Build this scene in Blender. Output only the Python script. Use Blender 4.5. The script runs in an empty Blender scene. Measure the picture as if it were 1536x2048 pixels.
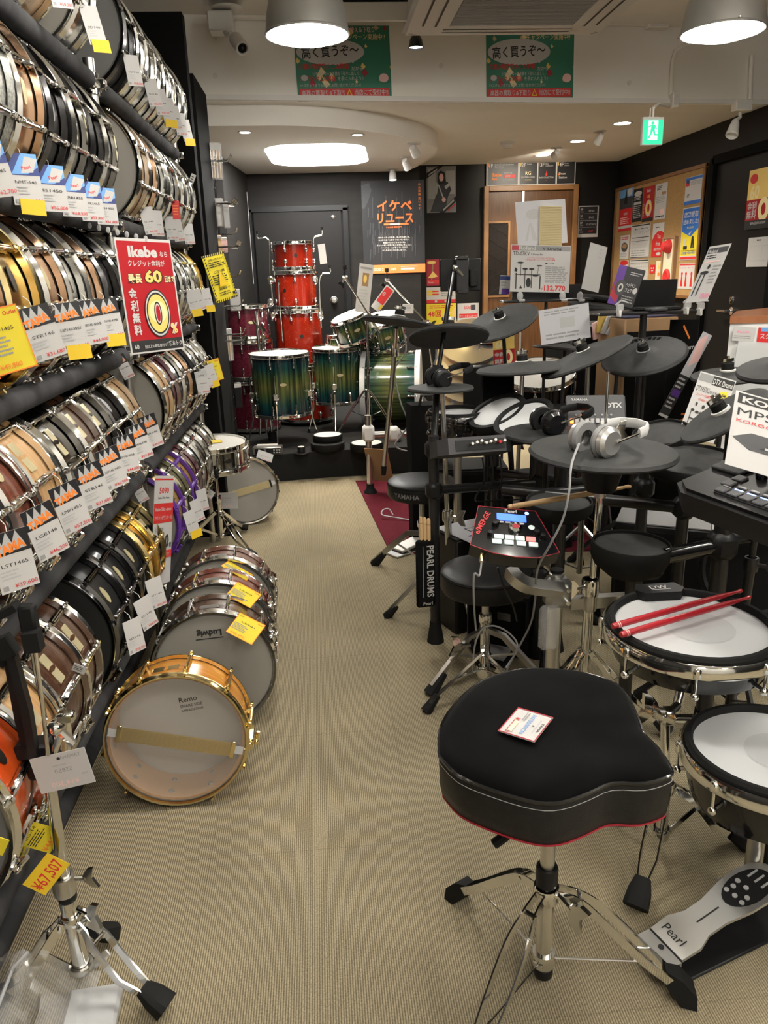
import bpy, math, random
from mathutils import Matrix, Vector, Euler
random.seed(7)
PI = math.pi
SC = bpy.context.scene
COL = SC.collection
R_ = math.radians
# ---------------------------------------------------------------- camera
F_PX = 1540.0
EYE = Vector((0.0, 0.0, 1.35))
_dn = Vector((152.0, 4976.0, 1540.0)).normalized()
_fw = Vector((630.0 - 768.0, 545.0 - 1024.0, F_PX)); _fw = (_fw - _dn * _fw.dot(_dn)).normalized()
_rt = _dn.cross(_fw).normalized()
RW = Matrix((_rt, _fw, -_dn))                 # camera axes (right, down, forward) -> world
cam = bpy.data.cameras.new('camera'); cam.sensor_fit = 'VERTICAL'; cam.sensor_height = 36.0
cam.lens = F_PX / 2048.0 * 36.0; cam.clip_start = 0.02; cam.clip_end = 60
cam_o = bpy.data.objects.new('camera', cam); COL.objects.link(cam_o)
_c = [RW.col[0], -RW.col[1], -RW.col[2]]
cam_o.matrix_world = Matrix.Translation(EYE) @ Matrix(((_c[0][0], _c[1][0], _c[2][0]), (_c[0][1], _c[1][1], _c[2][1]), (_c[0][2], _c[1][2], _c[2][2]))).to_4x4()
SC.camera = cam_o
def P(px, py, y=None, x=None, z=None):
    """point of the place seen at a pixel of the 1536x2048 photograph, at a known world y, x or z"""
    d = RW @ Vector(((px - 768.0) / F_PX, (py - 1024.0) / F_PX, 1.0))
    if y is not None: t = y / d.y
    elif x is not None: t = x / d.x
    else: t = (z - EYE.z) / d.z
    return EYE + d * t
def MPP(p):
    """metres per photo pixel at a world point"""
    return (RW.transposed() @ (Vector(p) - EYE)).z / F_PX
# ---------------------------------------------------------------- world, exposure
w = bpy.data.worlds.new('world'); SC.world = w; w.use_nodes = True
w.node_tree.nodes['Background'].inputs[0].default_value = (1.0, 0.93, 0.82, 1); w.node_tree.nodes['Background'].inputs[1].default_value = 0.05
SC.view_settings.view_transform = 'Standard'; SC.view_settings.look = 'None'
SC.view_settings.exposure = 0.95; SC.view_settings.gamma = 1.0; SC.view_settings.use_curve_mapping = False
SC.cycles.use_denoising = True
SC.cycles.use_adaptive_sampling = True; SC.cycles.adaptive_threshold = .02; SC.cycles.diffuse_bounces = 4; SC.cycles.max_bounces = 7; SC.cycles.transparent_max_bounces = 12; SC.cycles.glossy_bounces = 4; SC.cycles.transmission_bounces = 4
SC.cycles.sample_clamp_indirect = 6.0; SC.cycles.caustics_reflective = False; SC.cycles.caustics_refractive = False
LAMP = 31.0          # radiance of the pendant lamps
PANEL = 18.0         # radiance of the ceiling light panel
SPOT_W = 44.0        # watts of a ceiling spot
# ---------------------------------------------------------------- materials
MATS = {}
def mat(name, col=(.8, .8, .8), rough=.5, metal=0.0, emit=None, es=0.0, coat=0.0, trans=0.0, alpha=1.0, spec=.5, sheen=0.0, ior=1.45):
    m = bpy.data.materials.new(name); m.use_nodes = True
    b = m.node_tree.nodes['Principled BSDF']; i = b.inputs
    i['Base Color'].default_value = (*col, 1); i['Roughness'].default_value = rough; i['Metallic'].default_value = metal
    i['Specular IOR Level'].default_value = spec; i['IOR'].default_value = ior
    if coat: i['Coat Weight'].default_value = coat; i['Coat Roughness'].default_value = .06
    if trans: i['Transmission Weight'].default_value = trans
    if alpha < 1: i['Alpha'].default_value = alpha
    if sheen: i['Sheen Weight'].default_value = sheen; i['Sheen Roughness'].default_value = .4
    if emit: i['Emission Color'].default_value = (*emit, 1); i['Emission Strength'].default_value = es
    MATS[name] = m
    return m
def nd(m, t, **kw):
    n = m.node_tree.nodes.new(t)
    for k, v in kw.items():
        if k.startswith('_'): n.inputs[k[1:].replace('_', ' ')].default_value = v
        else: setattr(n, k, v)
    return n
def lk(m, a, ao, b, bi): m.node_tree.links.new(a.outputs[ao], b.inputs[bi])
def bsdf(m): return m.node_tree.nodes['Principled BSDF']
def ramp(m, stops, interp='LINEAR'):
    n = m.node_tree.nodes.new('ShaderNodeValToRGB'); n.color_ramp.interpolation = interp
    e = n.color_ramp.elements
    while len(e) > 1: e.remove(e[-1])
    e[0].position = stops[0][0]; e[0].color = (*stops[0][1], 1)
    for p, c in stops[1:]:
        q = e.new(p); q.color = (*c, 1)
    return n
def noise_mat(name, c1, c2, scale=8, rough=.6, stretch=(1, 1, 1), bump=0.0, detail=4, lo=.35, hi=.65, bscale=None, **kw):
    m = mat(name, c1, rough, **kw)
    tc = nd(m, 'ShaderNodeTexCoord'); mp = nd(m, 'ShaderNodeMapping'); mp.inputs['Scale'].default_value = stretch
    nz = nd(m, 'ShaderNodeTexNoise', _Scale=scale, _Detail=detail)
    r = ramp(m, [(lo, c1), (hi, c2)])
    lk(m, tc, 'Object', mp, 'Vector'); lk(m, mp, 'Vector', nz, 'Vector'); lk(m, nz, 'Fac', r, 'Fac'); lk(m, r, 'Color', bsdf(m), 'Base Color')
    if bump:
        bn = nd(m, 'ShaderNodeBump', _Strength=bump, _Distance=.004)
        if bscale:
            n2 = nd(m, 'ShaderNodeTexNoise', _Scale=bscale, _Detail=2); lk(m, mp, 'Vector', n2, 'Vector'); lk(m, n2, 'Fac', bn, 'Height')
        else: lk(m, nz, 'Fac', bn, 'Height')
        lk(m, bn, 'Normal', bsdf(m), 'Normal')
    return m
# metals
mat('chrome', (.82, .82, .80), .09, 1.0); mat('satin_steel', (.62, .61, .58), .3, 1.0); mat('black_nickel', (.16, .16, .165), .13, 1.0)
mat('brass', (.88, .72, .36), .16, 1.0); mat('shade_alu', (.60, .60, .58), .34, .55); mat('cream_gold', (.86, .74, .42), .25, 1.0); mat('alu', (.70, .70, .68), .36, 1.0)
mat('copper', (.72, .42, .24), .2, 1.0); mat('cast_grey', (.42, .42, .41), .35, .9)
# blacks
mat('black_plastic', (.010, .010, .0105), .42, spec=.3); mat('black_gloss', (.008, .008, .009), .12, coat=.5); mat('rubber', (.012, .012, .012), .7, spec=.2)
mat('black_metal', (.014, .014, .015), .3, spec=.6); mat('black_cloth', (.008, .008, .008), .95, spec=.1); mat('deep_black', (.004, .004, .004), .8, spec=.1)
noise_mat('black_vinyl', (.012, .012, .0125), (.017, .017, .0175), 60, .42, bump=.15, bscale=300, spec=.3)
noise_mat('velvet', (.0025, .0025, .0025), (.005, .005, .005), 9, .95, sheen=.035, spec=.08)
noise_mat('pad_rubber', (.034, .035, .035), (.042, .043, .0425), 40, .62, bump=.1, bscale=400, spec=.3)
noise_mat('pad_dark', (.018, .019, .0195), (.026, .026, .027), 30, .6, spec=.3)
noise_mat('foam', (.03, .03, .032), (.062, .062, .065), 5, .85, (1, 2.2, 1), bump=.25, spec=.2)
mat('grey_plastic', (.16, .16, .17), .45); mat('light_grey', (.45, .45, .45), .5); mat('mid_grey', (.25, .25, .25), .5); mat('stage_cloth', (.007, .007, .007), .9)
# papers, paints
mat('paper', (.54, .53, .515), .7, spec=.2); mat('white_paint', (.74, .72, .68), .5); mat('card_white', (.54, .53, .52), .6, spec=.2); mat('white_gloss', (.8, .8, .79), .25)
mat('ink', (.02, .02, .02), .7); mat('ink_grey', (.30, .30, .30), .7); mat('red', (.62, .03, .03), .5); mat('dark_red', (.36, .02, .035), .55)
mat('poster_red', (.40, .016, .022), .35); mat('yellow', (.74, .50, .02), .6); mat('sun_yellow', (.74, .60, .03), .6); mat('orange', (.86, .23, .03), .55); mat('poster_orange', (.83, .2, .05), .5)
mat('blue', (.03, .16, .55), .5); mat('navy', (.03, .05, .2), .5); mat('pink', (.85, .25, .4), .6); mat('poster_green', (.03, .20, .12), .45); mat('gold_ink', (.82, .58, .16), .45)
mat('pale_gold', (.86, .72, .38), .45); mat('sky_blue', (.15, .36, .72), .5); mat('skin_tone', (.55, .25, .12), .6); mat('pale_pink', (.85, .55, .52), .6); mat('purple', (.1, .03, .25), .4)
mat('lavender', (.52, .52, .55), .5); mat('poster_black', (.018, .018, .02), .4); mat('charcoal', (.05, .05, .055), .5); mat('brown_board', (.33, .2, .1), .7); mat('cream', (.75, .68, .5), .6)
mat('craft', (.55, .46, .26), .7)
# drums
mat('maple', (.58, .36, .17), .3, coat=.4); mat('maple_in', (.62, .38, .22), .5)
noise_mat('wood_natural', (.50, .28, .12), (.62, .40, .2), 7, .28, (1, 1, 14), coat=.5)
noise_mat('wood_amber', (.50, .19, .03), (.62, .27, .05), 9, .22, (1, 1, 12), coat=.6)
noise_mat('wood_mahogany', (.11, .03, .018), (.17, .05, .028), 9, .22, (1, 1, 12), coat=.6)
noise_mat('wood_walnut', (.05, .022, .012), (.10, .045, .024), 9, .25, (1, 1, 12), coat=.5)
noise_mat('wood_red', (.14, .03, .02), (.21, .05, .03), 9, .22, (1, 1, 12), coat=.6)
noise_mat('burst_orange', (.62, .05, .01), (.8, .14, .02), 3, .18, coat=.7)
noise_mat('gold_sparkle', (.50, .30, .07), (.70, .48, .14), 160, .25, lo=.4, hi=.6, metal=.5)
noise_mat('silver_sparkle', (.30, .31, .30), (.55, .55, .52), 160, .25, lo=.4, hi=.6, metal=.5)
noise_mat('steel_shell', (.60, .60, .58), (.72, .72, .70), 6, .14, metal=1.0)
noise_mat('brass_shell', (.66, .46, .2), (.78, .58, .3), 6, .16, metal=1.0)
noise_mat('nickel_shell', (.13, .125, .12), (.2, .19, .18), 6, .15, metal=1.0)
noise_mat('wine_wrap', (.07, .008, .018), (.11, .014, .03), 60, .2, coat=.6)
mat('black_satin', (.012, .012, .013), .35, coat=.15); mat('olive', (.12, .11, .05), .35, metal=.6)
mat('head_clear', (.62, .60, .55), .3, alpha=.3); mat('head_hazy', (.27, .255, .225), .36); mat('head_white', (.58, .56, .52), .45); mat('head_black', (.03, .031, .031), .4)
mat('head_smoke', (.14, .14, .135), .33); mat('mesh_white', (.58, .59, .60), .6); mat('pedal_alu', (.72, .71, .68), .34, .85); mat('mesh_patch', (.50, .51, .52), .6)
mat('snare_wire', (.74, .60, .32), .4, .8); mat('badge_cream', (.7, .62, .38), .35, .5); mat('badge_dark', (.04, .035, .03), .35, .5)
m = mat('red_sparkle', (.55, .03, .008), .18, coat=.8)
vo = nd(m, 'ShaderNodeTexVoronoi', _Scale=75.0); tc = nd(m, 'ShaderNodeTexCoord'); r = ramp(m, [(0, (.95, .45, .2)), (.11, (.52, .06, .014)), (.24, (.30, .016, .005))])
lk(m, tc, 'Object', vo, 'Vector'); lk(m, vo, 'Distance', r, 'Fac'); lk(m, r, 'Color', bsdf(m), 'Base Color')
def burst(name, half, stops):
    m = mat(name, (.1, .2, .1), .2, coat=.6)
    tc = nd(m, 'ShaderNodeTexCoord'); sp = nd(m, 'ShaderNodeSeparateXYZ'); a = nd(m, 'ShaderNodeMath', operation='ABSOLUTE'); dv = nd(m, 'ShaderNodeMath', operation='DIVIDE'); dv.inputs[1].default_value = half
    mp = nd(m, 'ShaderNodeMapping'); mp.inputs['Scale'].default_value = (1, 1, .03); nz = nd(m, 'ShaderNodeTexNoise', _Scale=55.0, _Detail=5.0)
    r = ramp(m, stops); mx = nd(m, 'ShaderNodeMixRGB', blend_type='MULTIPLY', _Fac=.8); r2 = ramp(m, [(.40, (.06, .10, .15)), (.60, (1.1, 1.1, 1.0))])
    lk(m, tc, 'Object', sp, 'Vector'); lk(m, sp, 'Z', a, 0); lk(m, a, 0, dv, 0); lk(m, dv, 0, r, 'Fac')
    lk(m, tc, 'Object', mp, 'Vector'); lk(m, mp, 'Vector', nz, 'Vector'); lk(m, nz, 'Fac', r2, 'Fac')
    lk(m, r, 'Color', mx, 1); lk(m, r2, 'Color', mx, 2); lk(m, mx, 'Color', bsdf(m), 'Base Color')
TEAL = [(0, (.17, .17, .05)), (.3, (.085, .13, .045)), (.62, (.012, .075, .07)), (1, (.004, .022, .045))]
for nm, hf in (('teal_floor', .2), ('teal_rack', .11), ('teal_bass', .26)): burst(nm, hf, TEAL)
# place
m = mat('carpet', (.4, .32, .2), .95, spec=.1)
tc = nd(m, 'ShaderNodeTexCoord'); mp = nd(m, 'ShaderNodeMapping'); wv = nd(m, 'ShaderNodeTexWave', _Scale=62.0, _Distortion=1.0, _Detail=2.0, _Detail_Scale=6.0); wv.bands_direction = 'X'
n1 = nd(m, 'ShaderNodeTexNoise', _Scale=2.2, _Detail=3.0); n2 = nd(m, 'ShaderNodeTexNoise', _Scale=260.0, _Detail=2.0)
r1 = ramp(m, [(.05, (.215, .178, .112)), (.75, (.45, .388, .265))]); r2 = ramp(m, [(.35, (.80, .80, .80)), (.7, (1.02, 1.0, .97))]); r3 = ramp(m, [(.3, (.72, .72, .72)), (.7, (1.15, 1.15, 1.15))])
x1 = nd(m, 'ShaderNodeMixRGB', blend_type='MULTIPLY', _Fac=1.0); x2 = nd(m, 'ShaderNodeMixRGB', blend_type='MULTIPLY', _Fac=1.0)
bp = nd(m, 'ShaderNodeBump', _Strength=.4, _Distance=.004)
lk(m, tc, 'Object', mp, 'Vector')
for n in (wv, n1, n2): lk(m, mp, 'Vector', n, 'Vector')
lk(m, wv, 'Fac', r1, 'Fac'); lk(m, n1, 'Fac', r2, 'Fac'); lk(m, n2, 'Fac', r3, 'Fac'); lk(m, r1, 'Color', x1, 1); lk(m, r2, 'Color', x1, 2); lk(m, x1, 'Color', x2, 1); lk(m, r3, 'Color', x2, 2)
bk = nd(m, 'ShaderNodeTexBrick', _Scale=1.0, _Mortar_Size=.0016, _Brick_Width=.5, _Row_Height=.5, offset=0.0); mq = nd(m, 'ShaderNodeMapping'); mq.inputs['Location'].default_value = (-.17, -1.578, 0)
bk.inputs['Color1'].default_value = bk.inputs['Color2'].default_value = (1, 1, 1, 1); bk.inputs['Mortar'].default_value = (.84, .84, .84, 1); x3 = nd(m, 'ShaderNodeMixRGB', blend_type='MULTIPLY', _Fac=1.0)
lk(m, tc, 'Object', mq, 'Vector'); lk(m, mq, 'Vector', bk, 'Vector'); lk(m, x2, 'Color', x3, 1); lk(m, bk, 'Color', x3, 2)
lk(m, x3, 'Color', bsdf(m), 'Base Color'); lk(m, wv, 'Fac', bp, 'Height'); lk(m, bp, 'Normal', bsdf(m), 'Normal')
noise_mat('rug_red', (.085, .010, .018), (.115, .015, .024), 120, .95, bump=.3, spec=.1)
noise_mat('ceiling_white', (.84, .81, .755), (.87, .84, .785), 2, .7); noise_mat('beam_white', (.84, .81, .745), (.87, .84, .775), 1.5, .55)
noise_mat('wall_black', (.0135, .0118, .0105), (.0185, .0162, .0145), 3, .6, (1, 1, 8), spec=.25); mat('wall_dark', (.0095, .0085, .0078), .5, spec=.25)
noise_mat('door_wood', (.075, .032, .011), (.115, .05, .017), 6, .4, (8, 8, .8)); noise_mat('frame_wood', (.20, .095, .034), (.26, .13, .048), 6, .4, (1, 1, 1))
noise_mat('cork', (.34, .20, .075), (.41, .25, .10), 90, .9); noise_mat('cherry_wood', (.28, .10, .04), (.36, .14, .06), 6, .3, (1, 8, 1), coat=.3)
mat('lamp_glow', (1, 1, 1), .5, emit=(1.0, .95, .86), es=LAMP); mat('fill_tube_glow', (1, 1, 1), .5, emit=(1.0, .96, .88), es=LAMP * 1.7); mat('panel_glow', (1, 1, 1), .5, emit=(1.0, .98, .94), es=PANEL); mat('spot_glow', (1, 1, 1), .5, emit=(1.0, .94, .82), es=22.0)  # the tube emission belongs to the added, unseen fill tubes
mat('exit_glow', (.05, .5, .3), .4, emit=(.02, .55, .27), es=.6); mat('exit_white', (.8, .9, .85), .4, emit=(.6, .95, .8), es=.5)
mat('lcd_blue', (.02, .05, .4), .3, emit=(.05, .14, 1.0), es=1.5); mat('led_orange', (.8, .1, .0), .3, emit=(1.0, .16, .02), es=2.5); mat('led_blue', (.1, .2, .9), .3, emit=(.3, .45, 1.0), es=1.5)
mat('pad_white_lit', (.55, .6, .58), .4, emit=(.6, .75, .7), es=.22); mat('pad_red_lit', (.8, .2, .18), .4, emit=(1, .2, .18), es=.5); mat('screen_dim', (.012, .013, .02), .2)
mat('poly_clear', (.9, .9, .9), .1, alpha=.26, spec=1.0); mat('acrylic', (.9, .9, .9), .06, alpha=.35, spec=.8); mat('acrylic_thin', (.9, .9, .9), .08, alpha=.1, spec=.9); mat('white_plastic', (.72, .71, .68), .4); mat('milky_plastic', (.75, .76, .77), .3, alpha=.6)
mat('tan_wood', (.68, .46, .24), .4); mat('stick_red', (.42, .02, .03), .3, coat=.3); mat('cable_grey', (.30, .30, .31), .5); mat('leather_blue', (.015, .02, .06), .4)
mat('glass_dark', (.02, .02, .02), .08, alpha=.75); mat('ph_silver', (.62, .62, .61), .25, .7); mat('cymbal_bronze', (.78, .58, .24), .28, .9)
# ---------------------------------------------------------------- mesh builder
_txt = {}
_tc = bpy.data.curves.new('lettering', 'FONT'); _to = bpy.data.objects.new('lettering', _tc)
def text_geo(body, bold):
    k = (body, bold)
    if k not in _txt:
        if _to.name not in COL.objects: COL.objects.link(_to)
        _tc.body = body; _tc.size = 1.0; _tc.resolution_u = 2; _tc.offset = bold; _tc.align_x = 'LEFT'; _tc.fill_mode = 'FRONT'
        dg = bpy.context.evaluated_depsgraph_get(); dg.update()
        me = bpy.data.meshes.new_from_object(_to.evaluated_get(dg))
        vs = [tuple(v.co) for v in me.vertices]; fs = [tuple(p.vertices) for p in me.polygons]
        bpy.data.meshes.remove(me)
        xs = [v[0] for v in vs] or [0]
        _txt[k] = (vs, fs, min(xs), max(xs))
    return _txt[k]
def frame(z, x=None):
    z = Vector(z).normalized(); x = Vector(x) if x is not None else (Vector((1, 0, 0)) if abs(z.x) < .9 else Vector((0, 1, 0)))
    x = (x - z * x.dot(z)).normalized(); y = z.cross(x)
    return Matrix(((x.x, y.x, z.x), (x.y, y.y, z.y), (x.z, y.z, z.z))).to_4x4()
def TR(loc, rot=None, z=None, x=None, s=None):
    m = Matrix.Translation(Vector(loc))
    if z is not None: m = m @ frame(z, x)
    elif rot is not None: m = m @ Euler([R_(a) for a in rot]).to_matrix().to_4x4()
    if s: m = m @ Matrix.Scale(s, 4)
    return m
class MB:
    def __init__(s, T=None): s.v = []; s.f = []; s.m = []; s.mats = []; s.c = 0; s.T = T
    def mat(s, name):
        if name not in s.mats: s.mats.append(name)
        s.c = s.mats.index(name); return s
    def add(s, vs, fs, T=None):
        o = len(s.v)
        M = T if s.T is None else (s.T @ T if T is not None else s.T)
        s.v += [tuple(M @ Vector(v)) for v in vs] if M is not None else [tuple(v) for v in vs]
        s.f += [tuple(i + o for i in f) for f in fs]; s.m += [s.c] * len(fs); return s
    def box(s, c, d, T=None, bev=0.0):
        x, y, z = c; a, b, h = d[0] / 2, d[1] / 2, d[2] / 2
        if not bev:
            vs = [(x + i * a, y + j * b, z + k * h) for i in (-1, 1) for j in (-1, 1) for k in (-1, 1)]
            return s.add(vs, [(0, 1, 3, 2), (4, 6, 7, 5), (0, 4, 5, 1), (2, 3, 7, 6), (0, 2, 6, 4), (1, 5, 7, 3)], T)
        e = min(bev, a * .98, b * .98, h * .98); vs = []; ix = {}
        for i in (-1, 1):
            for j in (-1, 1):
                for k in (-1, 1):
                    for ax, v in enumerate(((i * a, j * (b - e), k * (h - e)), (i * (a - e), j * b, k * (h - e)), (i * (a - e), j * (b - e), k * h))):
                        ix[(i, j, k, ax)] = len(vs); vs.append((x + v[0], y + v[1], z + v[2]))
        fs = []
        for q in (-1, 1):
            fs.append([ix[(q, j, k, 0)] for j, k in ((-1, -1), (1, -1), (1, 1), (-1, 1))][::q])
            fs.append([ix[(i, q, k, 1)] for i, k in ((-1, -1), (1, -1), (1, 1), (-1, 1))][::-q])
            fs.append([ix[(i, j, q, 2)] for i, j in ((-1, -1), (1, -1), (1, 1), (-1, 1))][::q])
        for p in (-1, 1):
            for q in (-1, 1):
                fs.append([ix[(p, q, -1, 0)], ix[(p, q, -1, 1)], ix[(p, q, 1, 1)], ix[(p, q, 1, 0)]][::p * q])
                fs.append([ix[(p, -1, q, 0)], ix[(p, 1, q, 0)], ix[(p, 1, q, 2)], ix[(p, -1, q, 2)]][::p * q])
                fs.append([ix[(-1, p, q, 1)], ix[(-1, p, q, 2)], ix[(1, p, q, 2)], ix[(1, p, q, 1)]][::p * q])
                for k in (-1, 1): fs.append([ix[(p, q, k, 0)], ix[(p, q, k, 1)], ix[(p, q, k, 2)]][::p * q * k])
        return s.add(vs, fs, T)
    def cyl(s, p0, p1, r0, r1=None, n=12, cap=True):
        p0, p1 = Vector(p0), Vector(p1); r1 = r0 if r1 is None else r1
        d = p1 - p0
        if d.length < 1e-7: return s
        B = frame(d); vs = []
        for p, r in ((p0, r0), (p1, r1)):
            for k in range(n):
                a = 2 * PI * k / n; vs.append(p + B.to_3x3() @ Vector((r * math.cos(a), r * math.sin(a), 0)))
        fs = [(k, (k + 1) % n, n + (k + 1) % n, n + k) for k in range(n)]
        if cap: fs += [tuple(range(n))[::-1], tuple(range(n, 2 * n))]
        return s.add(vs, fs)
    def tube(s, pts, r, n=8, cap=True, flat=None, up=None):
        pts = [Vector(p) for p in pts]; m = len(pts); vs = []
        rr = r if isinstance(r, (list, tuple)) else [r] * m
        tg = [(pts[min(i + 1, m - 1)] - pts[max(i - 1, 0)]).normalized() for i in range(m)]
        if up is not None: x = Vector(up); x = (x - tg[0] * x.dot(tg[0])).normalized()
        else: x = frame(tg[0]).col[0].to_3d()
        for i in range(m):
            x = (x - tg[i] * x.dot(tg[i])); x = x.normalized() if x.length > 1e-6 else frame(tg[i]).col[0].to_3d(); y = tg[i].cross(x)
            for k in range(n):
                a = 2 * PI * (k + .5) / n; ca, sa = math.cos(a), math.sin(a)
                if flat: vs.append(pts[i] + x * flat[0] * ca * 1.414 + y * flat[1] * sa * 1.414) if n == 4 else vs.append(pts[i] + x * flat[0] * ca + y * flat[1] * sa)
                else: vs.append(pts[i] + x * rr[i] * ca + y * rr[i] * sa)
        fs = [(i * n + k, i * n + (k + 1) % n, (i + 1) * n + (k + 1) % n, (i + 1) * n + k) for i in range(m - 1) for k in range(n)]
        if cap: fs += [tuple(range(n))[::-1], tuple(range((m - 1) * n, m * n))]
        return s.add(vs, fs)
    def lathe(s, prof, n=32, T=None, loop=False):
        vs = []; ring = []
        for r, z in prof:
            if r < 1e-6: ring.append([len(vs)]); vs.append((0, 0, z))
            else:
                ring.append(list(range(len(vs), len(vs) + n)))
                vs += [(r * math.cos(2 * PI * k / n), r * math.sin(2 * PI * k / n), z) for k in range(n)]
        fs = []; q = len(ring)
        for i in range(q if loop else q - 1):
            a, b = ring[i], ring[(i + 1) % q]
            for k in range(n):
                l = (k + 1) % n
                if len(a) == 1 and len(b) == 1: continue
                if len(a) == 1: fs.append((a[0], b[l], b[k]))
                elif len(b) == 1: fs.append((a[k], a[l], b[0]))
                else: fs.append((a[k], a[l], b[l], b[k]))
        return s.add(vs, fs, T)
    def prism(s, poly, z0, z1, T=None):
        n = len(poly); vs = [(x, y, z0) for x, y in poly] + [(x, y, z1) for x, y in poly]
        fs = [tuple(range(n))[::-1], tuple(range(n, 2 * n))] + [(k, (k + 1) % n, n + (k + 1) % n, n + k) for k in range(n)]
        return s.add(vs, fs, T)
    def sph(s, c, r, n=10, m=6, sc=(1, 1, 1), T=None):
        pr = [(max(0, r * math.sin(PI * i / m)), -r * math.cos(PI * i / m)) for i in range(m + 1)]; pr[0] = (0, -r); pr[-1] = (0, r)
        M = Matrix.Translation(Vector(c)) @ Matrix.Diagonal((*sc, 1)); return s.lathe(pr, n, M if T is None else T @ M)
    def rect(s, x0, y0, x1, y1, z, T=None): return s.add([(x0, y0, z), (x1, y0, z), (x1, y1, z), (x0, y1, z)], [(0, 1, 2, 3)], T)
    def poly(s, pts, z, T=None): return s.add([(x, y, z) for x, y in pts], [tuple(range(len(pts)))], T)
    def text(s, body, x, y, z, size, align='L', bold=.0, rot=0, fit=None, T=None, sx=1.0):
        vs, fs, lo, hi = text_geo(body, bold)
        if not vs: return s
        wd = (hi - lo) * size * sx
        if fit and wd > 0: sx *= fit / wd; wd = fit
        off = {'L': 0, 'C': -wd / 2, 'R': -wd}[align]; c, q = math.cos(R_(rot)), math.sin(R_(rot))
        out = []
        for a, b, _ in vs:
            u = (a - lo) * size * sx + off; t = b * size; out.append((x + u * c - t * q, y + u * q + t * c, z))
        return s.add(out, fs, T)
def ring_pts(r, n, a0=0.0): return [(r * math.cos(a0 + 2 * PI * k / n), r * math.sin(a0 + 2 * PI * k / n)) for k in range(n)]
def mesh_of(name, mb, mt=None, smooth=38):
    me = bpy.data.meshes.new(name); me.from_pydata(mb.v, [], mb.f)
    names = mb.mats if mb.mats else [mt]
    for n in names: me.materials.append(MATS[n])
    if len(names) > 1: me.polygons.foreach_set('material_index', mb.m)
    if smooth:
        me.polygons.foreach_set('use_smooth', [True] * len(me.polygons)); me.update()
        me.set_sharp_from_angle(angle=R_(smooth))
    me.update(); return me
def put(name, me, parent=None, M=None):
    o = bpy.data.objects.new(name, me); COL.objects.link(o)
    if parent is not None: o.parent = parent
    if M is not None: o.matrix_basis = M
    return o
def obj(name, mb, mt=None, parent=None, M=None, smooth=38, label=None):
    o = put(name, mesh_of(name, mb, mt, smooth), parent, M)
    if label: o['label'] = label
    return o
def tag(o, label, cat, group=None):
    o['label'] = label; o['category'] = cat
    if group: o['group'] = group
    return o
def thing(name, label, cat, M=None, group=None):
    o = bpy.data.objects.new(name, None); COL.objects.link(o); o.empty_display_size = .05
    if M is not None: o.matrix_basis = M if isinstance(M, Matrix) else Matrix.Translation(Vector(M))
    return tag(o, label, cat, group)
def inv(o): return o.matrix_basis.inverted()
def struct(name, mb, mt=None, smooth=38):
    o = obj(name, mb, mt, smooth=smooth); o['kind'] = 'structure'; return o
def clone(root, M, label=None, group=None, parent=None):
    c = root.copy(); COL.objects.link(c); c.parent = parent
    if M is not None: c.matrix_basis = M
    if label: c['label'] = label
    if group: c['group'] = group
    for ch in root.children: clone(ch, None, parent=c)
    return c
def bez(a, b, c, d, n=12):
    a, b, c, d = map(Vector, (a, b, c, d)); out = []
    for i in range(n + 1):
        t = i / n; u = 1 - t; out.append(a * u**3 + b * 3 * u * u * t + c * 3 * u * t * t + d * t**3)
    return out
def spline(pts, n=6):
    pts = [Vector(p) for p in pts]; out = []; m = len(pts)
    for i in range(m - 1):
        p0, p1, p2, p3 = pts[max(i - 1, 0)], pts[i], pts[i + 1], pts[min(i + 2, m - 1)]
        for k in range(n):
            t = k / n; out.append(.5 * ((2 * p1) + (p2 - p0) * t + (2 * p0 - 5 * p1 + 4 * p2 - p3) * t * t + (3 * p1 - p0 - 3 * p2 + p3) * t**3))
    return out + [pts[-1]]
ORD = 'first second third fourth fifth sixth seventh eighth ninth tenth eleventh twelfth thirteenth fourteenth fifteenth sixteenth seventeenth eighteenth nineteenth twentieth'.split()
# ---------------------------------------------------------------- printed sheets
def prints(mb, items, w, h, dz=.0003):
    """flat print: items in fractions of the sheet, origin at its lower corner; ('r',x0,y0,x1,y1,mat) ('t',x,y,size,body,mat[,align,bold,rot,fit]) ('l',x0,y0,x1,y1,n,mat) ('p',[(x,y)..],mat) ('e',cx,cy,rx,ry,mat)"""
    z = dz
    for it in items:
        k = it[0]
        X = lambda v: (v - .5) * w
        Yf = lambda v: (v - .5) * h
        if k == 'r': mb.mat(it[5]).rect(X(it[1]), Yf(it[2]), X(it[3]), Yf(it[4]), z)
        elif k == 'p': mb.mat(it[2]).poly([(X(a), Yf(b)) for a, b in it[1]], z)
        elif k == 'e': mb.mat(it[5]).poly([(X(it[1]) + it[3] * w * math.cos(2 * PI * q / 28), Yf(it[2]) + it[4] * h * math.sin(2 * PI * q / 28)) for q in range(28)], z)
        elif k == 't':
            al, bo, ro, fi = (list(it[6:]) + ['L', .0, 0, None][len(it) - 6:])
            mb.mat(it[5]).text(it[4], X(it[1]), Yf(it[2]), z, it[3] * h, al, bo, ro, fi * w if fi else None)
        elif k == 'l':
            _, x0, y0, x1, y1, n, mt = it; mb.mat(mt); rg = random.Random(int(x0 * 997 + y0 * 331 + n))
            for q in range(n):
                yy = y1 - (y1 - y0) * (q + .5) / n; hh = (y1 - y0) / n * .22; xa = x0
                end = x1 - (x1 - x0) * rg.random() * .25
                while xa < end - .01:
                    xb = min(end, xa + (x1 - x0) * (.12 + .2 * rg.random())); mb.rect(X(xa), Yf(yy - hh), X(xb), Yf(yy + hh), z); xa = xb + (x1 - x0) * .03
        z += dz * .5
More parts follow.
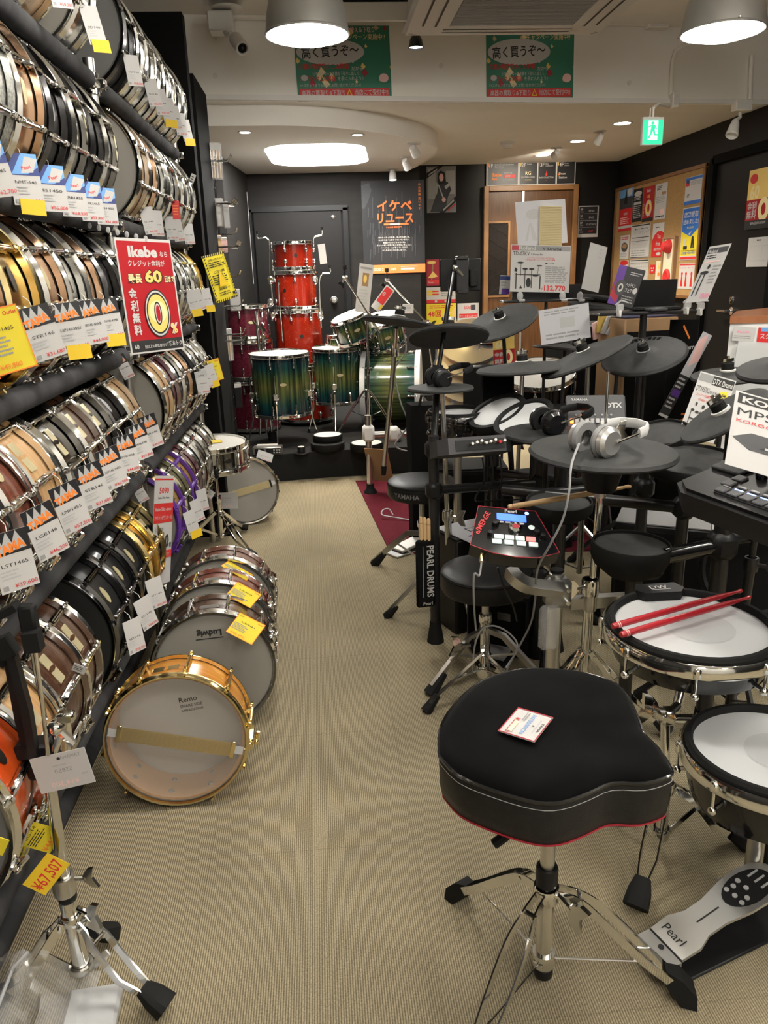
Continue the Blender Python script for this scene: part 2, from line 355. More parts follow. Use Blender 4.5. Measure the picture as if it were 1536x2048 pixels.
def sheet(name, label, cat, w, h, M, bg, items, group=None, thick=.0012, border=None, parts=True, parent=None):
    mb = MB(); mb.box((0, 0, -thick / 2), (w, h, thick)); o = obj(name, mb, bg, parent, M=M, smooth=0)
    if parent is None: tag(o, label, cat, group)
    if items:
        p = MB(); prints(p, items, w, h); obj('lettering', p, None, o, smooth=0)
    return o
def quad_M(tl, tr, bl, br=None):
    """sheet matrix and size from three seen corners"""
    tl, tr, bl = Vector(tl), Vector(tr), Vector(bl); x = (tr - tl); y = (tl - bl); n = x.cross(y)
    c = (tr + bl) / 2 if br is None else (tl + tr + bl + Vector(br)) / 4
    return TR(c, z=n, x=x), x.length, y.length
# ================================================================ the room
XL, XR, YB, YN = -1.18, 3.09, 8.2, -3.2
CE, RE, DI = 2.80, 2.36, 2.24
def bx(name, c, d, mt, bev=0): return struct(name, MB().box(c, d, None, bev), mt)
fl = struct('floor', MB().box((1.0, 2.5, -.05), (4.9, 11.8, .1)), 'carpet')
bx('wall_left', (XL - .05, .85, 1.4), (.1, 8.1, 2.8), 'wall_black')
bx('wall_left_end_panel', (-.86, 4.10, 1.255), (.64, .08, 2.51), 'deep_black')
bx('wall_left_pier', (-.9, 4.75, 1.18), (.66, .5, 2.36), 'deep_black')
struct('wall_left_rear', MB().prism([(-1.18, 5.0), (-.78, 5.0), (-.78, 6.45), (-.67, 6.5), (-.57, 7.6), (-1.18, 7.6)], 0, RE), 'wall_black')
struct('wall_back', MB().prism([(-1.2, 7.6), (1.0, 7.6), (1.0, 8.2), (-1.2, 8.3)], 0, RE), 'wall_black')
bx('wall_back_rear', (2.05, YB + .05, 1.2), (2.3, .1, 2.4), 'wall_dark')
bx('wall_right', (XR + .05, 2.5, 1.4), (.1, 11.8, 2.8), 'wall_dark')
bx('wall_near', (1.0, YN - .05, 1.4), (4.9, .1, 2.8), 'white_paint')
bx('ceiling', (1.0, 1.1, CE + .05), (4.9, 8.8, .1), 'ceiling_white')
BA, BBm = Vector((-1.2, 5.07, 0)), Vector((3.2, 5.52, 0))           # beam face line
struct('ceiling_rear', MB().prism([(BA.x, BA.y + .02), (BBm.x, BBm.y + .02), (3.2, 8.3), (-1.2, 8.3)], RE, RE + .06), 'ceiling_white')
bm_ = struct('wall_beam', MB().prism([(BA.x, BA.y), (BBm.x, BBm.y), (BBm.x, BBm.y + .25), (BA.x, BA.y + .25)], RE - .004, CE), 'beam_white')
bd = (BBm - BA).normalized(); bn = Vector((bd.y, -bd.x, 0))
BM = TR(BA, z=bn, x=bd)                                               # x along the beam, y up, z to the viewer
l = MB(BM); l.box((2.4, RE + .012, .012), (4.2, .028, .026)); o = obj('ledge', l, 'white_paint', bm_)
for x, yy in ((.68, .13), (.70, .33), (2.9, .40), (3.3, .12), (2.05, .2)):
    b = MB(BM); b.cyl(BM.inverted() @ (BM @ Vector((x, RE + yy, 0))), (x, RE + yy, .006), .014, n=14); obj('screw_cap', b, 'white_paint', bm_)
struct('ceiling_disc', MB().prism([(-1.1, 5.24), (-.56, 5.247), (-.2, 5.262), (-.02, 5.295), (.17, 5.37), (.34, 5.478), (.52, 5.63), (.68, 5.805), (.82, 6.0), (.925, 6.2), (.98, 6.374), (1.0, 6.6), (.98, 7.0), (.93, 7.4), (.87, 7.66), (-1.1, 7.66)], DI, RE + .01), 'ceiling_white', smooth=20)
# skirting
bx('baseboard_back', (2.05, 8.19, .04), (2.2, .02, .08), 'black_plastic'); bx('baseboard_right', (3.08, 3.0, .04), (.02, 9.5, .08), 'black_plastic')
# ---- black door in the back wall
a, b = P(497, 420, y=7.585), P(690, 422, y=7.585)
dw0, dw1, dt = a.x, b.x, a.z
m_ = MB(); m_.box(((dw0 + dw1) / 2, 7.585, dt / 2), (dw1 - dw0 - .08, .03, dt - .04)); dr = struct('door_1', m_, 'wall_dark')
for x in (dw0, dw1):
    m_ = MB(); m_.box((x, 7.58, dt / 2), (.045, .05, dt)); obj('door_frame', m_, 'black_plastic', dr)
m_ = MB(); m_.box(((dw0 + dw1) / 2, 7.58, dt), (dw1 - dw0 + .045, .05, .045)); obj('door_frame', m_, 'black_plastic', dr)
k = P(668, 600, y=7.57); m_ = MB(); T = TR(k, z=(0, -1, 0)); m_.lathe([(0, -.0), (.034, 0), (.034, .008), (.016, .012), (.014, .03), (.026, .038), (.03, .052), (.024, .064), (0, .067)], 24, T); obj('door_knob', m_, 'satin_steel', dr)
k = P(666, 434, y=7.57); m_ = MB(); m_.lathe([(0, 0), (.02, 0), (.02, .008), (.012, .014), (0, .015)], 20, TR(k, z=(0, -1, 0))); obj('door_viewer', m_, 'satin_steel', dr)
for yy in (468, 620, 745):
    k = P(503, yy, y=7.57); m_ = MB(); m_.cyl((k.x, k.y, k.z - .05), (k.x, k.y, k.z + .05), .009, n=10); obj('hinge', m_, 'satin_steel', dr)
# ---- wooden double door at the far end
a, b = P(967, 373, y=8.17), P(1156, 372, y=8.17); x0, x1, zt = a.x, b.x, a.z
m_ = MB(); m_.box(((x0 + x1) / 2, 8.165, zt - .025), (x1 - x0 - .1, .07, .05), None, .004); wd = struct('door_2', m_, 'frame_wood')
for x in (x0 + .025, x1 - .025):
    m_ = MB(); m_.box((x, 8.165, zt / 2), (.05, .07, zt), None, .004); obj('door_frame', m_, 'frame_wood', wd)
xm = P(1045, 400, y=8.17).x
m_ = MB(); m_.box(((x0 + .05 + xm) / 2 - .002, 8.18, (zt - .05) / 2), (xm - x0 - .056, .035, zt - .056), None, .003); lf = obj('door_leaf', m_, 'door_wood', wd)
m_ = MB(); m_.box(((x1 - .05 + xm) / 2 + .002, 8.18, (zt - .05) / 2), (x1 - xm - .056, .035, zt - .056), None, .003); obj('door_leaf', m_, 'door_wood', wd)
m_ = MB(); m_.box((xm, 8.155, (zt - .05) / 2), (.022, .03, zt - .06)); obj('astragal', m_, 'alu', wd)
a, b = P(977, 447, y=8.155), P(1014, 590, y=8.155)
m_ = MB(); m_.box(((a.x + b.x) / 2, 8.158, (a.z + b.z) / 2), (b.x - a.x, .012, a.z - b.z)); obj('window_pane', m_, 'glass_dark', wd)
for k in range(5):
    zz = a.z + (b.z - a.z) * (k + .5) / 5; m_ = MB()
    m_.cyl((a.x, 8.151, zz - .06), (b.x, 8.151, zz + .06), .0016, n=5); m_.cyl((a.x, 8.151, zz + .06), (b.x, 8.151, zz - .06), .0016, n=5); obj('wire_mesh', m_, 'black_metal', wd)
for (xa, xb, za, zb) in ((a.x - .02, b.x + .02, a.z, a.z + .02), (a.x - .02, b.x + .02, b.z - .02, b.z), (a.x - .02, a.x, b.z, a.z), (b.x, b.x + .02, b.z, a.z)):
    m_ = MB(); m_.box(((xa + xb) / 2, 8.155, (za + zb) / 2), (xb - xa, .016, zb - za)); obj('glazing_bead', m_, 'frame_wood', wd)
# ---- black door in the right hand wall
d3 = struct('door_3', MB().box((3.06, 5.6, 1.03), (.03, .86, 2.06)), 'wall_dark')
for y in (5.13, 6.06):
    m_ = MB(); m_.box((3.05, y, 1.05), (.08, .06, 2.1)); obj('door_frame', m_, 'deep_black', d3)
m_ = MB(); m_.box((3.05, 5.6, 2.09), (.08, .9, .06)); obj('door_frame', m_, 'deep_black', d3)
k = P(1462, 622, x=3.04); m_ = MB(); m_.cyl((3.045, k.y, k.z), (3.0, k.y, k.z), .012, n=10); m_.cyl((3.0, k.y, k.z), (3.0, k.y + .12, k.z), .011, n=10); m_.lathe([(0, 0), (.03, 0), (.03, .006), (0, .007)], 16, TR((3.045, k.y, k.z), z=(-1, 0, 0))); obj('door_handle', m_, 'chrome', d3)
k = P(1463, 601, x=3.04); m_ = MB(); m_.lathe([(0, 0), (.028, 0), (.026, .012), (.014, .016), (0, .016)], 18, TR((3.045, k.y, k.z), z=(-1, 0, 0))); obj('door_lock', m_, 'chrome', d3)
# ================================================================ ceiling fittings
def pendant(c, label):
    r = .187; t = thing('pendant_lamp', label, 'lamp', TR(c))
    pf = [(.03, .24), (.055, .237), (.10, .222), (.138, .19), (.165, .142), (.18, .085), (.187, .03), (.19, .0)]
    m = MB(); m.lathe(pf + [(a - .004, z) for a, z in pf[::-1]], 40); obj('lamp_shade', m, 'shade_alu', t)
    m = MB(); m.lathe([(.192, .0), (.194, .006), (.188, .012), (.184, .004)], 40, None, True); obj('rim', m, 'shade_alu', t)
    m = MB(); m.lathe([(0, -.036), (.07, -.031), (.13, -.016), (.168, .002), (.176, .012), (0, .012)], 40); obj('diffuser', m, 'lamp_glow', t)
    m = MB(); m.cyl((0, 0, .235), (0, 0, .33), .032, .022, 16); obj('socket', m, 'alu', t)
    m = MB(); m.cyl((0, 0, .33), (0, 0, CE - c[2]), .006, n=8); obj('cord', m, 'black_plastic', t)
    m = MB(); m.lathe([(0, CE - c[2]), (.05, CE - c[2]), (.045, CE - c[2] - .025), (0, CE - c[2] - .03)], 20); obj('ceiling_rose', m, 'alu', t)
    for k in range(3):
        a = 2 * PI * k / 3 + .4; m = MB(); m.cyl((.186 * math.cos(a), .186 * math.sin(a), .012), (.206 * math.cos(a), .206 * math.sin(a), .012), .004, n=6); obj('thumb_screw', m, 'chrome', t)
    return t
a, b = P(615, 72, y=4.0), P(1443, 88, y=4.0)
pl = pendant(a, 'aluminium dome pendant lamp hanging in front of the poster beside the camera')
clone(pl, TR((b.x, b.y, a.z)), 'aluminium dome pendant lamp hanging over the exit sign side of the beam')
for k, (x, y) in enumerate(((a.x, 1.75), (b.x, 1.75), (a.x, -.5), (b.x, -.5), (a.x, -2.5), (b.x, -2.5))):
    clone(pl, TR((x, y, a.z)), 'aluminium dome pendant lamp %s of those above the front of the shop' % ORD[k])
def fill_tube(x, y, label):  # unseen tubes added to brighten the ceiling and beam
    t = thing('added_fill_tube', label, 'lamp', TR((x, y, CE)))
    m = MB(); m.box((0, 0, -.205), (.03, 1.25, .02), None, .004); obj('housing', m, 'white_plastic', t)
    m = MB(); m.cyl((0, -.6, -.24), (0, .6, -.24), .018, n=12); obj('tube', m, 'fill_tube_glow', t)
    for s in (-1, 1):
        m = MB(); m.box((0, s * .61, -.228), (.045, .02, .05), None, .004); obj('end_cap', m, 'white_plastic', t)
        m = MB(); m.cyl((0, s * .5, -.2), (0, s * .5, 0), .003, n=6); obj('hanger', m, 'chrome', t)
for k, (x, y) in enumerate(((1.05, 1.75), (2.55, 1.75), (1.05, -.8), (2.55, -.8))): fill_tube(x, y, 'added unseen fill tube, %s hung over the front of the shop' % ORD[k])
# light panel in the disc
lp = thing('ceiling_light_panel', 'large glowing rounded light panel set into the lowered ceiling disc', 'light panel', TR((.08, 6.53, DI)))
out = []
for cx, cy, a0 in ((.16, .30, 0), (-.14, .30, 90), (-.16, -.30, 180), (.10, -.30, 270)):
    for k in range(7): a = R_(a0 + 15 * k); out.append((cx + .24 * math.cos(a), cy + .26 * math.sin(a)))
m = MB(); m.prism(out, -.004, .0); obj('diffuser', m, 'panel_glow', lp)
m = MB(); m.prism([(x * 1.035, y * 1.025) for x, y in out], -.002, .001); obj('frame', m, 'white_plastic', lp)
def spot_light(loc, aim, watts, size=60, col=(1, .88, .7)):
    L = bpy.data.lights.new('spot', 'SPOT'); L.energy = watts; L.spot_size = R_(size); L.spot_blend = .6; L.color = col; L.shadow_soft_size = .04
    o = bpy.data.objects.new('spot', L); COL.objects.link(o); o.location = loc; o.rotation_euler = (Vector(aim) - Vector(loc)).to_track_quat('-Z', 'Y').to_euler(); return o
def downlight(px, py, z, label, r=.055, watts=SPOT_W):
    c = P(px, py, z=z); t = thing('ceiling_downlight', label, 'downlight', TR(c), 'recessed downlights at the back')
    m = MB(); m.lathe([(r, .002), (r + .014, .0), (r + .012, -.006), (r - .002, -.004)], 28, None, True); obj('trim_ring', m, 'white_plastic', t)
    m = MB(); m.lathe([(0, -.003), (r, -.003), (r, .001)], 24); obj('bulb', m, 'spot_glow', t)
    spot_light(c - Vector((0, 0, .02)), c - Vector((0, 0, 1)), watts, 110)
downlight(490, 264, DI, 'round recessed downlight near the pier side of the ceiling disc', .035)
downlight(715, 269, DI, 'round recessed downlight in the middle front of the ceiling disc', .035)
downlight(1245, 246, RE, 'bright flat downlight closest to the green exit sign', .06)
downlight(1155, 282, RE, 'bright flat downlight between the two white ceiling spots', .06)
downlight(1085, 310, RE, 'bright flat downlight just above the floor guide board', .06)
def ceiling_spot(px, py, z, aim, label, on=True, watts=SPOT_W, drop=.05):
    c = P(px, py - 8, z=z); t = thing('ceiling_spotlight', label, 'spotlight', TR(c)); d = (Vector(aim) - c).normalized()
    m = MB(); m.lathe([(0, 0), (.05, 0), (.048, -.008), (0, -.009)], 24); obj('base_plate', m, 'white_plastic', t)
    m = MB(); m.cyl((0, 0, -.005), (0, 0, -drop), .009, n=8); obj('stem', m, 'white_plastic', t)
    h = Vector((0, 0, -drop)); m = MB(); m.lathe([(0, -.04), (.02, -.038), (.028, -.01), (.034, .045), (.031, .046), (.026, .03), (0, .03)], 22, TR(h, z=d)); obj('lamp_head', m, 'white_plastic', t)
    if on:
        m = MB(); m.lathe([(0, .033), (.0265, .033)], 20, TR(h, z=d)); obj('bulb', m, 'spot_glow', t)
        spot_light(c + h + d * .05, aim, watts, 75)
    return t
ceiling_spot(785, 345, DI, (.75, 7.3, 1.2), 'lit ceiling spotlight right above the black and orange poster')
ceiling_spot(828, 294, DI, (1.9, 8.0, 1.0), 'unlit white ceiling spotlight by the rim of the ceiling disc', False)
ceiling_spot(812, 322, DI, (1.6, 8.0, 1.0), 'unlit dark mouthed ceiling spotlight further in on the disc', False)
ceiling_spot(1200, 270, RE, (1.7, 7.6, 1.0), 'lit white ceiling spotlight between the two nearer flat downlights')
ceiling_spot(1112, 303, RE, (2.15, 8.15, 2.12), 'lit white ceiling spotlight aimed at the floor guide board', True, 16)
c = P(1015, 284, z=RE); t = thing('smoke_detector', 'small white round smoke detector on the rear ceiling', 'detector', TR(c))
m = MB(); m.lathe([(0, 0), (.06, 0), (.058, -.02), (0, -.02)], 28); obj('base_plate', m, 'white_plastic', t)
m = MB(); m.lathe([(0, -.05), (.03, -.048), (.04, -.03), (.042, -.018), (0, -.018)], 24); obj('sensor', m, 'white_plastic', t)
# air conditioner cassette
AZ = 2.50; A0 = P(1010, 70, z=AZ)
t = thing('air_conditioner', 'large white ceiling cassette air conditioner with a grey intake grille', 'air conditioner', TR((1.03, A0.y - .46, AZ)))
m = MB(); m.prism([(-.50, -.42), (-.42, -.50), (.42, -.50), (.50, -.42), (.50, .42), (.42, .50), (-.42, .50), (-.50, .42)], .03, CE - AZ); obj('housing', m, 'white_plastic', t)
m = MB(); vs = [(-.52, -.52), (.52, -.52), (.52, .52), (-.52, .52)]; iv = [(-.31, -.31), (.31, -.31), (.31, .31), (-.31, .31)]
m.add([(x, y, .03) for x, y in vs] + [(x * .97, y * .97, .012) for x, y in vs] + [(x, y, 0) for x, y in iv] + [(x, y, .03) for x, y in iv], [(i, (i + 1) % 4, 4 + (i + 1) % 4, 4 + i) for i in range(4)] + [(4 + i, 4 + (i + 1) % 4, 8 + (i + 1) % 4, 8 + i) for i in range(4)] + [(8 + i, 8 + (i + 1) % 4, 12 + (i + 1) % 4, 12 + i) for i in range(4)]); obj('panel', m, 'white_plastic', t, smooth=0)
m = MB(); m.rect(-.31, -.31, .31, .31, .014); obj('intake', m, 'light_grey', t, smooth=0)
g = MB().box((0, 0, .006), (.61, .005, .01)); gm = mesh_of('grille_slat', g, 'light_grey', 0)
for k in range(32): put('grille_slat', gm, t, TR((0, -.3 + k * .0193, 0)))
for k in range(4):
    M = Matrix.Rotation(k * PI / 2, 4, 'Z'); m = MB(M); m.box((0, .405, .012), (.64, .06, .012), TR((0, 0, 0), (7, 0, 0))); obj('air_vane', m, 'white_plastic', t, smooth=0)
    m = MB(M); m.rect(-.33, .37, .33, .38, .002); m.rect(-.33, .432, .33, .442, .006); obj('air_slot', m, 'black_plastic', t, smooth=0)
    m = MB(M); m.poly([(.46, .44), (.5, .47), (.47, .5), (.44, .46)], -.002 + .012); obj('corner_cover', m, 'light_grey', t, smooth=0)
# white board hung beside it
c = P(772, 24, y=4.7); t = thing('ceiling_board', 'plain white board fixed under a black rail beside the air conditioner', 'board', TR(c))
m = MB(); m.box((0, 0, 0), (.46, .03, .085)); obj('board', m, 'white_paint', t); m = MB(); m.box((-.01, .0, .065), (.50, .05, .035)); obj('rail', m, 'black_plastic', t)
m = MB(); m.cyl((.2, 0, .08), (.2, 0, CE - c.z), .012, n=8); m.cyl((-.2, 0, .08), (-.2, 0, CE - c.z), .012, n=8); obj('hanger', m, 'white_plastic', t)
m = MB(); m.box((-.255, 0, .0), (.02, .03, .10)); obj('clip', m, 'black_plastic', t)
# bullet camera
c = P(440, 40, y=4.86); t = thing('security_camera', 'white bullet security camera on the beam beside the lamp', 'camera', TR(c))
m = MB(); m.box((0, .06, .0), (.14, .12, .10), None, .008); obj('junction_box', m, 'white_plastic', t)
m = MB(); m.lathe([(0, 0), (.09, 0), (.085, .012), (0, .013)], 24, TR((.04, .05, .06))); obj('mount_plate', m, 'white_plastic', t)
e = P(462, 66, y=4.82) - c; g = P(477, 86, y=4.72) - c
m = MB(); m.tube([(0.02, .03, -.05), (.03, .0, -.075), e], .012, 8); obj('arm', m, 'white_plastic', t)
d = (g - e).normalized(); m = MB(); m.lathe([(0, -.07), (.03, -.066), (.036, -.05), (.036, .07), (.028, .072), (.026, .064), (0, .064)], 24, TR(g, z=d)); obj('body', m, 'white_plastic', t)
m = MB(); m.lathe([(0, .0665), (.024, .0665)], 20, TR(g, z=d)); m.lathe([(.008, .066), (.0, .072)], 12, TR(g, z=d)); obj('lens', m, 'black_gloss', t)
# surface trunking along the beam top
def trunk(label, pts, r, nm='conduit', z=.02):
    t = thing(nm, label, 'conduit', TR(BM @ Vector(pts[0])))
    m = MB(inv(t) @ BM); m.tube([Vector(p) + Vector((0, 0, z)) for p in pts], r, 8); obj('pipe', m, 'beam_white', t); return t
def bxy(px, py):
    o = RW @ Vector(((px - 768.0) / F_PX, (py - 1024.0) / F_PX, 1.0)); n = bn; s = (BA - EYE).dot(n) / o.dot(n); q = BM.inverted() @ (EYE + o * s); return (q.x, q.y, 0)
t = trunk('long pale conduit running under the ceiling along the beam', [bxy(465, 36), bxy(700, 38), bxy(1000, 42), bxy(1290, 50)], .014, 'conduit')
t = trunk('pale conduit curving down the beam to the exit sign', [bxy(1380, 88), bxy(1365, 92), bxy(1348, 104), bxy(1342, 125), bxy(1340, 150), bxy(1339, 190)], .012)
t = trunk('straight pale conduit dropping to the small wall spot', [bxy(1500, 112), bxy(1498, 150), bxy(1496, 205)], .014)
t = trunk('slanting pale conduit under the ceiling over the exit sign', [bxy(1325, 45), bxy(1400, 10), bxy(1430, -10)], .013)
for (px, py, w_, h_, lab) in ((1309, 50, .14, .06, 'flat pale junction box on the beam under the ceiling'), (1343, 203, .05, .09, 'slim pale end box of the curved conduit above the exit sign'), (1478, 213, .12, .07, 'pale junction box carrying the small wall spot')):
    q = bxy(px, py); t = thing('junction_box', lab, 'junction box', BM @ TR(q)); m = MB(); m.box((0, 0, .03), (w_, h_, .06), None, .005); obj('body', m, 'beam_white', t)
    m = MB(); m.box((0, 0, .061), (w_ * .8, h_ * .7, .004), None, .001); obj('cover', m, 'white_plastic', t)
c = P(1468, 250, y=5.3); t = thing('wall_spot', 'small white unlit wall spot below its junction box', 'spotlight', TR(c)); e = P(1480, 225, y=5.33) - c
m = MB(); m.tube([e, e + Vector((0, -.01, -.03)), (.01, 0, .03)], .01, 8); obj('arm', m, 'white_plastic', t)
m = MB(); m.lathe([(0, -.06), (.022, -.055), (.03, -.02), (.04, .05), (.036, .055), (.03, .03), (0, .03)], 22, TR((0, 0, -.02), z=(-.35, -.35, -.85))); obj('lamp_head', m, 'white_plastic', t)
# exit sign
c = P(1306, 262, y=5.02); t = thing('exit_sign', 'glowing green running man exit sign under the beam', 'exit sign', TR(c, rot=(90, 0, 4)))
W_, H_ = .136, .158
m = MB(); m.box((0, 0, -.012), (W_, H_, .026), None, .003); obj('housing', m, 'white_plastic', t); m = MB(); m.rect(-W_ * .47, -H_ * .47, W_ * .47, H_ * .40, .002); obj('panel', m, 'exit_glow', t, smooth=0)
m = MB().mat('exit_white'); m.rect(-.034, -.050, .030, .058, .0028); m.mat('exit_glow')
m.poly([(x * .009 - .006, y * .009 + .043) for x, y in ring_pts(1, 12)], .0034)
for pp in ([(-.014, .032), (.010, .034), (.012, .014), (-.006, .004), (-.016, .010)], [(-.016, .012), (.0, .004), (-.012, -.022), (-.024, -.044), (-.032, -.038), (-.020, -.016)], [(-.006, .008), (.008, .012), (.014, -.016), (.032, -.018), (.032, -.026), (.008, -.026)], [(.006, .034), (.012, .03), (.024, .010), (.018, .006)], [(-.012, .033), (-.016, .026), (-.032, .018), (-.034, .025)]): m.poly(pp, .0034)
obj('running_man', m, None, t, smooth=0)
m = MB(); m.cyl((0, H_ / 2, -.012), (0, H_ / 2 + .05, -.012), .006, n=8); m.cyl((-.02, H_ / 2, -.012), (-.02, H_ / 2 + .05, -.012), .004, n=8); m.tube([(0, H_ / 2 + .05, -.012), (.05, H_ / 2 + .08, -.06), inv(t) @ (BM @ Vector(bxy(1341, 214)))], .009, 8); obj('bracket', m, 'beam_white', t)
# black mini spot under the air conditioner edge
c = P(832, 88, y=4.66); t = thing('ceiling_spotlight', 'small black dome lamp hanging beside the air conditioner', 'spotlight', TR(c))
m = MB(); m.lathe([(0, .045), (.02, .043), (.034, .02), (.042, -.02), (.039, -.02), (.03, .015), (0, .03)], 24); obj('lamp_shade', m, 'black_gloss', t)
m = MB(); m.lathe([(0, -.012), (.036, -.012)], 20); obj('bulb', m, 'spot_glow', t)
m = MB(); m.cyl((0, 0, .04), (0, 0, CE - c.z), .005, n=6); obj('cord', m, 'black_plastic', t)
# ================================================================ posters on the beam
def beam_poster(px0, px1, py0, py1, label):
    a, b, c = (BM @ Vector(bxy(px0, py0)), BM @ Vector(bxy(px1, py0)), BM @ Vector(bxy(px0, py1)))
    M, w, h = quad_M(a, b, c); M = M @ Matrix.Translation((0, 0, .004))
    it = [('r', 0, 0, 1, 1, 'poster_green')]
    rg = random.Random(3)
    for k in range(26):
        x, y = rg.random(), .2 + .78 * rg.random(); s = .02 + .03 * rg.random(); it.append(('p', [(min(1, x + s), y), (x, min(1, y + s * 1.6)), (max(0, x - s * .5), y + s * .2), (x, y - s)], rg.choice(['gold_ink', 'craft', 'dark_red', 'pale_gold'])))
    it += [('t', .5, .915, .085, '買い替え＆下取り', 'pale_pink', 'L', .012, 0, .34), ('t', .45, .82, .085, 'キャンペーン実施中!!', 'pale_gold', 'L', .01, 0, .5),
           ('e', .37, .655, .355, .175, 'paper'), ('p', [(.56, .55), (.64, .57), (.60, .50)], 'paper'), ('t', .37, .60, .165, '高く買うぞ～', 'ink', 'C', .016, 3, .60),
           ('t', .03, .43, .085, 'お買い物満載のこの時期', 'red', 'L', .016, 0, .52), ('t', .58, .41, .06, 'だから', 'paper', 'L', .01), ('t', .17, .345, .055, '使わなくなった楽器を下取りに出して、', 'paper', 'L', .008, 0, .5),
           ('t', .03, .27, .08, 'ワンランク上の楽器', 'red', 'L', .016, 0, .38), ('t', .43, .275, .06, 'を手に入れよう!!', 'paper', 'L', .01, 0, .27),
           ('t', .03, .19, .055, '>>スタッフまでお気軽にお問い合わせください!!', 'paper', 'L', .004, 0, .64), ('r', .02, .045, .97, .165, 'red'),
           ('t', .04, .075, .085, '楽器の買取り&下取り', 'paper', 'L', .014, 0, .46), ('p', [(.51, .06), (.58, .06), (.545, .16)], 'yellow'), ('p', [(.527, .075), (.563, .075), (.545, .13)], 'red'), ('t', .60, .075, .085, '当店にて受付中!!', 'paper', 'L', .014, 0, .36),
           ('e', .08, .31, .035, .04, 'paper'), ('e', .92, .30, .05, .06, 'pale_pink')]
    return sheet('beam_poster', label, 'poster', w, h, M, 'paper', it)
beam_poster(591, 783, 52, 203, 'green trade-in campaign poster half hidden by the pendant lamp')
beam_poster(972, 1149, 52, 203, 'green trade-in campaign poster under the air conditioner')
# ================================================================ posters on the back walls
def wall_sheet(name, label, cat, q, y, bg, items, off=.004):
    a, b, c = (P(q[0], q[1], y=y - off), P(q[2], q[3], y=y - off), P(q[4], q[5], y=y - off)); b = Vector((b.x, b.y, a.z)) if abs(b.z - a.z) < .03 else b
    M, w, h = quad_M(a, b, Vector((a.x, a.y, c.z))); return sheet(name, label, cat, w, h, M, bg, items)
wall_sheet('wall_poster', 'tall black poster with orange katakana and an orange strip', 'poster', (722, 362, 848, 361, 728, 548), 7.6, 'poster_black',
  [('p', [(.0, .95), (.12, .98), (.16, .9), (.1, .78), (.03, .7), (0, .72)], 'charcoal')] + [('p', [(x, y), (x + .012, y), (x + .02, y + hh), (x + .005, y + hh)], 'charcoal') for x, y, hh in [(.05 + .9 * random.random(), .14 + .55 * random.random(), .06 + .16 * random.random()) for _ in range(60)]] +
  [('t', .24, .685, .125, 'イケベ', 'poster_orange', 'L', .03, 0, .56), ('t', .24, .555, .125, 'リユース', 'poster_orange', 'L', .03, 0, .58), ('r', .34, .525, .74, .545, 'poster_orange'), ('r', .44, .528, .6, .542, 'paper'), ('t', .5, .495, .022, '中古楽器 買取専門', 'poster_orange', 'C', .0)] +
  [('t', .5, .385 - k * .028, .021, s, 'paper', 'C', .004) for k, s in enumerate(['使わなくなった楽器、あふれる想い出。', '次の持ち主へと音をつないでいきたい。', '楽器の代わりになる日の為。', 'あなたの思いを受け継ぐお手伝いをしたい。', 'イケベリユースが育っているのは、', '今も色あせた音の思い出です。'])] +
  [('r', .04, .0, 1, .095, 'poster_orange'), ('t', .16, .03, .04, '0120-2', 'paper', 'L', .01), ('t', .44, .03, .04, '069', 'paper', 'L', .01), ('r', .6, .035, .82, .055, 'paper'), ('r', .6, .068, .86, .074, 'paper'), ('t', .92, .94, .03, '中', 'orange', 'C'), ('t', .92, .905, .03, '古', 'orange', 'C'), ('t', .92, .87, .03, '楽', 'orange', 'C'), ('t', .92, .835, .03, '器', 'orange', 'C'), ('t', .92, .79, .03, '買', 'orange', 'C'), ('t', .92, .755, .03, 'い', 'orange', 'C'), ('t', .92, .72, .03, 'ま', 'orange', 'C'), ('t', .92, .685, .03, 'す', 'orange', 'C')])
wall_sheet('wall_poster', 'grey photo poster of a drummer in dark clothes with diagonal black bands', 'poster', (853, 333, 912, 333, 853, 426), 8.2, 'light_grey',
  [('r', 0, 0, 1, 1, 'mid_grey'), ('r', .05, .3, .3, .95, 'light_grey'), ('r', .65, .4, .95, .9, 'light_grey'), ('p', [(.12, .02), (.30, .36), (.28, .62), (.42, .68), (.72, .66), (.84, .5), (.72, .34), (.62, .02)], 'poster_black'), ('p', [(.22, .5), (.3, .64), (.42, .68), (.34, .38)], 'light_grey'), ('p', [(.6, .56), (.75, .64), (.78, .58), (.66, .5)], 'paper'),
   ('p', [(.36, .64), (.37, .84), (.48, .91), (.62, .86), (.66, .66), (.6, .62), (.42, .62)], 'ink'), ('e', .5, .76, .075, .085, 'pale_pink'), ('p', [(.38, .6), (.42, .6), (.62, .26), (.58, .24)], 'paper'), ('e', .58, .28, .07, .05, 'pale_pink'), ('p', [(0, .74), (0, .86), (.4, 1), (.56, 1)], 'ink'), ('p', [(1, .24), (1, .36), (.42, 0), (.6, 0)], 'ink'), ('p', [(.06, .80), (.08, .84), (.36, .95), (.35, .91)], 'paper'), ('p', [(.56, .03), (.55, .07), (.92, .29), (.94, .25)], 'paper'), ('p', [(.72, .03), (.71, .06), (.95, .19), (.96, .16)], 'red')])
cells = [(.006, .352, '1F', 'Guitar Course Accessory', 'Gear House', 'orange'), (.366, .566, '2F', 'Guitar', '', 'gold_ink'), (.574, .776, '3F', 'Bass', 'Collection', 'red'), (.786, .99, '4F', 'Drum', 'Station', 'gold_ink')]
it = [('r', 0, 0, 1, 1, 'paper')]
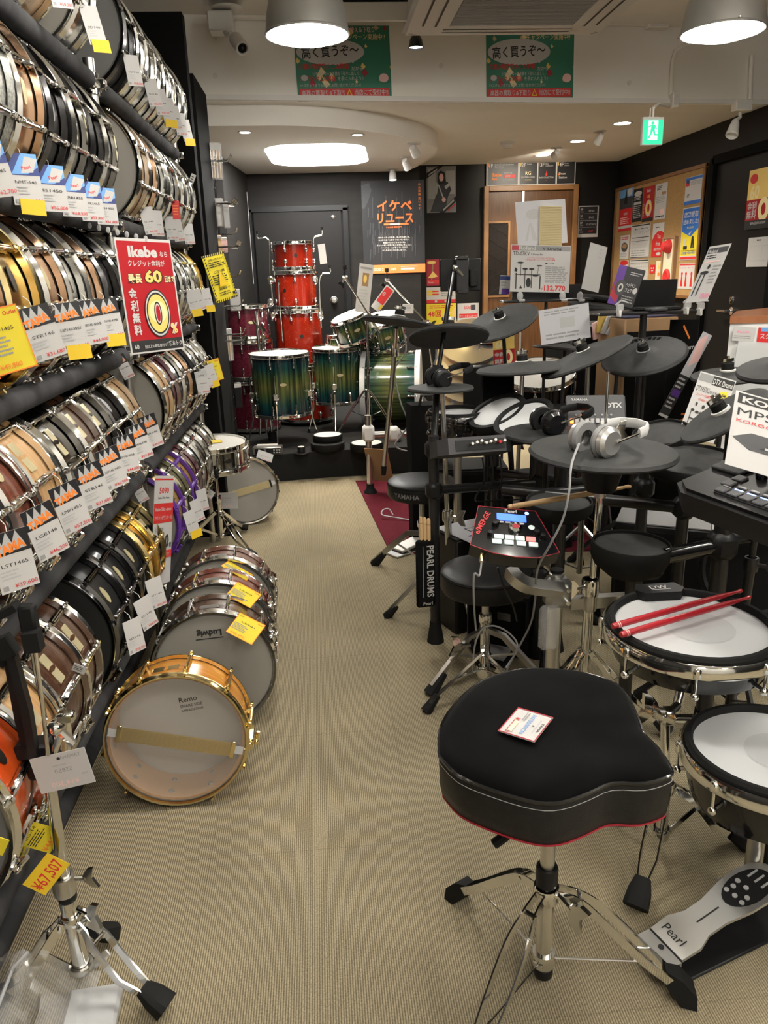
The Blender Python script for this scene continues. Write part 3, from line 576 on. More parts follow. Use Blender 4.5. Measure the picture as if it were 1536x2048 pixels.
for x0, x1, n, s1, s2, c in cells:
    it += [('r', x0 + .006, .05, x1, .94, 'poster_black'), ('r', x0 + .014, .76, x0 + .022, .9, c), ('t', x0 + .026, .74, .2, n, 'paper', 'L', .02), ('t', x0 + .085, .82, .08, s1, 'paper', 'L', .004), ('t', x0 + .085, .74, .08, s2, 'paper', 'L', .004)]
it += [('t', .06, .38, .2, 'Ikebe', 'orange', 'L', .03), ('t', .06, .24, .13, 'Park', 'orange', 'L', .03), ('t', .2, .48, .08, 'PREMIUM', 'paper', 'L', .02), ('r', .2, .32, .32, .45, 'red'), ('t', .21, .34, .12, 'AMP', 'paper', 'L', .02), ('t', .21, .22, .08, 'COLLECTION', 'paper', 'L', 0, 0, .1), ('t', .466, .42, .2, 'RG', 'pale_gold', 'C', .005), ('t', .466, .3, .09, 'HEARTMAN GUITARS', 'paper', 'C', .005, 0, .15), ('t', .466, .2, .07, 'GUITARS', 'gold_ink', 'C'), ('p', [(.665, .36), (.675, .36), (.683, .42), (.676, .5), (.672, .6), (.667, .5), (.658, .42)], 'red'), ('t', .672, .27, .09, 'BASS COLLECTION', 'paper', 'C', .01, 0, .16), ('t', .672, .18, .05, 'ikebe', 'red', 'C'), ('t', .81, .4, .13, 'Drum', 'paper', 'L', .02), ('t', .81, .25, .13, 'Station', 'paper', 'L', .02), ('p', [(.8, .38), (.825, .38), (.83, .46), (.81, .46)], 'orange')]
wall_sheet('floor_guide_board', 'long black and white floor guide board reading 1F 2F 3F 4F over the wooden door', 'sign', (973, 322, 1152, 321, 973, 373), 8.2, 'paper', it, .03)
it = [('r', .06, .10, .94, .97, 'poster_black')]
for k, n in enumerate(['4F', '3F', '2F', '1F']):
    y = .755 - k * .215; it += [('t', .1, y + .1, .1, n, 'paper', 'L', .015), ('l', .1, y + .03, .3, y + .08, 2, 'ink_grey'), ('t', .65, y + .06, .08, ['Drum', 'BASS', 'GUITARS', 'AMP'][k], ['paper', 'light_grey', 'light_grey', 'red'][k], 'C', .01), ('r', .06, y - .008, .94, y, 'paper')]
wall_sheet('floor_guide_board', 'small upright floor guide sign beside the wooden door', 'sign', (1157, 412, 1198, 412, 1155, 475), 8.2, 'paper', it)
wall_sheet('flyer', 'brown and red picture flyer with a brass cymbal behind the tablet holder', 'flyer', (853, 519, 878, 519, 853, 572), 8.2, 'dark_red', [('e', .4, .88, .35, .06, 'gold_ink'), ('p', [(.35, .2), (.5, .3), (.55, .8), (.45, .82)], 'brown_board'), ('p', [(.1, .3), (.5, .55), (.9, .35), (.5, .3)], 'gold_ink'), ('r', .05, .08, .98, .22, 'red'), ('t', .1, .1, .09, 'Drum', 'paper', 'L', .01)])
wall_sheet('flyer', 'white price flyer with red and yellow rows and a red foot', 'flyer', (853, 575, 911, 575, 853, 607), 8.2, 'paper', [('r', 0, 0, 1, .22, 'red'), ('r', .02, .5, .4, .62, 'yellow'), ('r', .02, .68, .4, .8, 'yellow'), ('r', .2, .52, .42, .6, 'red'), ('r', .2, .7, .42, .78, 'red'), ('l', .5, .4, .95, .95, 4, 'ink_grey'), ('r', .28, .04, .36, .18, 'paper'), ('r', .62, .04, .7, .18, 'paper')])
wall_sheet('flyer', 'yellow flyer with a large red number behind the boom pole', 'flyer', (853, 608, 912, 608, 853, 658), 8.2, 'sun_yellow', [('p', [(.2, .1), (.6, .3), (1, .9), (1, .5), (.5, .05)], 'gold_ink'), ('t', .05, .5, .28, '48回', 'red', 'L', .02), ('r', 0, 0, 1, .08, 'red'), ('e', .7, .4, .16, .3, 'cream'), ('r', .74, .3, .86, .6, 'sun_yellow'), ('l', .1, .8, .9, .95, 2, 'red')])
wall_sheet('flyer', 'white anniversary flyer with a red band and the number ten', 'flyer', (915, 607, 958, 607, 915, 665), 8.2, 'paper', [('t', .3, .80, .16, '50th', 'red', 'L', .01), ('r', .62, .76, .84, .94, 'charcoal'), ('r', .08, .50, .94, .64, 'red'), ('t', .5, .53, .09, 'カウントダウンセール', 'paper', 'C', .01, 0, .8), ('t', .12, .28, .13, '最大', 'ink', 'L', .01), ('t', .5, .16, .32, '10', 'ink', 'L', .03), ('r', .08, .03, .94, .1, 'red'), ('l', .12, .15, .42, .25, 2, 'ink')])
wall_sheet('notice_strip', 'tall narrow notice strip on the side pier beside the black door', 'notice', (484, 384, 494, 384, 492, 568), 7.55, 'paper', [('l', .15, .05, .85, .95, 16, 'ink_grey'), ('r', 0, .82, 1, .95, 'lavender')])
# ================================================================ cork board
XW = 3.088
a, b, c = P(1236, 378, x=XW), P(1418, 324, x=XW), P(1392, 593, x=XW)
y1, y0, z1, z0 = a.y, b.y, (a.z + b.z) / 2, c.z - .02
t = thing('cork_board', 'big cork notice board in a wooden frame full of pinned flyers', 'notice board', TR((XW, (y0 + y1) / 2, (z0 + z1) / 2), z=(-1, 0, 0), x=(0, -1, 0)))
bw, bh = y1 - y0, z1 - z0
m = MB(); m.box((0, 0, .008), (bw, bh, .014)); obj('cork_panel', m, 'cork', t)
for c, d in (((0, bh / 2 - .015, .014), (bw, .03, .028)), ((0, -bh / 2 + .015, .014), (bw, .03, .028)), ((bw / 2 - .015, 0, .014), (.03, bh - .06, .028)), ((-bw / 2 + .015, 0, .014), (.03, bh - .06, .028))):
    m = MB(); m.box(c, d, None, .003); obj('frame_rail', m, 'frame_wood', t)
def pin(label, q, bg, items, name='pinned_flyer', xo=.018, cat='flyer'):
    q = [(1200 + x / 4.571, 300 + y / 4.571) for x, y in q]; a, b, c = [P(*p, x=XW - xo) for p in q]
    M, w, h = quad_M(a, Vector((a.x, b.y, a.z)), Vector((a.x, a.y, c.z))); return sheet(name, label, cat, w, h, M, bg, items)
pin('flyer with a dark photo on top and red lower half on the cork board', [(190, 345), (310, 322), (172, 748)], 'paper', [('r', 0, .52, 1, 1, 'sky_blue'), ('r', 0, .5, 1, .75, 'charcoal'), ('p', [(.3, .6), (.5, .95), (.6, .6)], 'ink'), ('r', 0, .12, 1, .5, 'red'), ('t', .5, .36, .06, '楽器買取', 'paper', 'C', .01), ('l', .1, .15, .9, .32, 4, 'pale_pink'), ('r', 0, 0, 1, .06, 'red'), ('e', .75, .86, .18, .09, 'paper')])
pin('narrow black flyer with white writing on the cork board', [(310, 365), (395, 352), (298, 662)], 'poster_black', [('e', .5, .85, .4, .08, 'paper'), ('l', .1, .65, .9, .78, 3, 'paper'), ('l', .1, .1, .9, .5, 7, 'light_grey'), ('r', .1, .52, .9, .6, 'light_grey')])
pin('narrow red flyer with a golden zero on the cork board', [(402, 345), (502, 330), (388, 660)], 'poster_red', [('t', .5, .84, .13, 'Ikebe', 'paper', 'C', .02), ('t', .5, .68, .1, '60回', 'gold_ink', 'C', .02), ('e', .55, .38, .3, .24, 'paper'), ('e', .55, .38, .25, .2, 'gold_ink'), ('e', .55, .38, .1, .12, 'poster_red'), ('r', 0, 0, 1, .1, 'ink'), ('t', .12, .45, .09, '金', 'paper', 'C'), ('t', .12, .35, .09, '利', 'paper', 'C'), ('t', .12, .25, .09, '無', 'paper', 'C'), ('t', .12, .15, .09, '料', 'paper', 'C')])
pin('white price leaflet with a brown box on the cork board', [(515, 318), (620, 300), (500, 640)], 'paper', [('l', .1, .82, .6, .95, 3, 'ink'), ('r', .55, .68, .92, .76, 'brown_board'), ('l', .1, .45, .9, .65, 4, 'ink_grey'), ('r', .5, .14, .85, .28, 'pale_pink'), ('l', .1, .04, .9, .12, 1, 'ink')])
pin('small white flyer with a snare photo on the cork board', [(190, 785), (272, 770), (182, 1000)], 'paper', [('e', .5, .5, .35, .2, 'cast_grey'), ('e', .5, .55, .26, .1, 'brown_board'), ('l', .1, .8, .9, .95, 2, 'red'), ('l', .1, .1, .9, .25, 3, 'ink_grey')])
pin('white monthly planner with handwriting on the cork board', [(288, 692), (464, 680), (274, 992)], 'paper', [('r', .04, .95, .98, .985, 'ink'), ('t', .2, .84, .08, 'Mon Fri Mon Tue', 'ink', 'L', .004, 0, .7), ('t', .15, .72, .12, 'ろとスケハイ', 'ink_grey', 'L', .004, 0, .8), ('r', .06, .6, .96, .62, 'ink'), ('l', .08, .3, .92, .58, 6, 'light_grey'), ('r', .06, .5, .96, .51, 'ink'), ('l', .08, .05, .9, .25, 3, 'ink_grey'), ('r', .04, .01, .98, .03, 'ink')])
pin('white leaflet reading Tax Free in a red circle on the cork board', [(487, 675), (590, 660), (476, 980)], 'paper', [('p', [(0, 0), (1, 0), (1, .7), (.8, .76), (.5, .76), (.2, .66), (0, .5)], 'red'), ('t', .6, .55, .17, 'Tax', 'paper', 'C', .02), ('t', .55, .34, .17, 'Free', 'paper', 'C', .02), ('t', .55, .2, .09, '消費税免税', 'paper', 'C', .005, 0, .7), ('e', .65, .09, .2, .05, 'paper'), ('l', .3, .85, .7, .9, 1, 'ink')])
pin('white table sheet below the planner on the cork board', [(275, 1005), (446, 995), (270, 1230)], 'paper', [('r', .04, .94, .98, .98, 'ink'), ('r', .04, .86, .98, .88, 'ink')] + [('r', .05 + .1 * k, .1, .055 + .1 * k, .84, 'ink_grey') for k in range(10)] + [('r', .04, .1 + .12 * k, .98, .108 + .12 * k, 'ink_grey') for k in range(7)])
pin('small red ticket with a face pattern on the cork board', [(458, 1050), (505, 1042), (455, 1128)], 'red', [('e', .3, .6, .1, .1, 'paper'), ('e', .7, .6, .1, .1, 'paper'), ('r', .3, .25, .7, .35, 'paper')])
pin('pale orange illustrated slip on the cork board', [(515, 1015), (575, 1005), (505, 1190)], 'cream', [('p', [(.2, .1), (.8, .2), (.7, .5), (.3, .5)], 'pale_pink'), ('p', [(.3, .55), (.8, .6), (.7, .95), (.5, .7), (.35, .95)], 'gold_ink'), ('e', .5, .3, .18, .1, 'orange')])
pin('red and white small flyer low on the cork board', [(180, 1012), (262, 1005), (176, 1120)], 'paper', [('e', .5, .8, .45, .2, 'red'), ('l', .1, .1, .9, .5, 3, 'red')])
pin('white sheet with blue bands and a portrait at the top of the cork board', [(788, 258), (962, 228), (768, 508)], 'paper', [('r', 0, .88, 1, .98, 'blue'), ('r', .02, .68, .22, .9, 'red'), ('r', .04, .78, .2, .9, 'navy'), ('l', .28, .68, .92, .84, 4, 'ink_grey'), ('l', .12, .26, .28, .4, 3, 'ink'), ('r', 0, 0, 1, .13, 'blue')])
pin('tall blue and yellow store pickup poster on the cork board', [(762, 535), (925, 512), (725, 1008)], 'paper', [('r', .03, .08, .97, .98, 'sun_yellow'), ('p', [(.03, .98), (.97, .98), (.97, .6), (.55, .44), (.03, .55)], 'blue'), ('t', .5, .82, .115, '店舗受取', 'paper', 'C', .02, 0, .8), ('t', .5, .69, .105, '始めました!', 'paper', 'C', .02, 0, .86), ('t', .5, .6, .05, 'もっとお得に', 'sun_yellow', 'C', .01), ('p', [(.4, .5), (.48, .47), (.6, .55), (.5, .52)], 'paper'), ('e', .28, .38, .07, .035, 'paper'), ('r', .18, .2, .4, .27, 'ink'), ('p', [(.2, .27), (.36, .27), (.32, .35), (.24, .35)], 'paper'), ('e', .68, .42, .06, .03, 'ink'), ('p', [(.6, .22), (.66, .22), (.7, .3), (.72, .22), (.78, .22), (.76, .4), (.62, .4)], 'ink'), ('l', .05, .17, .95, .19, 1, 'ink'), ('t', .5, .115, .055, 'ご店舗で受け取り', 'blue', 'C', .006, 0, .8), ('r', .03, .015, .97, .06, 'red')])
pin('white leaflet with red dress shapes at the foot of the cork board', [(728, 1040), (880, 1028), (712, 1268)], 'paper', [('r', .02, .93, .98, .98, 'red'), ('t', .5, .8, .08, 'レッスン・オープン', 'red', 'C', .005, 0, .8)] + [('p', [(x - .07, .1), (x + .07, .1), (x + .03, .5), (x + .06, .62), (x, .7), (x - .06, .62), (x - .03, .5)], 'red') for x in (.2, .45, .78)])
# fire alarm box on the board
q = [(1200 + x / 4.571, 300 + y / 4.571) for x, y in ((597, 800), (712, 795), (575, 1230))]; a, b, c = [P(*p, x=XW - .02) for p in q]
M, w_, h_ = quad_M(a, Vector((a.x, b.y, a.z)), Vector((a.x, a.y, c.z))); t = thing('fire_alarm', 'white fire alarm panel with red lamp and red call button on the cork board', 'fire alarm', M)
m = MB(); m.box((0, 0, .0), (w_ * .8, h_ * .96, .03)); obj('panel', m, 'cream', t)
for s in (-1, 1):
    m = MB(); m.box((s * w_ * .45, 0, .005), (w_ * .1, h_, .04)); obj('frame_rail', m, 'brown_board', t)
m = MB(); m.box((0, h_ * .49, .005), (w_ * .8, .02, .04)); obj('frame_rail', m, 'brown_board', t)
m = MB(); m.lathe([(.06, 0), (.055, .02), (.035, .06), (.0, .075)], 24, TR((0, h_ * .3, .015))); obj('lamp_dome', m, 'red', t)
m = MB(); m.lathe([(.065, 0), (.065, .012), (.05, .02), (.02, .014), (0, .014)], 28, TR((0, -h_ * .33, .015))); obj('call_button', m, 'red', t)
# sheets on the black door
def door_sheet(label, q, bg, items, x=3.035):
    a, b, c = [P(*p, x=x) for p in q]; M, w, h = quad_M(a, Vector((a.x, b.y, a.z)), Vector((a.x, a.y, c.z))); return sheet('door_poster', label, 'poster', w, h, M, bg, items)
door_sheet('red and gold zero percent poster on the black door', [(1500, 342), (1556, 335), (1491, 460)], 'gold_ink', [('r', 0, 0, 1, .5, 'poster_red'), ('t', .1, .52, .3, '60', 'pale_gold', 'L', .03), ('t', .04, .33, .16, '金利', 'paper', 'L', .02), ('t', .04, .19, .16, '無料', 'paper', 'L', .02), ('e', .65, .32, .2, .2, 'pale_gold'), ('e', .65, .32, .08, .1, 'poster_red'), ('r', 0, 0, 1, .15, 'ink'), ('t', .5, .08, .05, '最長60回まで金利無料', 'paper', 'C'), ('e', .2, .85, .14, .08, 'red')])
door_sheet('white handwritten plan sheet on the black door', [(1498, 476), (1556, 472), (1493, 534)], 'paper', [('l', .3, .85, .5, .95, 1, 'ink'), ('r', .08, .2, .1, .7, 'light_grey'), ('r', .08, .7, .7, .72, 'light_grey'), ('r', .08, .2, .7, .22, 'light_grey'), ('r', .5, .3, .52, .7, 'light_grey')])
# ================================================================ drums
_pm = {}
def pm(key, fn):
    if key not in _pm: _pm[key] = fn()
    return _pm[key]
def hoop_mesh(R, mt, kind):
    def f():
        m = MB()
        if kind == 'cast': pf = [(R + .003, -.010), (R + .017, -.010), (R + .018, -.006), (R + .013, .001), (R + .012, .012), (R + .010, .016), (R + .004, .016), (R + .003, .010)]
        elif kind == 'slim': pf = [(R + .003, -.007), (R + .012, -.007), (R + .0125, -.005), (R + .009, .0), (R + .0085, .009), (R + .007, .012), (R + .003, .011)]
        elif kind == 'wood': pf = [(R + .002, -.022), (R + .016, -.022), (R + .018, -.019), (R + .018, .015), (R + .015, .018), (R + .004, .018), (R + .002, .014)]
        else: pf = [(R + .003, -.011), (R + .017, -.012), (R + .018, -.010), (R + .009, -.006), (R + .008, .009), (R + .013, .013), (R + .012, .015), (R + .005, .012)]
        m.lathe(pf, 44, None, True); return mesh_of('hoop', m, mt)
    return pm(('hoop', round(R, 4), mt, kind), f)
def head_mesh(R, mt):
    def f():
        m = MB(); m.lathe([(0, .0045), (R - .016, .0045), (R - .001, .004), (R + .003, .0)], 40); return mesh_of('drumhead', m, mt)
    return pm(('head', round(R, 4), mt), f)
def shell_mesh(R, d, mt, mt_in):
    def f():
        m = MB().mat(mt); h = d / 2 - .004; m.lathe([(R, -h), (R, -h * .5), (R, 0), (R, h * .5), (R, h)], 44); m.mat(mt_in).lathe([(R - .007, h), (R - .007, -h)], 44)
        m.mat(mt).lathe([(R, h), (R - .007, h)], 44); m.lathe([(R - .007, -h), (R, -h)], 44); return mesh_of('shell', m)
    return pm(('shell', round(R, 4), round(d, 4), mt, mt_in), f)
def lug_mesh(d, style, mt):
    def f():
        m = MB()
        if style == 'tube':
            L = d * .62; m.cyl((.016, 0, -L / 2), (.016, 0, L / 2), .0052, n=8)
            for s in (-1, 1): m.cyl((-.001, 0, s * L * .36), (.018, 0, s * L * .36), .006, n=8)
        elif style == 'dot':
            m.sph((.012, 0, d / 2 - .052), .017, 10, 6, (.75, .8, 1.0)); m.cyl((.014, 0, d / 2 - .05), (.014, 0, d / 2 - .028), .006, n=8)
        elif style == 'arch':
            m.box((.009, 0, d / 2 - .058), (.018, .014, .046), None, .005); m.cyl((.012, 0, d / 2 - .045), (.012, 0, d / 2 - .024), .006, n=8)
        else:
            L = d * .58; m.box((.008, 0, 0), (.016, .017, L), None, .005)
            for s in (-1, 1): m.cyl((.011, 0, s * L * .45), (.011, 0, s * (L * .5 + .006)), .006, n=8)
        return mesh_of('lug', m, mt)
    return pm(('lug', round(d, 4), style, mt), f)
def rod_mesh(d, style, mt, wood=False):
    def f():
        m = MB(); x = .014; e = d / 2 + .004; i0 = d * .3 if style not in ('dot', 'arch') else d / 2 - .05
        m.cyl((x, 0, -e if style not in ('dot', 'arch') else i0), (x, 0, e), .0028, n=6)
        for s in ((-1, 1) if style not in ('dot', 'arch') else (1,)):
            m.cyl((x, 0, s * (e - .012)), (x, 0, s * (e - .008)), .0072, n=8); m.box((x, 0, s * (e + .002)), (.006, .006, .016)); m.box((x - .002, 0, s * (e - .017)), (.012, .013, .009), None, .002)
        return mesh_of('tension_rod', m, mt)
    return pm(('rod', round(d, 4), style, mt), f)
def badge_mesh(kind, R, mt):
    def f():
        m = MB()
        if kind == 'oval': m.prism([(.024 * math.cos(a), .011 * math.sin(a)) for a in [2 * PI * k / 20 for k in range(20)]], 0, .002)
        elif kind == 'round': m.prism(ring_pts(.014, 18), 0, .002)
        elif kind == 'keystone': m.prism([(-.03, .009), (-.026, .014), (.026, .014), (.03, .009), (.03, -.009), (.026, -.014), (-.026, -.014), (-.03, -.009)], 0, .002)
        else: m.prism([(-.034, .012), (-.032, .014), (.032, .014), (.034, .012), (.034, -.012), (.032, -.014), (-.032, -.014), (-.034, -.012)], 0, .002)
        m2 = MB(); m2.add([(R + .0008 + v[2] - (v[0] ** 2) / (2 * R), v[0], v[1]) for v in m.v], m.f); return mesh_of('badge', m2, mt)
    return pm(('badge', kind, round(R, 3), mt), f)
def drum(name, label, cat, M, R=.178, d=.14, shell='steel_shell', hoop='chrome', lug='chrome', style='box', n=10, hf='head_hazy', hb='head_hazy', badge='rect', bm='badge_dark', hk='flange', inner='maple_in', snare=True, wires=False, group=None, bz=0.0, rods=True, ba=0.0, wa=-72):
    """a drum on its local Z axis; its badge looks along local X; hf is the head on +Z"""
    t = thing(name, label, cat, M, group); h = d / 2
    put('shell', shell_mesh(R, d, shell, inner), t)
    for s, hm in ((1, hf), (-1, hb)):
        T = Matrix.Translation((0, 0, s * h)) @ (Matrix() if s > 0 else Matrix.Rotation(PI, 4, 'X'))
        put('hoop', hoop_mesh(R, hoop, hk), t, T)
        if hm: put('drumhead', head_mesh(R, hm), t, T)
    lm, rm = lug_mesh(d, style, lug), rod_mesh(d, style, lug)
    for k in range(n):
        for T in ((Matrix(),) if style not in ('dot', 'arch') else (Matrix(), Matrix.Rotation(PI, 4, 'X'))):
            lo = put('lug', lm, t, Matrix.Rotation(2 * PI * (k + .5) / n, 4, 'Z') @ Matrix.Translation((R, 0, 0)) @ T)
            if rods: put('tension_rod', rm, lo)
    if badge: put('badge', badge_mesh(badge, R, bm), t, Matrix.Rotation(ba, 4, 'Z') @ Matrix.Translation((0, 0, bz)))
    if snare:
        def so():
            m = MB(); m.box((.012, 0, 0), (.02, .03, d * .5), None, .004); m.box((.03, .0, -.005), (.012, .018, d * .42), None, .004); m.box((.014, 0, -d * .36), (.016, .024, .03), None, .003); m.cyl((.03, .0, d * .1), (.03, .03, d * .1), .005, n=8); m.cyl((.014, 0, d * .25), (.014, 0, d * .36), .009, n=10); return mesh_of('strainer', m, lug)
        put('strainer', pm(('st', round(d, 4), lug), so), t, Matrix.Rotation(R_(wa), 4, 'Z') @ Matrix.Translation((R, 0, 0)))
        def bo():
            m = MB(); m.box((.01, 0, -d * .2), (.018, .028, d * .4), None, .004); m.cyl((.02, -.008, -d * .3), (.024, -.008, -d * .3), .004, n=8); m.cyl((.02, .008, -d * .3), (.024, .008, -d * .3), .004, n=8); return mesh_of('butt_plate', m, lug)
        put('butt_plate', pm(('bu', round(d, 4), lug), bo), t, Matrix.Rotation(R_(wa + 180), 4, 'Z') @ Matrix.Translation((R, 0, 0)))
    if wires:
        w = MB(); s = 1 if wires > 0 else -1
        for k in range(20): w.box((0, -.019 + k * .002, s * (h + .009)), (.29, .0012, .0015))
        Mw = Matrix.Rotation(R_(wa), 4, 'Z'); ws = obj('snare_wires', w, 'snare_wire', t, Mw, smooth=0)
        for e in (-1, 1):
            b = MB(); b.box((e * .148, 0, s * (h + .010)), (.012, .046, .003), None, .001); obj('wire_clip', b, lug, ws)
            b = MB(); b.box((e * .163, 0, s * (h + .008)), (.024, .022, .001)); obj('strap', b, 'milky_plastic', ws)
    return t
# ---------------------------------------------------------------- price tags
def tag_print(kind, model, price, w, h):
    it = []
    if kind == 'tama': it = [('r', 0, .62, 1, 1, 'poster_black'), ('p', [(.1, .75), (.2, .98), (.3, .8), (.45, 1), (.55, .8), (.7, .99), (.85, .78), (.9, .68), (.1, .66)], 'light_grey'), ('t', .5, .66, .21, 'TAMA', 'orange', 'C', .05, 10, .8)]
    elif kind == 'blue': it = [('r', 0, .58, 1, 1, 'navy'), ('p', [(.1, .6), (.5, 1), (1, 1), (1, .75), (.6, .6)], 'sky_blue'), ('p', [(.4, .62), (.6, .95), (1, .9), (.8, .64)], 'paper'), ('t', .6, .70, .1, 'Pearl', 'red', 'C', .02, 12)]
    elif kind == 'grey': it = [('r', 0, .72, 1, 1, 'light_grey'), ('t', .5, .78, .1, 'Ludwig', 'ink', 'C', .01)]
    elif kind == 'outlet': it = [('t', .96, .87, .085, 'Outlet', 'red', 'R', .02), ('t', .06, .87, .06, 'SAKAE', 'ink', 'L', .004)]
    if kind == 'outlet': it += [('r', 0, 0, 1, .02, 'orange'), ('r', 0, .98, 1, 1, 'orange'), ('r', 0, 0, .02, 1, 'orange'), ('r', .98, 0, 1, 1, 'orange'), ('t', .5, .64, .085, model, 'ink', 'C', .0, 0, .5), ('l', .06, .26, .6, .58, 5, 'ink_grey'), ('t', .1, .07, .11, price, 'orange', 'L', .01, 0, .55)]
    else: it += [('t', .5, .42, .085, model, 'ink', 'C', .0, 0, .7), ('l', .08, .2, .6, .38, 3, 'light_grey'), ('r', .06, .04, .2, .12, 'ink_grey'), ('t', .96, .05, .10, price, 'red', 'R', .004, 0, .6)]
    return it
def price_tag(label, M, kind='tama', model='LST146', price='¥39,800', w=.062, h=.098, slip=None, group=None, string=True):
    bg = 'sun_yellow' if kind == 'outlet' else 'card_white'
    me = pm(('tg', bg, w, h), lambda: mesh_of('price_tag', MB().box((0, 0, -.0005), (w, h, .001)), bg, 0)); o = put('price_tag', me, None, M); tag(o, label, 'price tag', group)
    def f(): p = MB(); prints(p, tag_print(kind, model, price, w, h), w, h); return mesh_of('lettering', p, None, 0)
    put('lettering', pm(('tp', kind, model, price, w, h), f), o)
    if slip:
        def g():
            m = MB().mat('yellow'); m.box((0, 0, 0), (.05, .03, .0008)); prints(m, [('t', .5, .25, .7, slip, 'red', 'C', .01, 0, .8)], .05, .03); return mesh_of('price_slip', m, None, 0)
        put('price_slip', pm(('sl', slip), g), o, TR((.004, -h / 2 - .004, .002), (0, 0, -4)))
    if string:
        put('string', pm(('str', h), lambda: mesh_of('string', MB().tube([(0, h * .47, 0), (.004, h * .6, -.01), (0, h * .72, -.022)], .0007, 4), 'white_plastic')), o)
    return o
# ================================================================ the display rack on the wall side
PX_ = -.62; ROWS = [1.905, 1.515, 1.125, .733, .315]
rk = thing('display_rack', 'long tubular drum rack with grey foam covered rails along the wall', 'rack', TR((-.8, 2.5, 0)))
IR = inv(rk)
for y in (.62, 2.58, 3.98):
    for x, nm in ((-.622, 'post'), (-1.08, 'post')):
        m = MB(IR); m.cyl((x, y, 0), (x, y, 2.05 if x < -.9 else 1.97), .0165, n=14); o = obj(nm, m, 'satin_steel' if y > 1 else 'chrome', rk)
    for z in ROWS:
        m = MB(IR); m.cyl((-.622, y, z - .03), (-.622, y, z + .026), .024, n=12); m.cyl((PX_, y - .05, z), (PX_, y + .05, z), .022, n=10); m.box((-.594, y, z - .003), (.03, .03, .03), None, .004); obj('clamp', m, 'chrome', rk)
        m = MB(IR); m.cyl((-1.08, y, z - .03), (-.622, y, z - .03), .013, n=10); obj('cross_tube', m, 'satin_steel', rk)
for zi, z in enumerate(ROWS):
    for (ya, yb) in ((.64, 2.52), (2.64, 3.95)):
        m = MB(IR); pts = [(PX_ + .0015 * math.sin(9 * t), ya + (yb - ya) * t, z + .002 * math.sin(7 * t + zi)) for t in [k / 12 for k in range(13)]]; m.tube(pts, .0265, 16); obj('foam_rail', m, 'foam', rk)
        m = MB(IR); m.cyl((-.87, ya, z - .02), (-.87, yb, z - .02), .02, n=12); obj('foam_rail', m, 'foam', rk)
m = MB(IR); m.cyl((-.74, .6, .03), (-.74, 4.0, .03), .028, n=12); obj('foot_rail', m, 'foam', rk)
DX = PX_ - .112; DZ = math.sqrt((.1965 + .0265) ** 2 - .112 ** 2)
LOOKS = {   # name: shell, hoop, lug, style, front head, back head, badge, badge material, words
 'steel': dict(shell='steel_shell', hf='head_hazy', bm='badge_dark', w='chrome steel'), 'steelt': dict(shell='steel_shell', style='tube', hf='head_smoke', bm='badge_cream', badge='round', w='polished steel tube lug'),
 'copper': dict(shell='copper', badge='oval', bm='badge_cream', w='copper shelled'), 'brass': dict(shell='brass_shell', hoop='brass', lug='brass', badge='oval', w='all brass'), 'gold': dict(shell='gold_sparkle', hoop='chrome', lug='brass', badge='rect', bm='badge_cream', w='gold sparkle'),
 'silver': dict(shell='silver_sparkle', badge='rect', bm='badge_dark', w='silver sparkle'), 'nickel': dict(shell='nickel_shell', style='tube', badge='rect', bm='badge_cream', w='black nickel'), 'nickelbox': dict(shell='nickel_shell', hoop='black_nickel', lug='chrome', badge='oval', bm='cast_grey', w='dark nickel'),
 'natural': dict(shell='wood_natural', badge='rect', bm='badge_cream', w='natural maple'), 'mahog': dict(shell='wood_mahogany', badge='round', bm='badge_cream', w='mahogany'), 'walnut': dict(shell='wood_walnut', badge='rect', bm='badge_cream', w='dark walnut'),
 'black': dict(shell='black_satin', hoop='black_nickel', lug='black_nickel', badge='oval', bm='badge_cream', hf='head_black', w='satin black'), 'blackg': dict(shell='black_gloss', hoop='brass', lug='brass', badge='rect', bm='badge_cream', w='gloss black gold hooped'), 'blackc': dict(shell='black_gloss', badge='oval', bm='cast_grey', hf='head_smoke', w='gloss black'),
 'white': dict(shell='steel_shell', hf='head_white', badge='round', w='white headed chrome'), 'coated': dict(shell='wood_natural', hf='head_hazy', badge='round', bm='badge_cream', w='grey headed maple'), 'orange': dict(shell='burst_orange', badge='oval', bm='badge_dark', hf='head_smoke', w='orange burst'),
 'purple': dict(shell='gold_sparkle', hoop='purple', lug='purple', badge='rect', bm='brass', w='purple hooped gold'), 'green': dict(shell='olive', badge='oval', bm='badge_cream', w='olive green'), 'wine': dict(shell='wine_wrap', badge='oval', bm='badge_cream', w='wine red'),
 'dark': dict(shell='black_satin', hoop='black_nickel', hf='head_smoke', badge='round', bm='cast_grey', w='dark headed'), 'goldhoop': dict(shell='brass_shell', hoop='brass', lug='brass', hf='head_hazy', badge='oval', w='gold hooped grey headed')}
protos = {}
def place_drum(look, M, label, group=None, d=.14, ):
    L = LOOKS[look]; k = (look, d)
    if k in protos: return clone(protos[k], M, label, group)
    kw = {a: b for a, b in L.items() if a != 'w'}; hf = kw.pop('hf', 'head_hazy')
    protos[k] = drum('snare_drum', label, 'snare drum', M, d=d, hf=hf, hb='head_hazy', group=group, inner='maple_in', bm=kw.pop('bm', 'badge_dark'), **kw); return protos[k]
RN = ['top row', 'second row', 'third row', 'fourth row', 'bottom row']
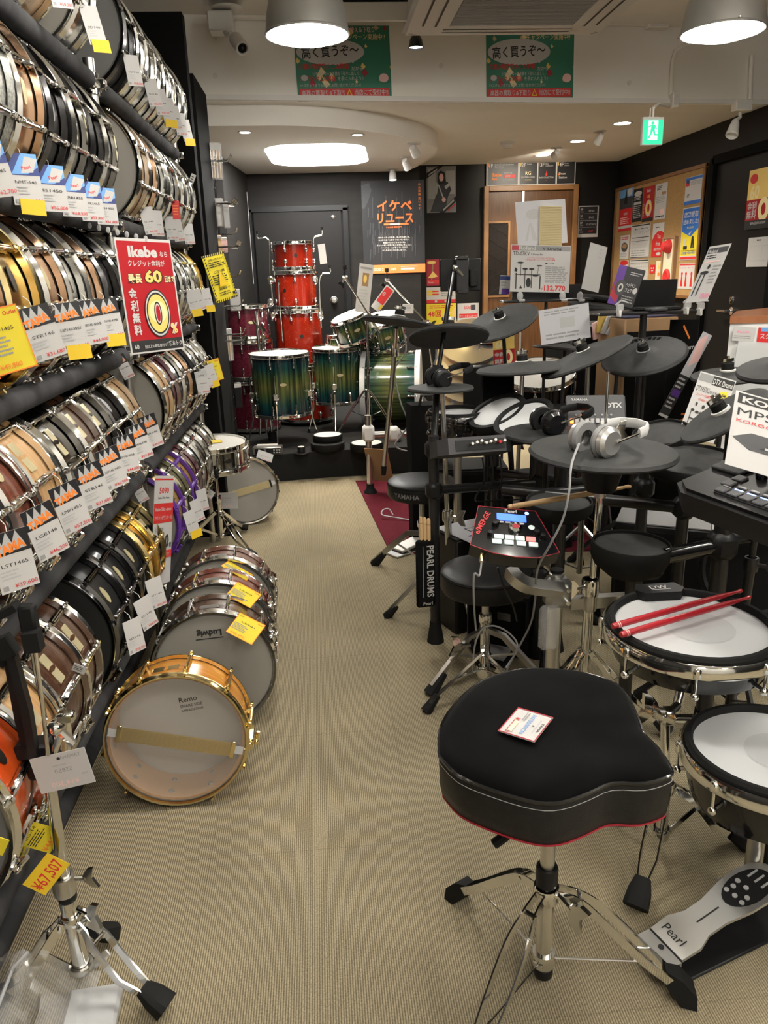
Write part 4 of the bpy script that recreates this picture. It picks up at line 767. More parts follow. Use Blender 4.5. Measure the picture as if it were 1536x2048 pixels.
LIST = {   # (row, bay): [(look, depth, tag kind, model, price, slip)]
 (0, 0): [('steel', .14, None), ('blackc', .14, None), ('steelt', .14, None), ('white', .14, 'plain'), ('coated', .14, 'plain'), ('steel', .14, 'slip')],
 (0, 1): [('dark', .14, 'plain'), ('steel', .14, None), ('steelt', .14, 'plain'), ('steel', .14, 'plain'), ('steel', .13, 'slip'), ('steelt', .13, 'plain'), ('steel', .14, 'plain'), ('steel', .13, 'slip')],
 (1, 0): [('nickel', .14, None), ('steel', .14, None), ('copper', .14, 'blue'), ('gold', .14, 'blue'), ('silver', .14, 'blue'), ('copper', .14, 'blue'), ('nickelbox', .14, 'blue'), ('nickel', .13, 'blue'), ('nickelbox', .13, 'blue'), ('nickel', .12, 'blue')],
 (1, 1): [('coated', .14, None), ('copper', .13, 'plain'), ('steel', .14, 'plain'), ('steel', .14, None), ('nickel', .14, 'plain'), ('steelt', .14, 'plain'), ('steel', .14, None), ('steel', .14, 'plain')],
 (2, 0): [('black', .14, None), ('blackc', .14, 'outlet'), ('copper', .14, 'outlet'), ('brass', .165, 'tama'), ('copper', .14, 'tama'), ('steel', .14, 'tama'), ('copper', .13, 'tama'), ('nickelbox', .14, None), ('steel', .12, None)],
 (2, 1): [('dark', .14, 'tama'), ('steel', .14, None), ('steelt', .14, None), ('steel', .14, None), ('steel', .14, 'slip'), ('steelt', .14, 'plain'), ('steel', .13, None), ('goldhoop', .14, 'slip')],
 (3, 0): [('mahog', .14, 'tama'), ('mahog', .14, 'tama'), ('natural', .14, 'tama'), ('nickel', .165, 'tama'), ('walnut', .14, 'tama'), ('nickel', .14, 'tama'), ('nickelbox', .14, 'tama'), ('natural', .14, 'tama')],
 (3, 1): [('coated', .14, None), ('wine', .14, None), ('steel', .14, None), ('copper', .13, None), ('dark', .14, 'grey'), ('steel', .14, 'plain'), ('steelt', .14, 'slip'), ('steel', .14, 'outlet')],
 (4, 0): [('orange', .14, None), ('natural', .14, None), ('walnut', .165, None), ('walnut', .12, None), ('black', .14, 'plain'), ('black', .14, 'plain'), ('black', .14, 'plain'), ('goldhoop', .12, None), ('blackg', .13, None)],
 (4, 1): [('purple', .14, 'slip'), ('green', .14, 'plain'), ('purple', .13, 'plain'), ('wine', .14, None), ('steel', .14, None), ('steel', .14, None), ('walnut', .14, None), ('steel', .14, None)]}
TAMA = [('STR146', '¥31,680'), ('LSP146-WSS', '¥36,960'), ('LSP145-BWB', '¥44,000'), ('LGM146-KMB', '¥52,800'), ('LBR146', '¥49,500'), ('LST1465', '¥39,600'), ('LGB146', '¥46,200'), ('LMP1455', '¥57,200')]
BLUE = [('STE1455', '¥49,500'), ('UTM1465', '¥115,500'), ('SD2-14S', '¥62,700'), ('NMT-146', '¥96,250'), ('SS1450', '¥55,000'), ('CRB1455', '¥68,200'), ('DUX1465', '¥53,900'), ('FCS1450', '¥61,600')]
ti = bi = 0
SIDE = {(0, 0): 1.0, (1, 0): .86, (2, 0): .98, (3, 0): 1.16, (4, 0): 1.1}
for (r, bay), items in LIST.items():
    y = SIDE[(r, 0)] if bay == 0 else 2.74
    ln = sum(i[1] for i in items); end = [2.42, 2.44, 2.40, 2.38, 2.46][r] if bay == 0 else 3.93
    GB = {(0, 0): {3: .10, 4: .14, 5: .10}, (4, 0): {4: .12}}.get((r, bay), {}); gap = (end - y - ln - sum(GB.values())) / (len(items) - 1)
    z = ROWS[r] + DZ; phi = R_([-4, 2, 14, 34, 30][r]); rg = random.Random(r * 10 + bay); cy = y
    for k, itm in enumerate(items):
        look, d, tk = itm[:3]; cy += GB.get(k, 0); yc = cy + d / 2; cy += d + gap
        M = TR((DX + rg.uniform(-.004, .004), yc, z), z=(rg.uniform(-.03, .05), -1, rg.uniform(-.03, .03)), x=(math.cos(phi + rg.uniform(-.1, .1)), 0, math.sin(phi)))
        place_drum(look, M, '%s snare drum, %s past the %s, rack %s' % (LOOKS[look]['w'], ORD[k], 'near end' if bay == 0 else 'middle post', RN[r]), 'snare drums on the rack', d)
        if not tk: continue
        a = R_([-30, -44, -14, 0, -6][r]); px = Vector((DX + (.1965 + .028) * math.cos(a), yc - .02, z + (.1965 + .028) * math.sin(a)))
        nrm = Vector(([.55, .55, .62, .74, .7][r] + rg.uniform(-.1, .1), -.72, .1)); roll = Matrix.Rotation(R_(rg.uniform(-5, 8) + [2, 2, 9, 4, 6][r]), 4, 'Z')
        M = TR(px, z=nrm, x=(.72, .6, 0)) @ roll; s = [1, 1, 1, 1, 1.1][r]
        lab = 'on %s drum past the %s, rack %s' % (ORD[k], 'near end' if bay == 0 else 'middle post', RN[r])
        if tk == 'tama': mo, pr = TAMA[ti % 8]; ti += 1; price_tag('white and orange price tag ' + lab, M, 'tama', mo, pr, slip='¥42,700' if (r == 2 and k in (4, 6)) else None, group='price tags on the rack')
        elif tk == 'blue': mo, pr = BLUE[bi % 8]; bi += 1; price_tag('white and blue price tag ' + lab, M, 'blue', mo, pr, slip='¥96,250' if bi in (4,) else None, group='price tags on the rack')
        elif tk == 'outlet': price_tag('yellow outlet price tag ' + lab, M, 'outlet', ['SD1465', 'SDB1455PL'][k % 2], ['¥49,800', '¥181,500'][k % 2], .07, .105, group='price tags on the rack')
        elif tk == 'grey': price_tag('grey topped price tag ' + lab, M, 'grey', 'LM402', '¥98,000', group='price tags on the rack')
        else: price_tag('plain white price tag ' + lab, M, 'plain', 'SD146', '¥58,300', .05, .09, slip='¥39,800' if tk == 'slip' else None, group='price tags on the rack')
# ---------------------------------------------------------------- posters hung on the rack
M, w, h = quad_M(P(211, 474, y=2.10), P(325, 480, y=2.27), P(256, 708, y=2.10), P(362, 702, y=2.27))
M = M @ Matrix.Translation((0, 0, .02))
o = sheet('rack_poster', 'red poster reading Ikebe and zero percent hung on the rack', 'poster', w, h, M, 'paper', [('r', .025, .115, .975, .975, 'poster_red'), ('r', .025, .015, .975, .115, 'ink'),
  ('t', .2, .845, .125, 'Ikebe', 'paper', 'L', .045, 0, .52), ('t', .76, .85, .055, 'なら', 'paper', 'L', .02), ('t', .5, .765, .06, 'クレジット金利が', 'paper', 'C', .02, 0, .66),
  ('t', .13, .625, .085, '最長', 'ink', 'L', .08), ('t', .42, .625, .14, '60', 'ink', 'L', .09, 0, .34), ('t', .79, .625, .065, '回まで', 'ink', 'L', .08, 0, .18), ('t', .13, .625, .085, '最長', 'pale_gold', 'L', .02), ('t', .43, .625, .14, '60', 'gold_ink', 'L', .04, 0, .31), ('t', .79, .625, .065, '回まで', 'pale_gold', 'L', .02, 0, .18)] +
  [('t', .17, .49 - k * .105, .095, c, 'paper', 'C', .03) for k, c in enumerate('金利無料')] +
  [('e', .57, .345, .235, .215, 'ink'), ('e', .57, .345, .222, .203, 'paper'), ('e', .57, .345, .205, .187, 'ink'), ('e', .57, .345, .185, .17, 'gold_ink'), ('e', .57, .36, .16, .1, 'pale_gold'), ('e', .57, .345, .07, .105, 'ink'), ('e', .57, .345, .05, .09, 'paper'), ('e', .57, .345, .038, .075, 'poster_red'),
   ('t', .77, .155, .13, '%', 'paper', 'L', .06), ('t', .775, .158, .125, '%', 'gold_ink', 'L', .02), ('t', .06, .045, .055, '60', 'paper', 'L', .02), ('t', .24, .045, .032, '回以上も超低金利で', 'paper', 'L', .01, 0, .4), ('t', .66, .045, .05, '1番おトク!', 'paper', 'L', .015, 0, .3)])
ch = MB(); top = M @ Vector((.01, h / 2, 0)); hk = Vector((PX_ + .03, top.y + .05, ROWS[1] - .02)); ch.T = M.inverted()
for k in range(7): q = top.lerp(hk, k / 6); ch.sph(q, .006, 6, 4, (1, .6, 1.4))
obj('hook_chain', ch, 'acrylic', o)
M, w, h = quad_M(P(298, 955, y=2.42), P(337, 955, y=2.56), P(314, 1168, y=2.42))
sheet('rack_poster', 'tall narrow white anniversary sale banner hung at the middle post', 'banner', w, h, M, 'paper', [('r', .02, .96, .98, .975, 'red'), ('t', .5, .84, .075, '5090', 'red', 'C', .02, 0, .5), ('t', .5, .79, .03, 'Ikebe 50th Anniv.', 'ink', 'C', 0, 0, .6), ('r', 0, .57, 1, .75, 'red'), ('t', .5, .68, .045, 'Ikebe 50th Anniv.', 'paper', 'C', .01, 0, .85), ('t', .5, .60, .045, 'カウントダウンセール', 'paper', 'C', .01, 0, .9), ('t', .3, .49, .05, 'いつもの', 'ink', 'C', .005, 0, .4), ('t', .28, .41, .055, '全品', 'ink', 'C', .01, 0, .35), ('t', .25, .33, .05, 'ポイント', 'ink', 'C', .005, 0, .35), ('t', .48, .34, .17, '10', 'ink', 'L', .03, 0, .34), ('t', .84, .34, .05, '倍', 'ink', 'L', .01), ('r', .02, .24, .98, .31, 'red'), ('t', .5, .255, .04, '12月15日まで', 'paper', 'C', .005, 0, .7), ('l', .35, .1, .65, .18, 2, 'red')])
M, w, h = quad_M(P(404, 513, y=4.0), P(447, 502, y=4.12), P(433, 607, y=4.0))
st = []
for k in range(11):
    t0 = k / 11; st += [('p', [(t0, 0), (t0 + .045, 0), (t0 + .075, .045), (t0 + .03, .045)], 'ink'), ('p', [(t0, .955), (t0 + .045, .955), (t0 + .075, 1), (t0 + .03, 1)], 'ink')]
for k in range(17):
    t0 = k / 17; st += [('p', [(0, t0), (.07, t0 + .03), (.07, t0 + .055), (0, t0 + .028)], 'ink'), ('p', [(.93, t0), (1, t0 + .03), (1, t0 + .055), (.93, t0 + .028)], 'ink')]
sheet('caution_poster', 'yellow notice with black hazard stripes hung at the end of the rack', 'poster', w, h, M, 'sun_yellow', st + [('t', .5, .86, .05, '試奏の際は必ず', 'ink', 'C', .01, 0, .7), ('l', .12, .72, .88, .84, 3, 'ink'), ('t', .5, .6, .06, 'ご注意', 'ink', 'C', .02, 0, .5), ('l', .12, .35, .88, .57, 5, 'ink'), ('p', [(.3, .3), (.7, .3), (.5, .66)], 'yellow'), ('t', .5, .24, .05, '店員まで', 'ink', 'C', .01, 0, .5), ('l', .2, .12, .8, .2, 2, 'ink'), ('r', .78, .08, .9, .14, 'ink')])
# cards poking out around the middle post
for k, (px, py, w_, h_, y, ang, kind) in enumerate(((248, 733, .034, .075, 2.42, 20, 'tama'), (279, 984, .034, .07, 2.45, 22, 'tama'), (388, 1028, .07, .04, 3.3, -28, 'plain'), (415, 985, .07, .04, 3.75, -40, 'plain'))):
    price_tag('%s loose card dangling by the middle post of the rack' % ['upper orange topped', 'lower orange topped', 'slanting white and blue', 'tilted white'][k], TR(P(px, py, y=y), z=(.4, -.9, .1), x=(.9, .4, 0)) @ Matrix.Rotation(R_(ang), 4, 'Z'), kind, 'SD146', '¥29,700', w_, h_)
o = sheet('rack_card', 'red paper ribbon card on the far bay of the second rack row', 'card', .03, .07, TR(P(352, 420, y=3.4), z=(.4, -.9, 0), x=(.9, .4, 0)), 'red', [('l', .1, .2, .9, .8, 4, 'orange')])
o = sheet('rack_card', 'white card leaning out at the end post of the rack', 'card', .022, .08, TR(P(382, 365, y=4.0), z=(.2, -.95, 0), x=(.9, .2, 0)) @ Matrix.Rotation(R_(-26), 4, 'Z'), 'paper', [('l', .2, .1, .8, .9, 6, 'ink')])
# ================================================================ stands
def tripod(t, c, hz, spread, a0, zlow=.06, w=.011, mt='chrome', fs=1.0, angs=None, bend=.5, spr=None, flatw=.008):
    c = Vector(c); I = inv(t)
    for k in range(3):
        a = R_(angs[k]) if angs else R_(a0) + 2 * PI * k / 3
        sp = spr[k] if spr else spread; d = Vector((math.cos(a), math.sin(a), 0)); s = Vector((-d.y, d.x, 0)); up = Vector((0, 0, 1))
        p0 = c + d * .018 + up * hz; p1 = c + d * (sp * .32) + up * (hz * (.55 + .35 * bend)); p2 = c + d * (sp * .62) + up * (hz * .42); p3 = c + d * sp + up * .035
        m = MB(I)
        for q in (-1, 1):
            m.tube([p0 + s * q * w * .7, p0.lerp(p1, .4) + s * q * w * .7, p1 + s * q * w * 1.5, p2 + s * q * w * 1.5, p3 + s * q * w * .5], 1, 4, flat=(.0018, flatw), up=s)
        for f in (.2, .95): q = p0.lerp(p1, f); m.cyl(q - s * w * 1.3, q + s * w * 1.3, .004, n=8)
        lg = obj('leg', m, mt, t)
        m = MB(I); br = p1.lerp(p2, .35); st = c + d * .02 + up * zlow
        m.tube([st, br], 1, 4, flat=(.0016, flatw * .8), up=s); m.cyl(st - s * .008, st + s * .008, .004, n=8); obj('brace', m, mt, lg)
        m = MB(I); dd = (p3 - p2).normalized(); f0 = p3 - dd * .03 * fs; f1 = p3 + dd * .022 * fs; M = TR((0, 0, 0), z=dd, x=s).to_3x3()
        vs = []
        for q, rx, ry in ((f0, .013, .009), (f0.lerp(f1, .45), .019, .014), (f1, .021, .018)):
            vs += [q + M @ Vector((x * rx * fs, y * ry * fs, 0)) for x, y in ((-1, -.6), (-.6, -1), (.6, -1), (1, -.6), (1, .6), (.6, 1), (-.6, 1), (-1, .6))]
        vs = [Vector((v.x, v.y, max(v.z, .001 + (c.z if c.z > .05 else 0)))) for v in vs]
        m.add(vs, [(i * 8 + j, i * 8 + (j + 1) % 8, i * 8 + 8 + (j + 1) % 8, i * 8 + 8 + j) for i in range(2) for j in range(8)] + [tuple(range(8))[::-1], tuple(range(16, 24))]); obj('foot', m, 'rubber', lg)
def wing_nut(t, p, d, mt='chrome', s=1.0):
    p, d = Vector(p), Vector(d).normalized(); m = MB(inv(t)); m.cyl(p, p + d * .022 * s, .0045 * s, n=8); T = TR(p + d * .03 * s, z=d.cross(Vector((0, 0, 1))) if abs(d.z) < .9 else (1, 0, 0), x=d)
    m.prism([(-.012 * s, -.006 * s), (.0, -.02 * s), (.014 * s, -.022 * s), (.006 * s, 0), (.014 * s, .022 * s), (0, .02 * s), (-.012 * s, .006 * s)], -.003 * s, .003 * s, T); obj('wing_nut', m, mt, t)
def pole(t, p0, p1, r, mt='chrome', nm='tube', n=14):
    m = MB(inv(t)); m.cyl(p0, p1, r, n=n); return obj(nm, m, mt, t)
def collar(t, p, r, h, mt='chrome', nm='collar', ax=(0, 0, 1)):
    m = MB(inv(t)); m.lathe([(r * .7, -h / 2), (r * .95, -h / 2), (r, -h * .35), (r, h * .35), (r * .95, h / 2), (r * .7, h / 2)], 16, TR(p, z=ax)); return obj(nm, m, mt, t)
# ================================================================ snare stand by the near end of the rack
t = thing('snare_stand', 'chrome snare stand with folded black basket near the end of the rack', 'stand', TR((-.535, 1.245, 0)))
B = Vector((-.535, 1.245, 0)); I = inv(t)
tp = P(98, 1560, y=1.235)
pole(t, B + Vector((0, 0, .05)), B + Vector((-.004, 0, .235)), .0155, 'chrome', 'lower_tube', 20)
pole(t, B + Vector((-.003, 0, .22)), tp, .011, 'chrome', 'upper_tube', 18)
collar(t, B + Vector((0, 0, .175)), .021, .02); collar(t, B + Vector((-.004, 0, .255)), .0215, .04, 'satin_steel'); collar(t, B + Vector((-.002, 0, .228)), .0175, .018, 'black_plastic', 'sleeve'); collar(t, B + Vector((0, 0, .055)), .024, .014, 'satin_steel', 'lower_collar')
wing_nut(t, B + Vector((.02, -.005, .27)), (1, -.2, .15), s=1.0); wing_nut(t, B + Vector((.018, -.01, .205)), (.9, -.5, .0), s=1.25)
tripod(t, (B.x, B.y, 0), .172, .17, 0, .055, .013, 'chrome', 1.15, angs=(-25, 195, 80), bend=.7, spr=(.175, .16, .1), flatw=.009)
hub = P(90, 1528, y=1.23)
m = MB(I); m.box(hub, (.05, .05, .04), None, .006); m.box(hub + Vector((-.012, 0, .035)), (.06, .04, .03), None, .005); obj('basket_hub', m, 'black_plastic', t)
m = MB(I); q = P(112, 1455, y=1.22); m.tube([hub + Vector((.015, 0, .02)), q + Vector((0, 0, -.02)), q], .009, 10); m.sph(q, .016, 10, 6); m.box(q + Vector((.02, 0, .02)), (.03, .02, .02), None, .004); m.cyl(q, q + Vector((.03, -.01, -.03)), .008, n=8); obj('tilter', m, 'chrome', t)
arms = [[(62, 1525), (40, 1430), (20, 1320), (-10, 1300)], [(70, 1518), (54, 1420), (24, 1310), (0, 1275)], [(96, 1510), (84, 1400), (70, 1300), (62, 1262)]]
for k, a in enumerate(arms):
    pts = [P(x, y, y=1.225 - .02 * k) for x, y in a]
    m = MB(I); m.tube(pts[:3], 1, 4, flat=(.007, .009)) if k < 2 else m.tube(pts[:3], .0035, 8); ar = obj('basket_arm', m, 'black_plastic' if k < 2 else 'chrome', t)
    m = MB(I); m.tube([pts[2], pts[2].lerp(pts[3], .5), pts[3]], 1, 4, flat=(.013, .012)); obj('grip', m, 'rubber', ar)
m = MB(I); g0, g1 = P(43, 1275, y=1.20), P(70, 1245, y=1.2); m.box((g0 + g1) / 2 + Vector((.004, 0, .02)), (.026, .022, .05), None, .004); m.tube([g0 + Vector((-.05, 0, .03)), (g0 + g1) / 2 + Vector((-.01, 0, .045))], 1, 4, flat=(.006, .012)); obj('grip', m, 'rubber', t)
m = MB(I); m.box(P(63, 1292, y=1.2), (.022, .012, .014), None, .002); m.tube([P(63, 1292, y=1.2), P(70, 1340, y=1.21), P(92, 1440, y=1.22)], .0035, 8); obj('tension_arm', m, 'chrome', t)
M, w, h = quad_M(P(61, 1519, y=1.19), P(171, 1494, y=1.19), P(80, 1589, y=1.185))
o = sheet('price_tag', 'white stand price card seen from behind with mirrored writing', 'price tag', w, h, M, 'card_white', None)
p = MB()
for (x, y, s, b, mt, ft) in ((.90, .82, .14, 'YAMAHA', 'ink_grey', .38), (.55, .66, .07, 'Snare Stand', 'ink_grey', .25), (.66, .47, .16, 'SS850', 'ink_grey', .32), (.7, .12, .2, '¥14,300', 'pale_pink', .5), (.93, .32, .06, '税込価格', 'ink_grey', .12)):
    p.mat(mt).text(b, (x - .5) * w, (y - .5) * h, .0004, s * h, 'L', .0, 0, None, None, 1.0)
p.v = [v for v in p.v]
# mirror each word about its own start
q = MB()
for (x, y, s, b, mt, ft) in ((.90, .82, .14, 'YAMAHA', 'ink_grey', .38), (.60, .66, .07, 'Snare Stand', 'ink_grey', .25), (.68, .47, .16, 'SS850', 'ink_grey', .32), (.74, .10, .2, '¥14,300', 'pale_pink', .5), (.93, .30, .06, '税込価格', 'ink_grey', .12)):
    vs, fs, lo, hi = text_geo(b, .0); k = ft * w / (hi - lo); q.mat(mt); q.add([((x - .5) * w - (u - lo) * k, (y - .5) * h + v * s * h, .0004) for u, v, _ in vs], [f[::-1] for f in fs])
obj('lettering', q, None, o, smooth=0); m = MB(); m.poly([(a * .003, b * .003 + h * .36) for a, b in ring_pts(1, 10)], .0006); obj('punch_hole', m, 'ink', o, smooth=0)
# yellow cards on the orange drum and beside the stand
M, w, h = quad_M(P(54, 1650, y=1.22), P(84, 1604, y=1.24), P(61, 1740, y=1.215)); sheet('price_tag', 'long yellow handwritten card hanging from the orange drum', 'price tag', w, h, M, 'sun_yellow', [('t', .15, .84, .11, 'outlet', 'pale_pink', 'L', .01, 0, .6), ('t', .1, .62, .12, 'MRS-14', 'ink', 'L', .0, 0, .75), ('l', .08, .36, .92, .58, 4, 'ink'), ('t', .05, .08, .2, '¥44,050', 'orange', 'L', .01, 0, .9)])
M, w, h = quad_M(P(63, 1757, y=1.18), P(113, 1694, y=1.2), P(72, 1803, y=1.175)); sheet('price_tag', 'short orange lettered yellow slip below the long yellow card', 'price tag', w, h, M, 'yellow', [('t', .05, .2, .7, '¥67,507', 'red', 'L', .01, 0, .9)])
M, w, h = quad_M(P(-12, 1672, y=1.02), P(12, 1680, y=1.02), P(-12, 1705, y=1.02)); sheet('price_tag', 'corner of a plain yellow card at the very edge of the rack', 'price tag', w, h, M, 'sun_yellow', [])
M, w, h = quad_M(P(152, 1328, y=1.5), P(172, 1336, y=1.5), P(145, 1340, y=1.5)); sheet('label_sticker', 'tiny white barcode label on the walnut drum hoop', 'label', .028, .018, M, 'paper', [('l', .1, .2, .9, .8, 3, 'ink')])
# ---- plastic bag and box at the camera's feet
t = thing('plastic_bag', 'crumpled clear plastic bag lying on the carpet', 'bag', TR((-.63, 1.215, 0)))
rg = random.Random(5); nx, ny = 18, 12; vs = []; fs = []
for j in range(ny + 1):
    for i in range(nx + 1):
        u, v = i / nx, j / ny; e = min(u, 1 - u, v, 1 - v); vs.append((-.17 + .29 * u, -.15 + .23 * v + .02 * math.sin(5 * u), .006 + min(1, e * 5) * (.055 + .035 * math.sin(11 * u + 3 * v) * math.cos(9 * v)) + rg.uniform(0, .028) * min(1, e * 8)))
fs = [(j * (nx + 1) + i, j * (nx + 1) + i + 1, (j + 1) * (nx + 1) + i + 1, (j + 1) * (nx + 1) + i) for j in range(ny) for i in range(nx)]
m = MB(); m.add(vs, fs); obj('film', m, 'poly_clear', t, smooth=20)
m = MB(); m.tube([(-.02, -.12, .085), (-.02, .0, .095), (-.012, .05, .08)], .0035, 6); obj('seam', m, 'milky_plastic', t)
o = tag(obj('plastic_case', MB().box((0, 0, .012), (.10, .12, .024), None, .006), 'milky_plastic', None, TR((-.50, 1.165, 0), (0, 0, 4))), 'flat milky plastic case lying beside the clear bag', 'case')
m = MB(); m.box((0, .0, .025), (.09, .11, .003), None, .001); obj('lid', m, 'milky_plastic', o)
# ================================================================ snares standing on the carpet
n_ = Vector((.03, -.99, .08)).normalized(); C = Vector((-.428, 1.803, .193))
gd = drum('snare_drum', 'amber wood snare drum with brass hoops standing at the end of the row', 'snare drum', TR(C - n_ * .062, z=n_, x=(-.12, .2, 1)), d=.125, shell='wood_amber', hoop='brass', lug='brass', n=10, hf='head_clear', hb='head_white', badge='rect', bm='cream_gold', hk='slim', style='tube', wires=1, wa=-111)
lg = MB()
for x, y, r in ((-.08, -.07, .011), (-.12, -.055, .012), (-.02, -.10, .012), (.03, -.085, .011), (.075, -.06, .011), (.01, -.13, .012), (-.06, -.12, .011)):
    pass
m = MB(); m.text('Remo', .03, .105, .0692, .02, 'L', .005); m.text('SNARE SIDE', .03, .09, .0692, .011); m.text('AMBASSADOR', .03, .078, .0692, .009); obj('head_print', m, 'ink', gd, TR((0, 0, 0), (0, 0, -90)), smooth=0)
for k in range(10):     # the round bolt backings inside the shell
    a = 2 * PI * (k + .5) / 10; m = MB()
    for s in (-1, 1): m.lathe([(0, 0), (.0075, 0), (.006, .003), (0, .004)], 10, TR((.1705 * math.cos(a), .1705 * math.sin(a), s * .028), z=(-math.cos(a), -math.sin(a), 0)))
    obj('lug_bolt', m, 'ink_grey', gd)
# three dark wood drums behind it
lu = None
for k, (x, y, sh, nm, pr, w_) in enumerate(((-.375, 2.17, 'wood_walnut', 'LS401', '¥98,600', 'dark walnut'), (-.392, 2.405, 'wood_red', 'LS403', '¥96,400', 'reddish brown'), (-.40, 2.64, 'wood_mahogany', 'LS405', '¥88,000', 'mahogany'))):
    n_ = Vector((.05, -.99, .08)).normalized(); C = Vector((x, y, .197)); T = TR(C - n_ * .08, z=n_, x=(-.05, .2, 1))
    lab = '%s snare drum with a silver head, %s behind the amber one' % (w_, ['just', 'second', 'third'][k])
    lu = drum('snare_drum', lab, 'snare drum', T, d=.16, shell=sh, n=10, hf='head_hazy', hb='head_white', badge='keystone', bm='satin_steel', style='tube', group='dark wood snares on the carpet')
    m = MB(); m.text('Ludwig', 0, 0, 0, .026, 'C', .05, 180); m.rect(-.042, -.027, .042, -.024, 0); o = obj('head_print', m, 'ink', lu, TR((.130, 0, .0852), (0, 0, -90)), smooth=0)
    tc_ = T @ Vector((.187, -.105, .0)); zz = (T.to_3x3() @ Vector((.86, -.5, .1)))
    q = [((472, 1222), (523, 1248), (460, 1266), 2.13), ((470, 1161), (518, 1187), (457, 1192), 2.36), ((447, 1117), (497, 1146), (452, 1136), 2.6)][k]; MM, w2, h2 = quad_M(P(*q[0], y=q[3] + .05), P(*q[1], y=q[3] + .02), P(*q[2], y=q[3] - .02)); price_tag('yellow outlet card lying on the %s carpet snare' % w_, MM, 'outlet', nm, pr, round(w2, 3), round(h2, 3), string=False)
# ---- snare on a stand
t = thing('snare_stand', 'chrome snare stand holding a drum beyond the carpet row', 'stand', TR((-.56, 3.86, 0))); c = Vector((-.56, 3.86, 0))
tripod(t, c, .2, .26, 70, .08, .012, 'chrome', 1.0); pole(t, c + Vector((0, 0, .06)), c + Vector((0, 0, .27)), .014, 'chrome', 'lower_tube'); pole(t, c + Vector((0, 0, .25)), c + Vector((0, 0, .405)), .010, 'chrome', 'upper_tube'); collar(t, c + Vector((0, 0, .27)), .02, .035)
for k in range(3):
    a = R_(40 + 120 * k); d = Vector((math.cos(a), math.sin(a), 0)); m = MB(inv(t)); m.tube([c + Vector((0, 0, .40)), c + d * .12 + Vector((0, 0, .405)), c + d * .205 + Vector((0, 0, .43)), c + d * .212 + Vector((0, 0, .465))], .006, 8); ar = obj('basket_arm', m, 'chrome', t); m = MB(inv(t)); m.cyl(c + d * .206 + Vector((0, 0, .432)), c + d * .213 + Vector((0, 0, .475)), .010, n=8); obj('grip', m, 'rubber', ar)
n_ = Vector((.02, -.03, 1)); D = drum('snare_drum', 'white headed chrome snare drum resting on the far snare stand', 'snare drum', TR((-.575, 3.86, .505), z=n_, x=(.6, -.8, 0)), d=.11, shell='steel_shell', hf='head_white', badge='oval')
price_tag('yellow sticker lying on the white head of the stand snare', TR(Vector((-.56, 3.87, .505)) + n_ * .064, z=n_, x=(1, .3, 0)), 'outlet', 'SD14', '¥29,800', .09, .06, string=False)
M, w, h = quad_M(P(430, 986, y=3.98), P(475, 985, y=3.98), P(432, 1018, y=3.98)); sheet('price_tag', 'white price card on the stem of the far snare stand', 'price tag', w, h, M, 'card_white', [('t', .5, .6, .16, 'SSB4', 'ink_grey', 'C', 0, 0, .4), ('l', .1, .35, .9, .55, 2, 'light_grey'), ('t', .1, .1, .2, '¥7,678', 'pale_pink', 'L', 0, 0, .6)])
# ---- snare leaning on the carpet by the stage
n_ = Vector((.28, -.93, .2)).normalized(); C = P(490, 966, y=4.28); C.z = .193
D = drum('snare_drum', 'maple snare drum leaning beside the black stage', 'snare drum', TR(C - n_ * .07, z=n_, x=(.1, .2, 1)), d=.14, shell='wood_natural', hf='head_hazy', hb='head_white', badge='oval', wires=1)
price_tag('white price card on the drum leaning beside the stage', TR(P(530, 912, y=4.26), z=(.35, -.8, .5), x=(.8, .3, -.5)), 'plain', 'NVS14', '¥45,100', .09, .05, string=False)
# ================================================================ the stage
SZ = .19
o = struct('floor_stage', MB().prism([(-.78, 5.10), (-.55, 5.15), (-.34, 5.19), (-.1, 5.222), (.1, 5.24), (.3, 5.245), (.55, 5.24), (.80, 5.20), (.98, 5.9), (1.0, 7.6), (-.78, 7.6)], 0, SZ), 'stage_cloth', smooth=20)
def S(px, py, y): return P(px, py, y=y)
def floor_tom(label, px, pyt, pyb, y, R, d, lit=None):
    a, b = P(px, pyt, y=y), P(px, pyb, y=y); c = Vector((a.x, y, (a.z + b.z) / 2)); d = a.z - b.z if d is None else d
    t = drum('floor_tom', label, 'floor tom', TR(c, z=(0, -.03, 1), x=(.12, -1, 0)), R=R, d=d, shell='teal_floor', n=8, hf='head_white', hb='head_hazy', style='arch', badge='oval', bm='badge_cream', snare=False, bz=.02)
    for a in (200, 262, 340):
        dr = Vector((math.cos(R_(a)), math.sin(R_(a)), 0)); q = dr * (R + .022); zf = SZ - c.z
        I2 = inv(t) @ Matrix.Translation(c)
        m = MB(I2); m.tube([q + Vector((0, 0, .08)), q + Vector((0, 0, -.2)), q + Vector((0, 0, -.24)), q + dr * .05 + Vector((0, 0, zf + .02)), q + dr * .055 + Vector((0, 0, zf + .004))], .0055, 8); lg = obj('leg', m, 'chrome', t)
        m = MB(I2); m.box(q - dr * .008 + Vector((0, 0, -.07)), (.04, .04, .05), None, .008); m.sph(q + Vector((0, 0, -.11)), .018, 8, 6); obj('leg_bracket', m, 'chrome', lg)
        m = MB(I2); m.cyl(q + dr * .05 + Vector((0, 0, zf + .03)), q + dr * .055 + Vector((0, 0, zf + .001)), .009, .011, 8); obj('foot', m, 'rubber', lg)
    return t
floor_tom('large blue green burst floor tom at the front of the stage', 558, 708, 824, 5.62, .203, None)
floor_tom('smaller blue green burst floor tom beside the large one', 671, 697, 800, 6.0, .178, None)
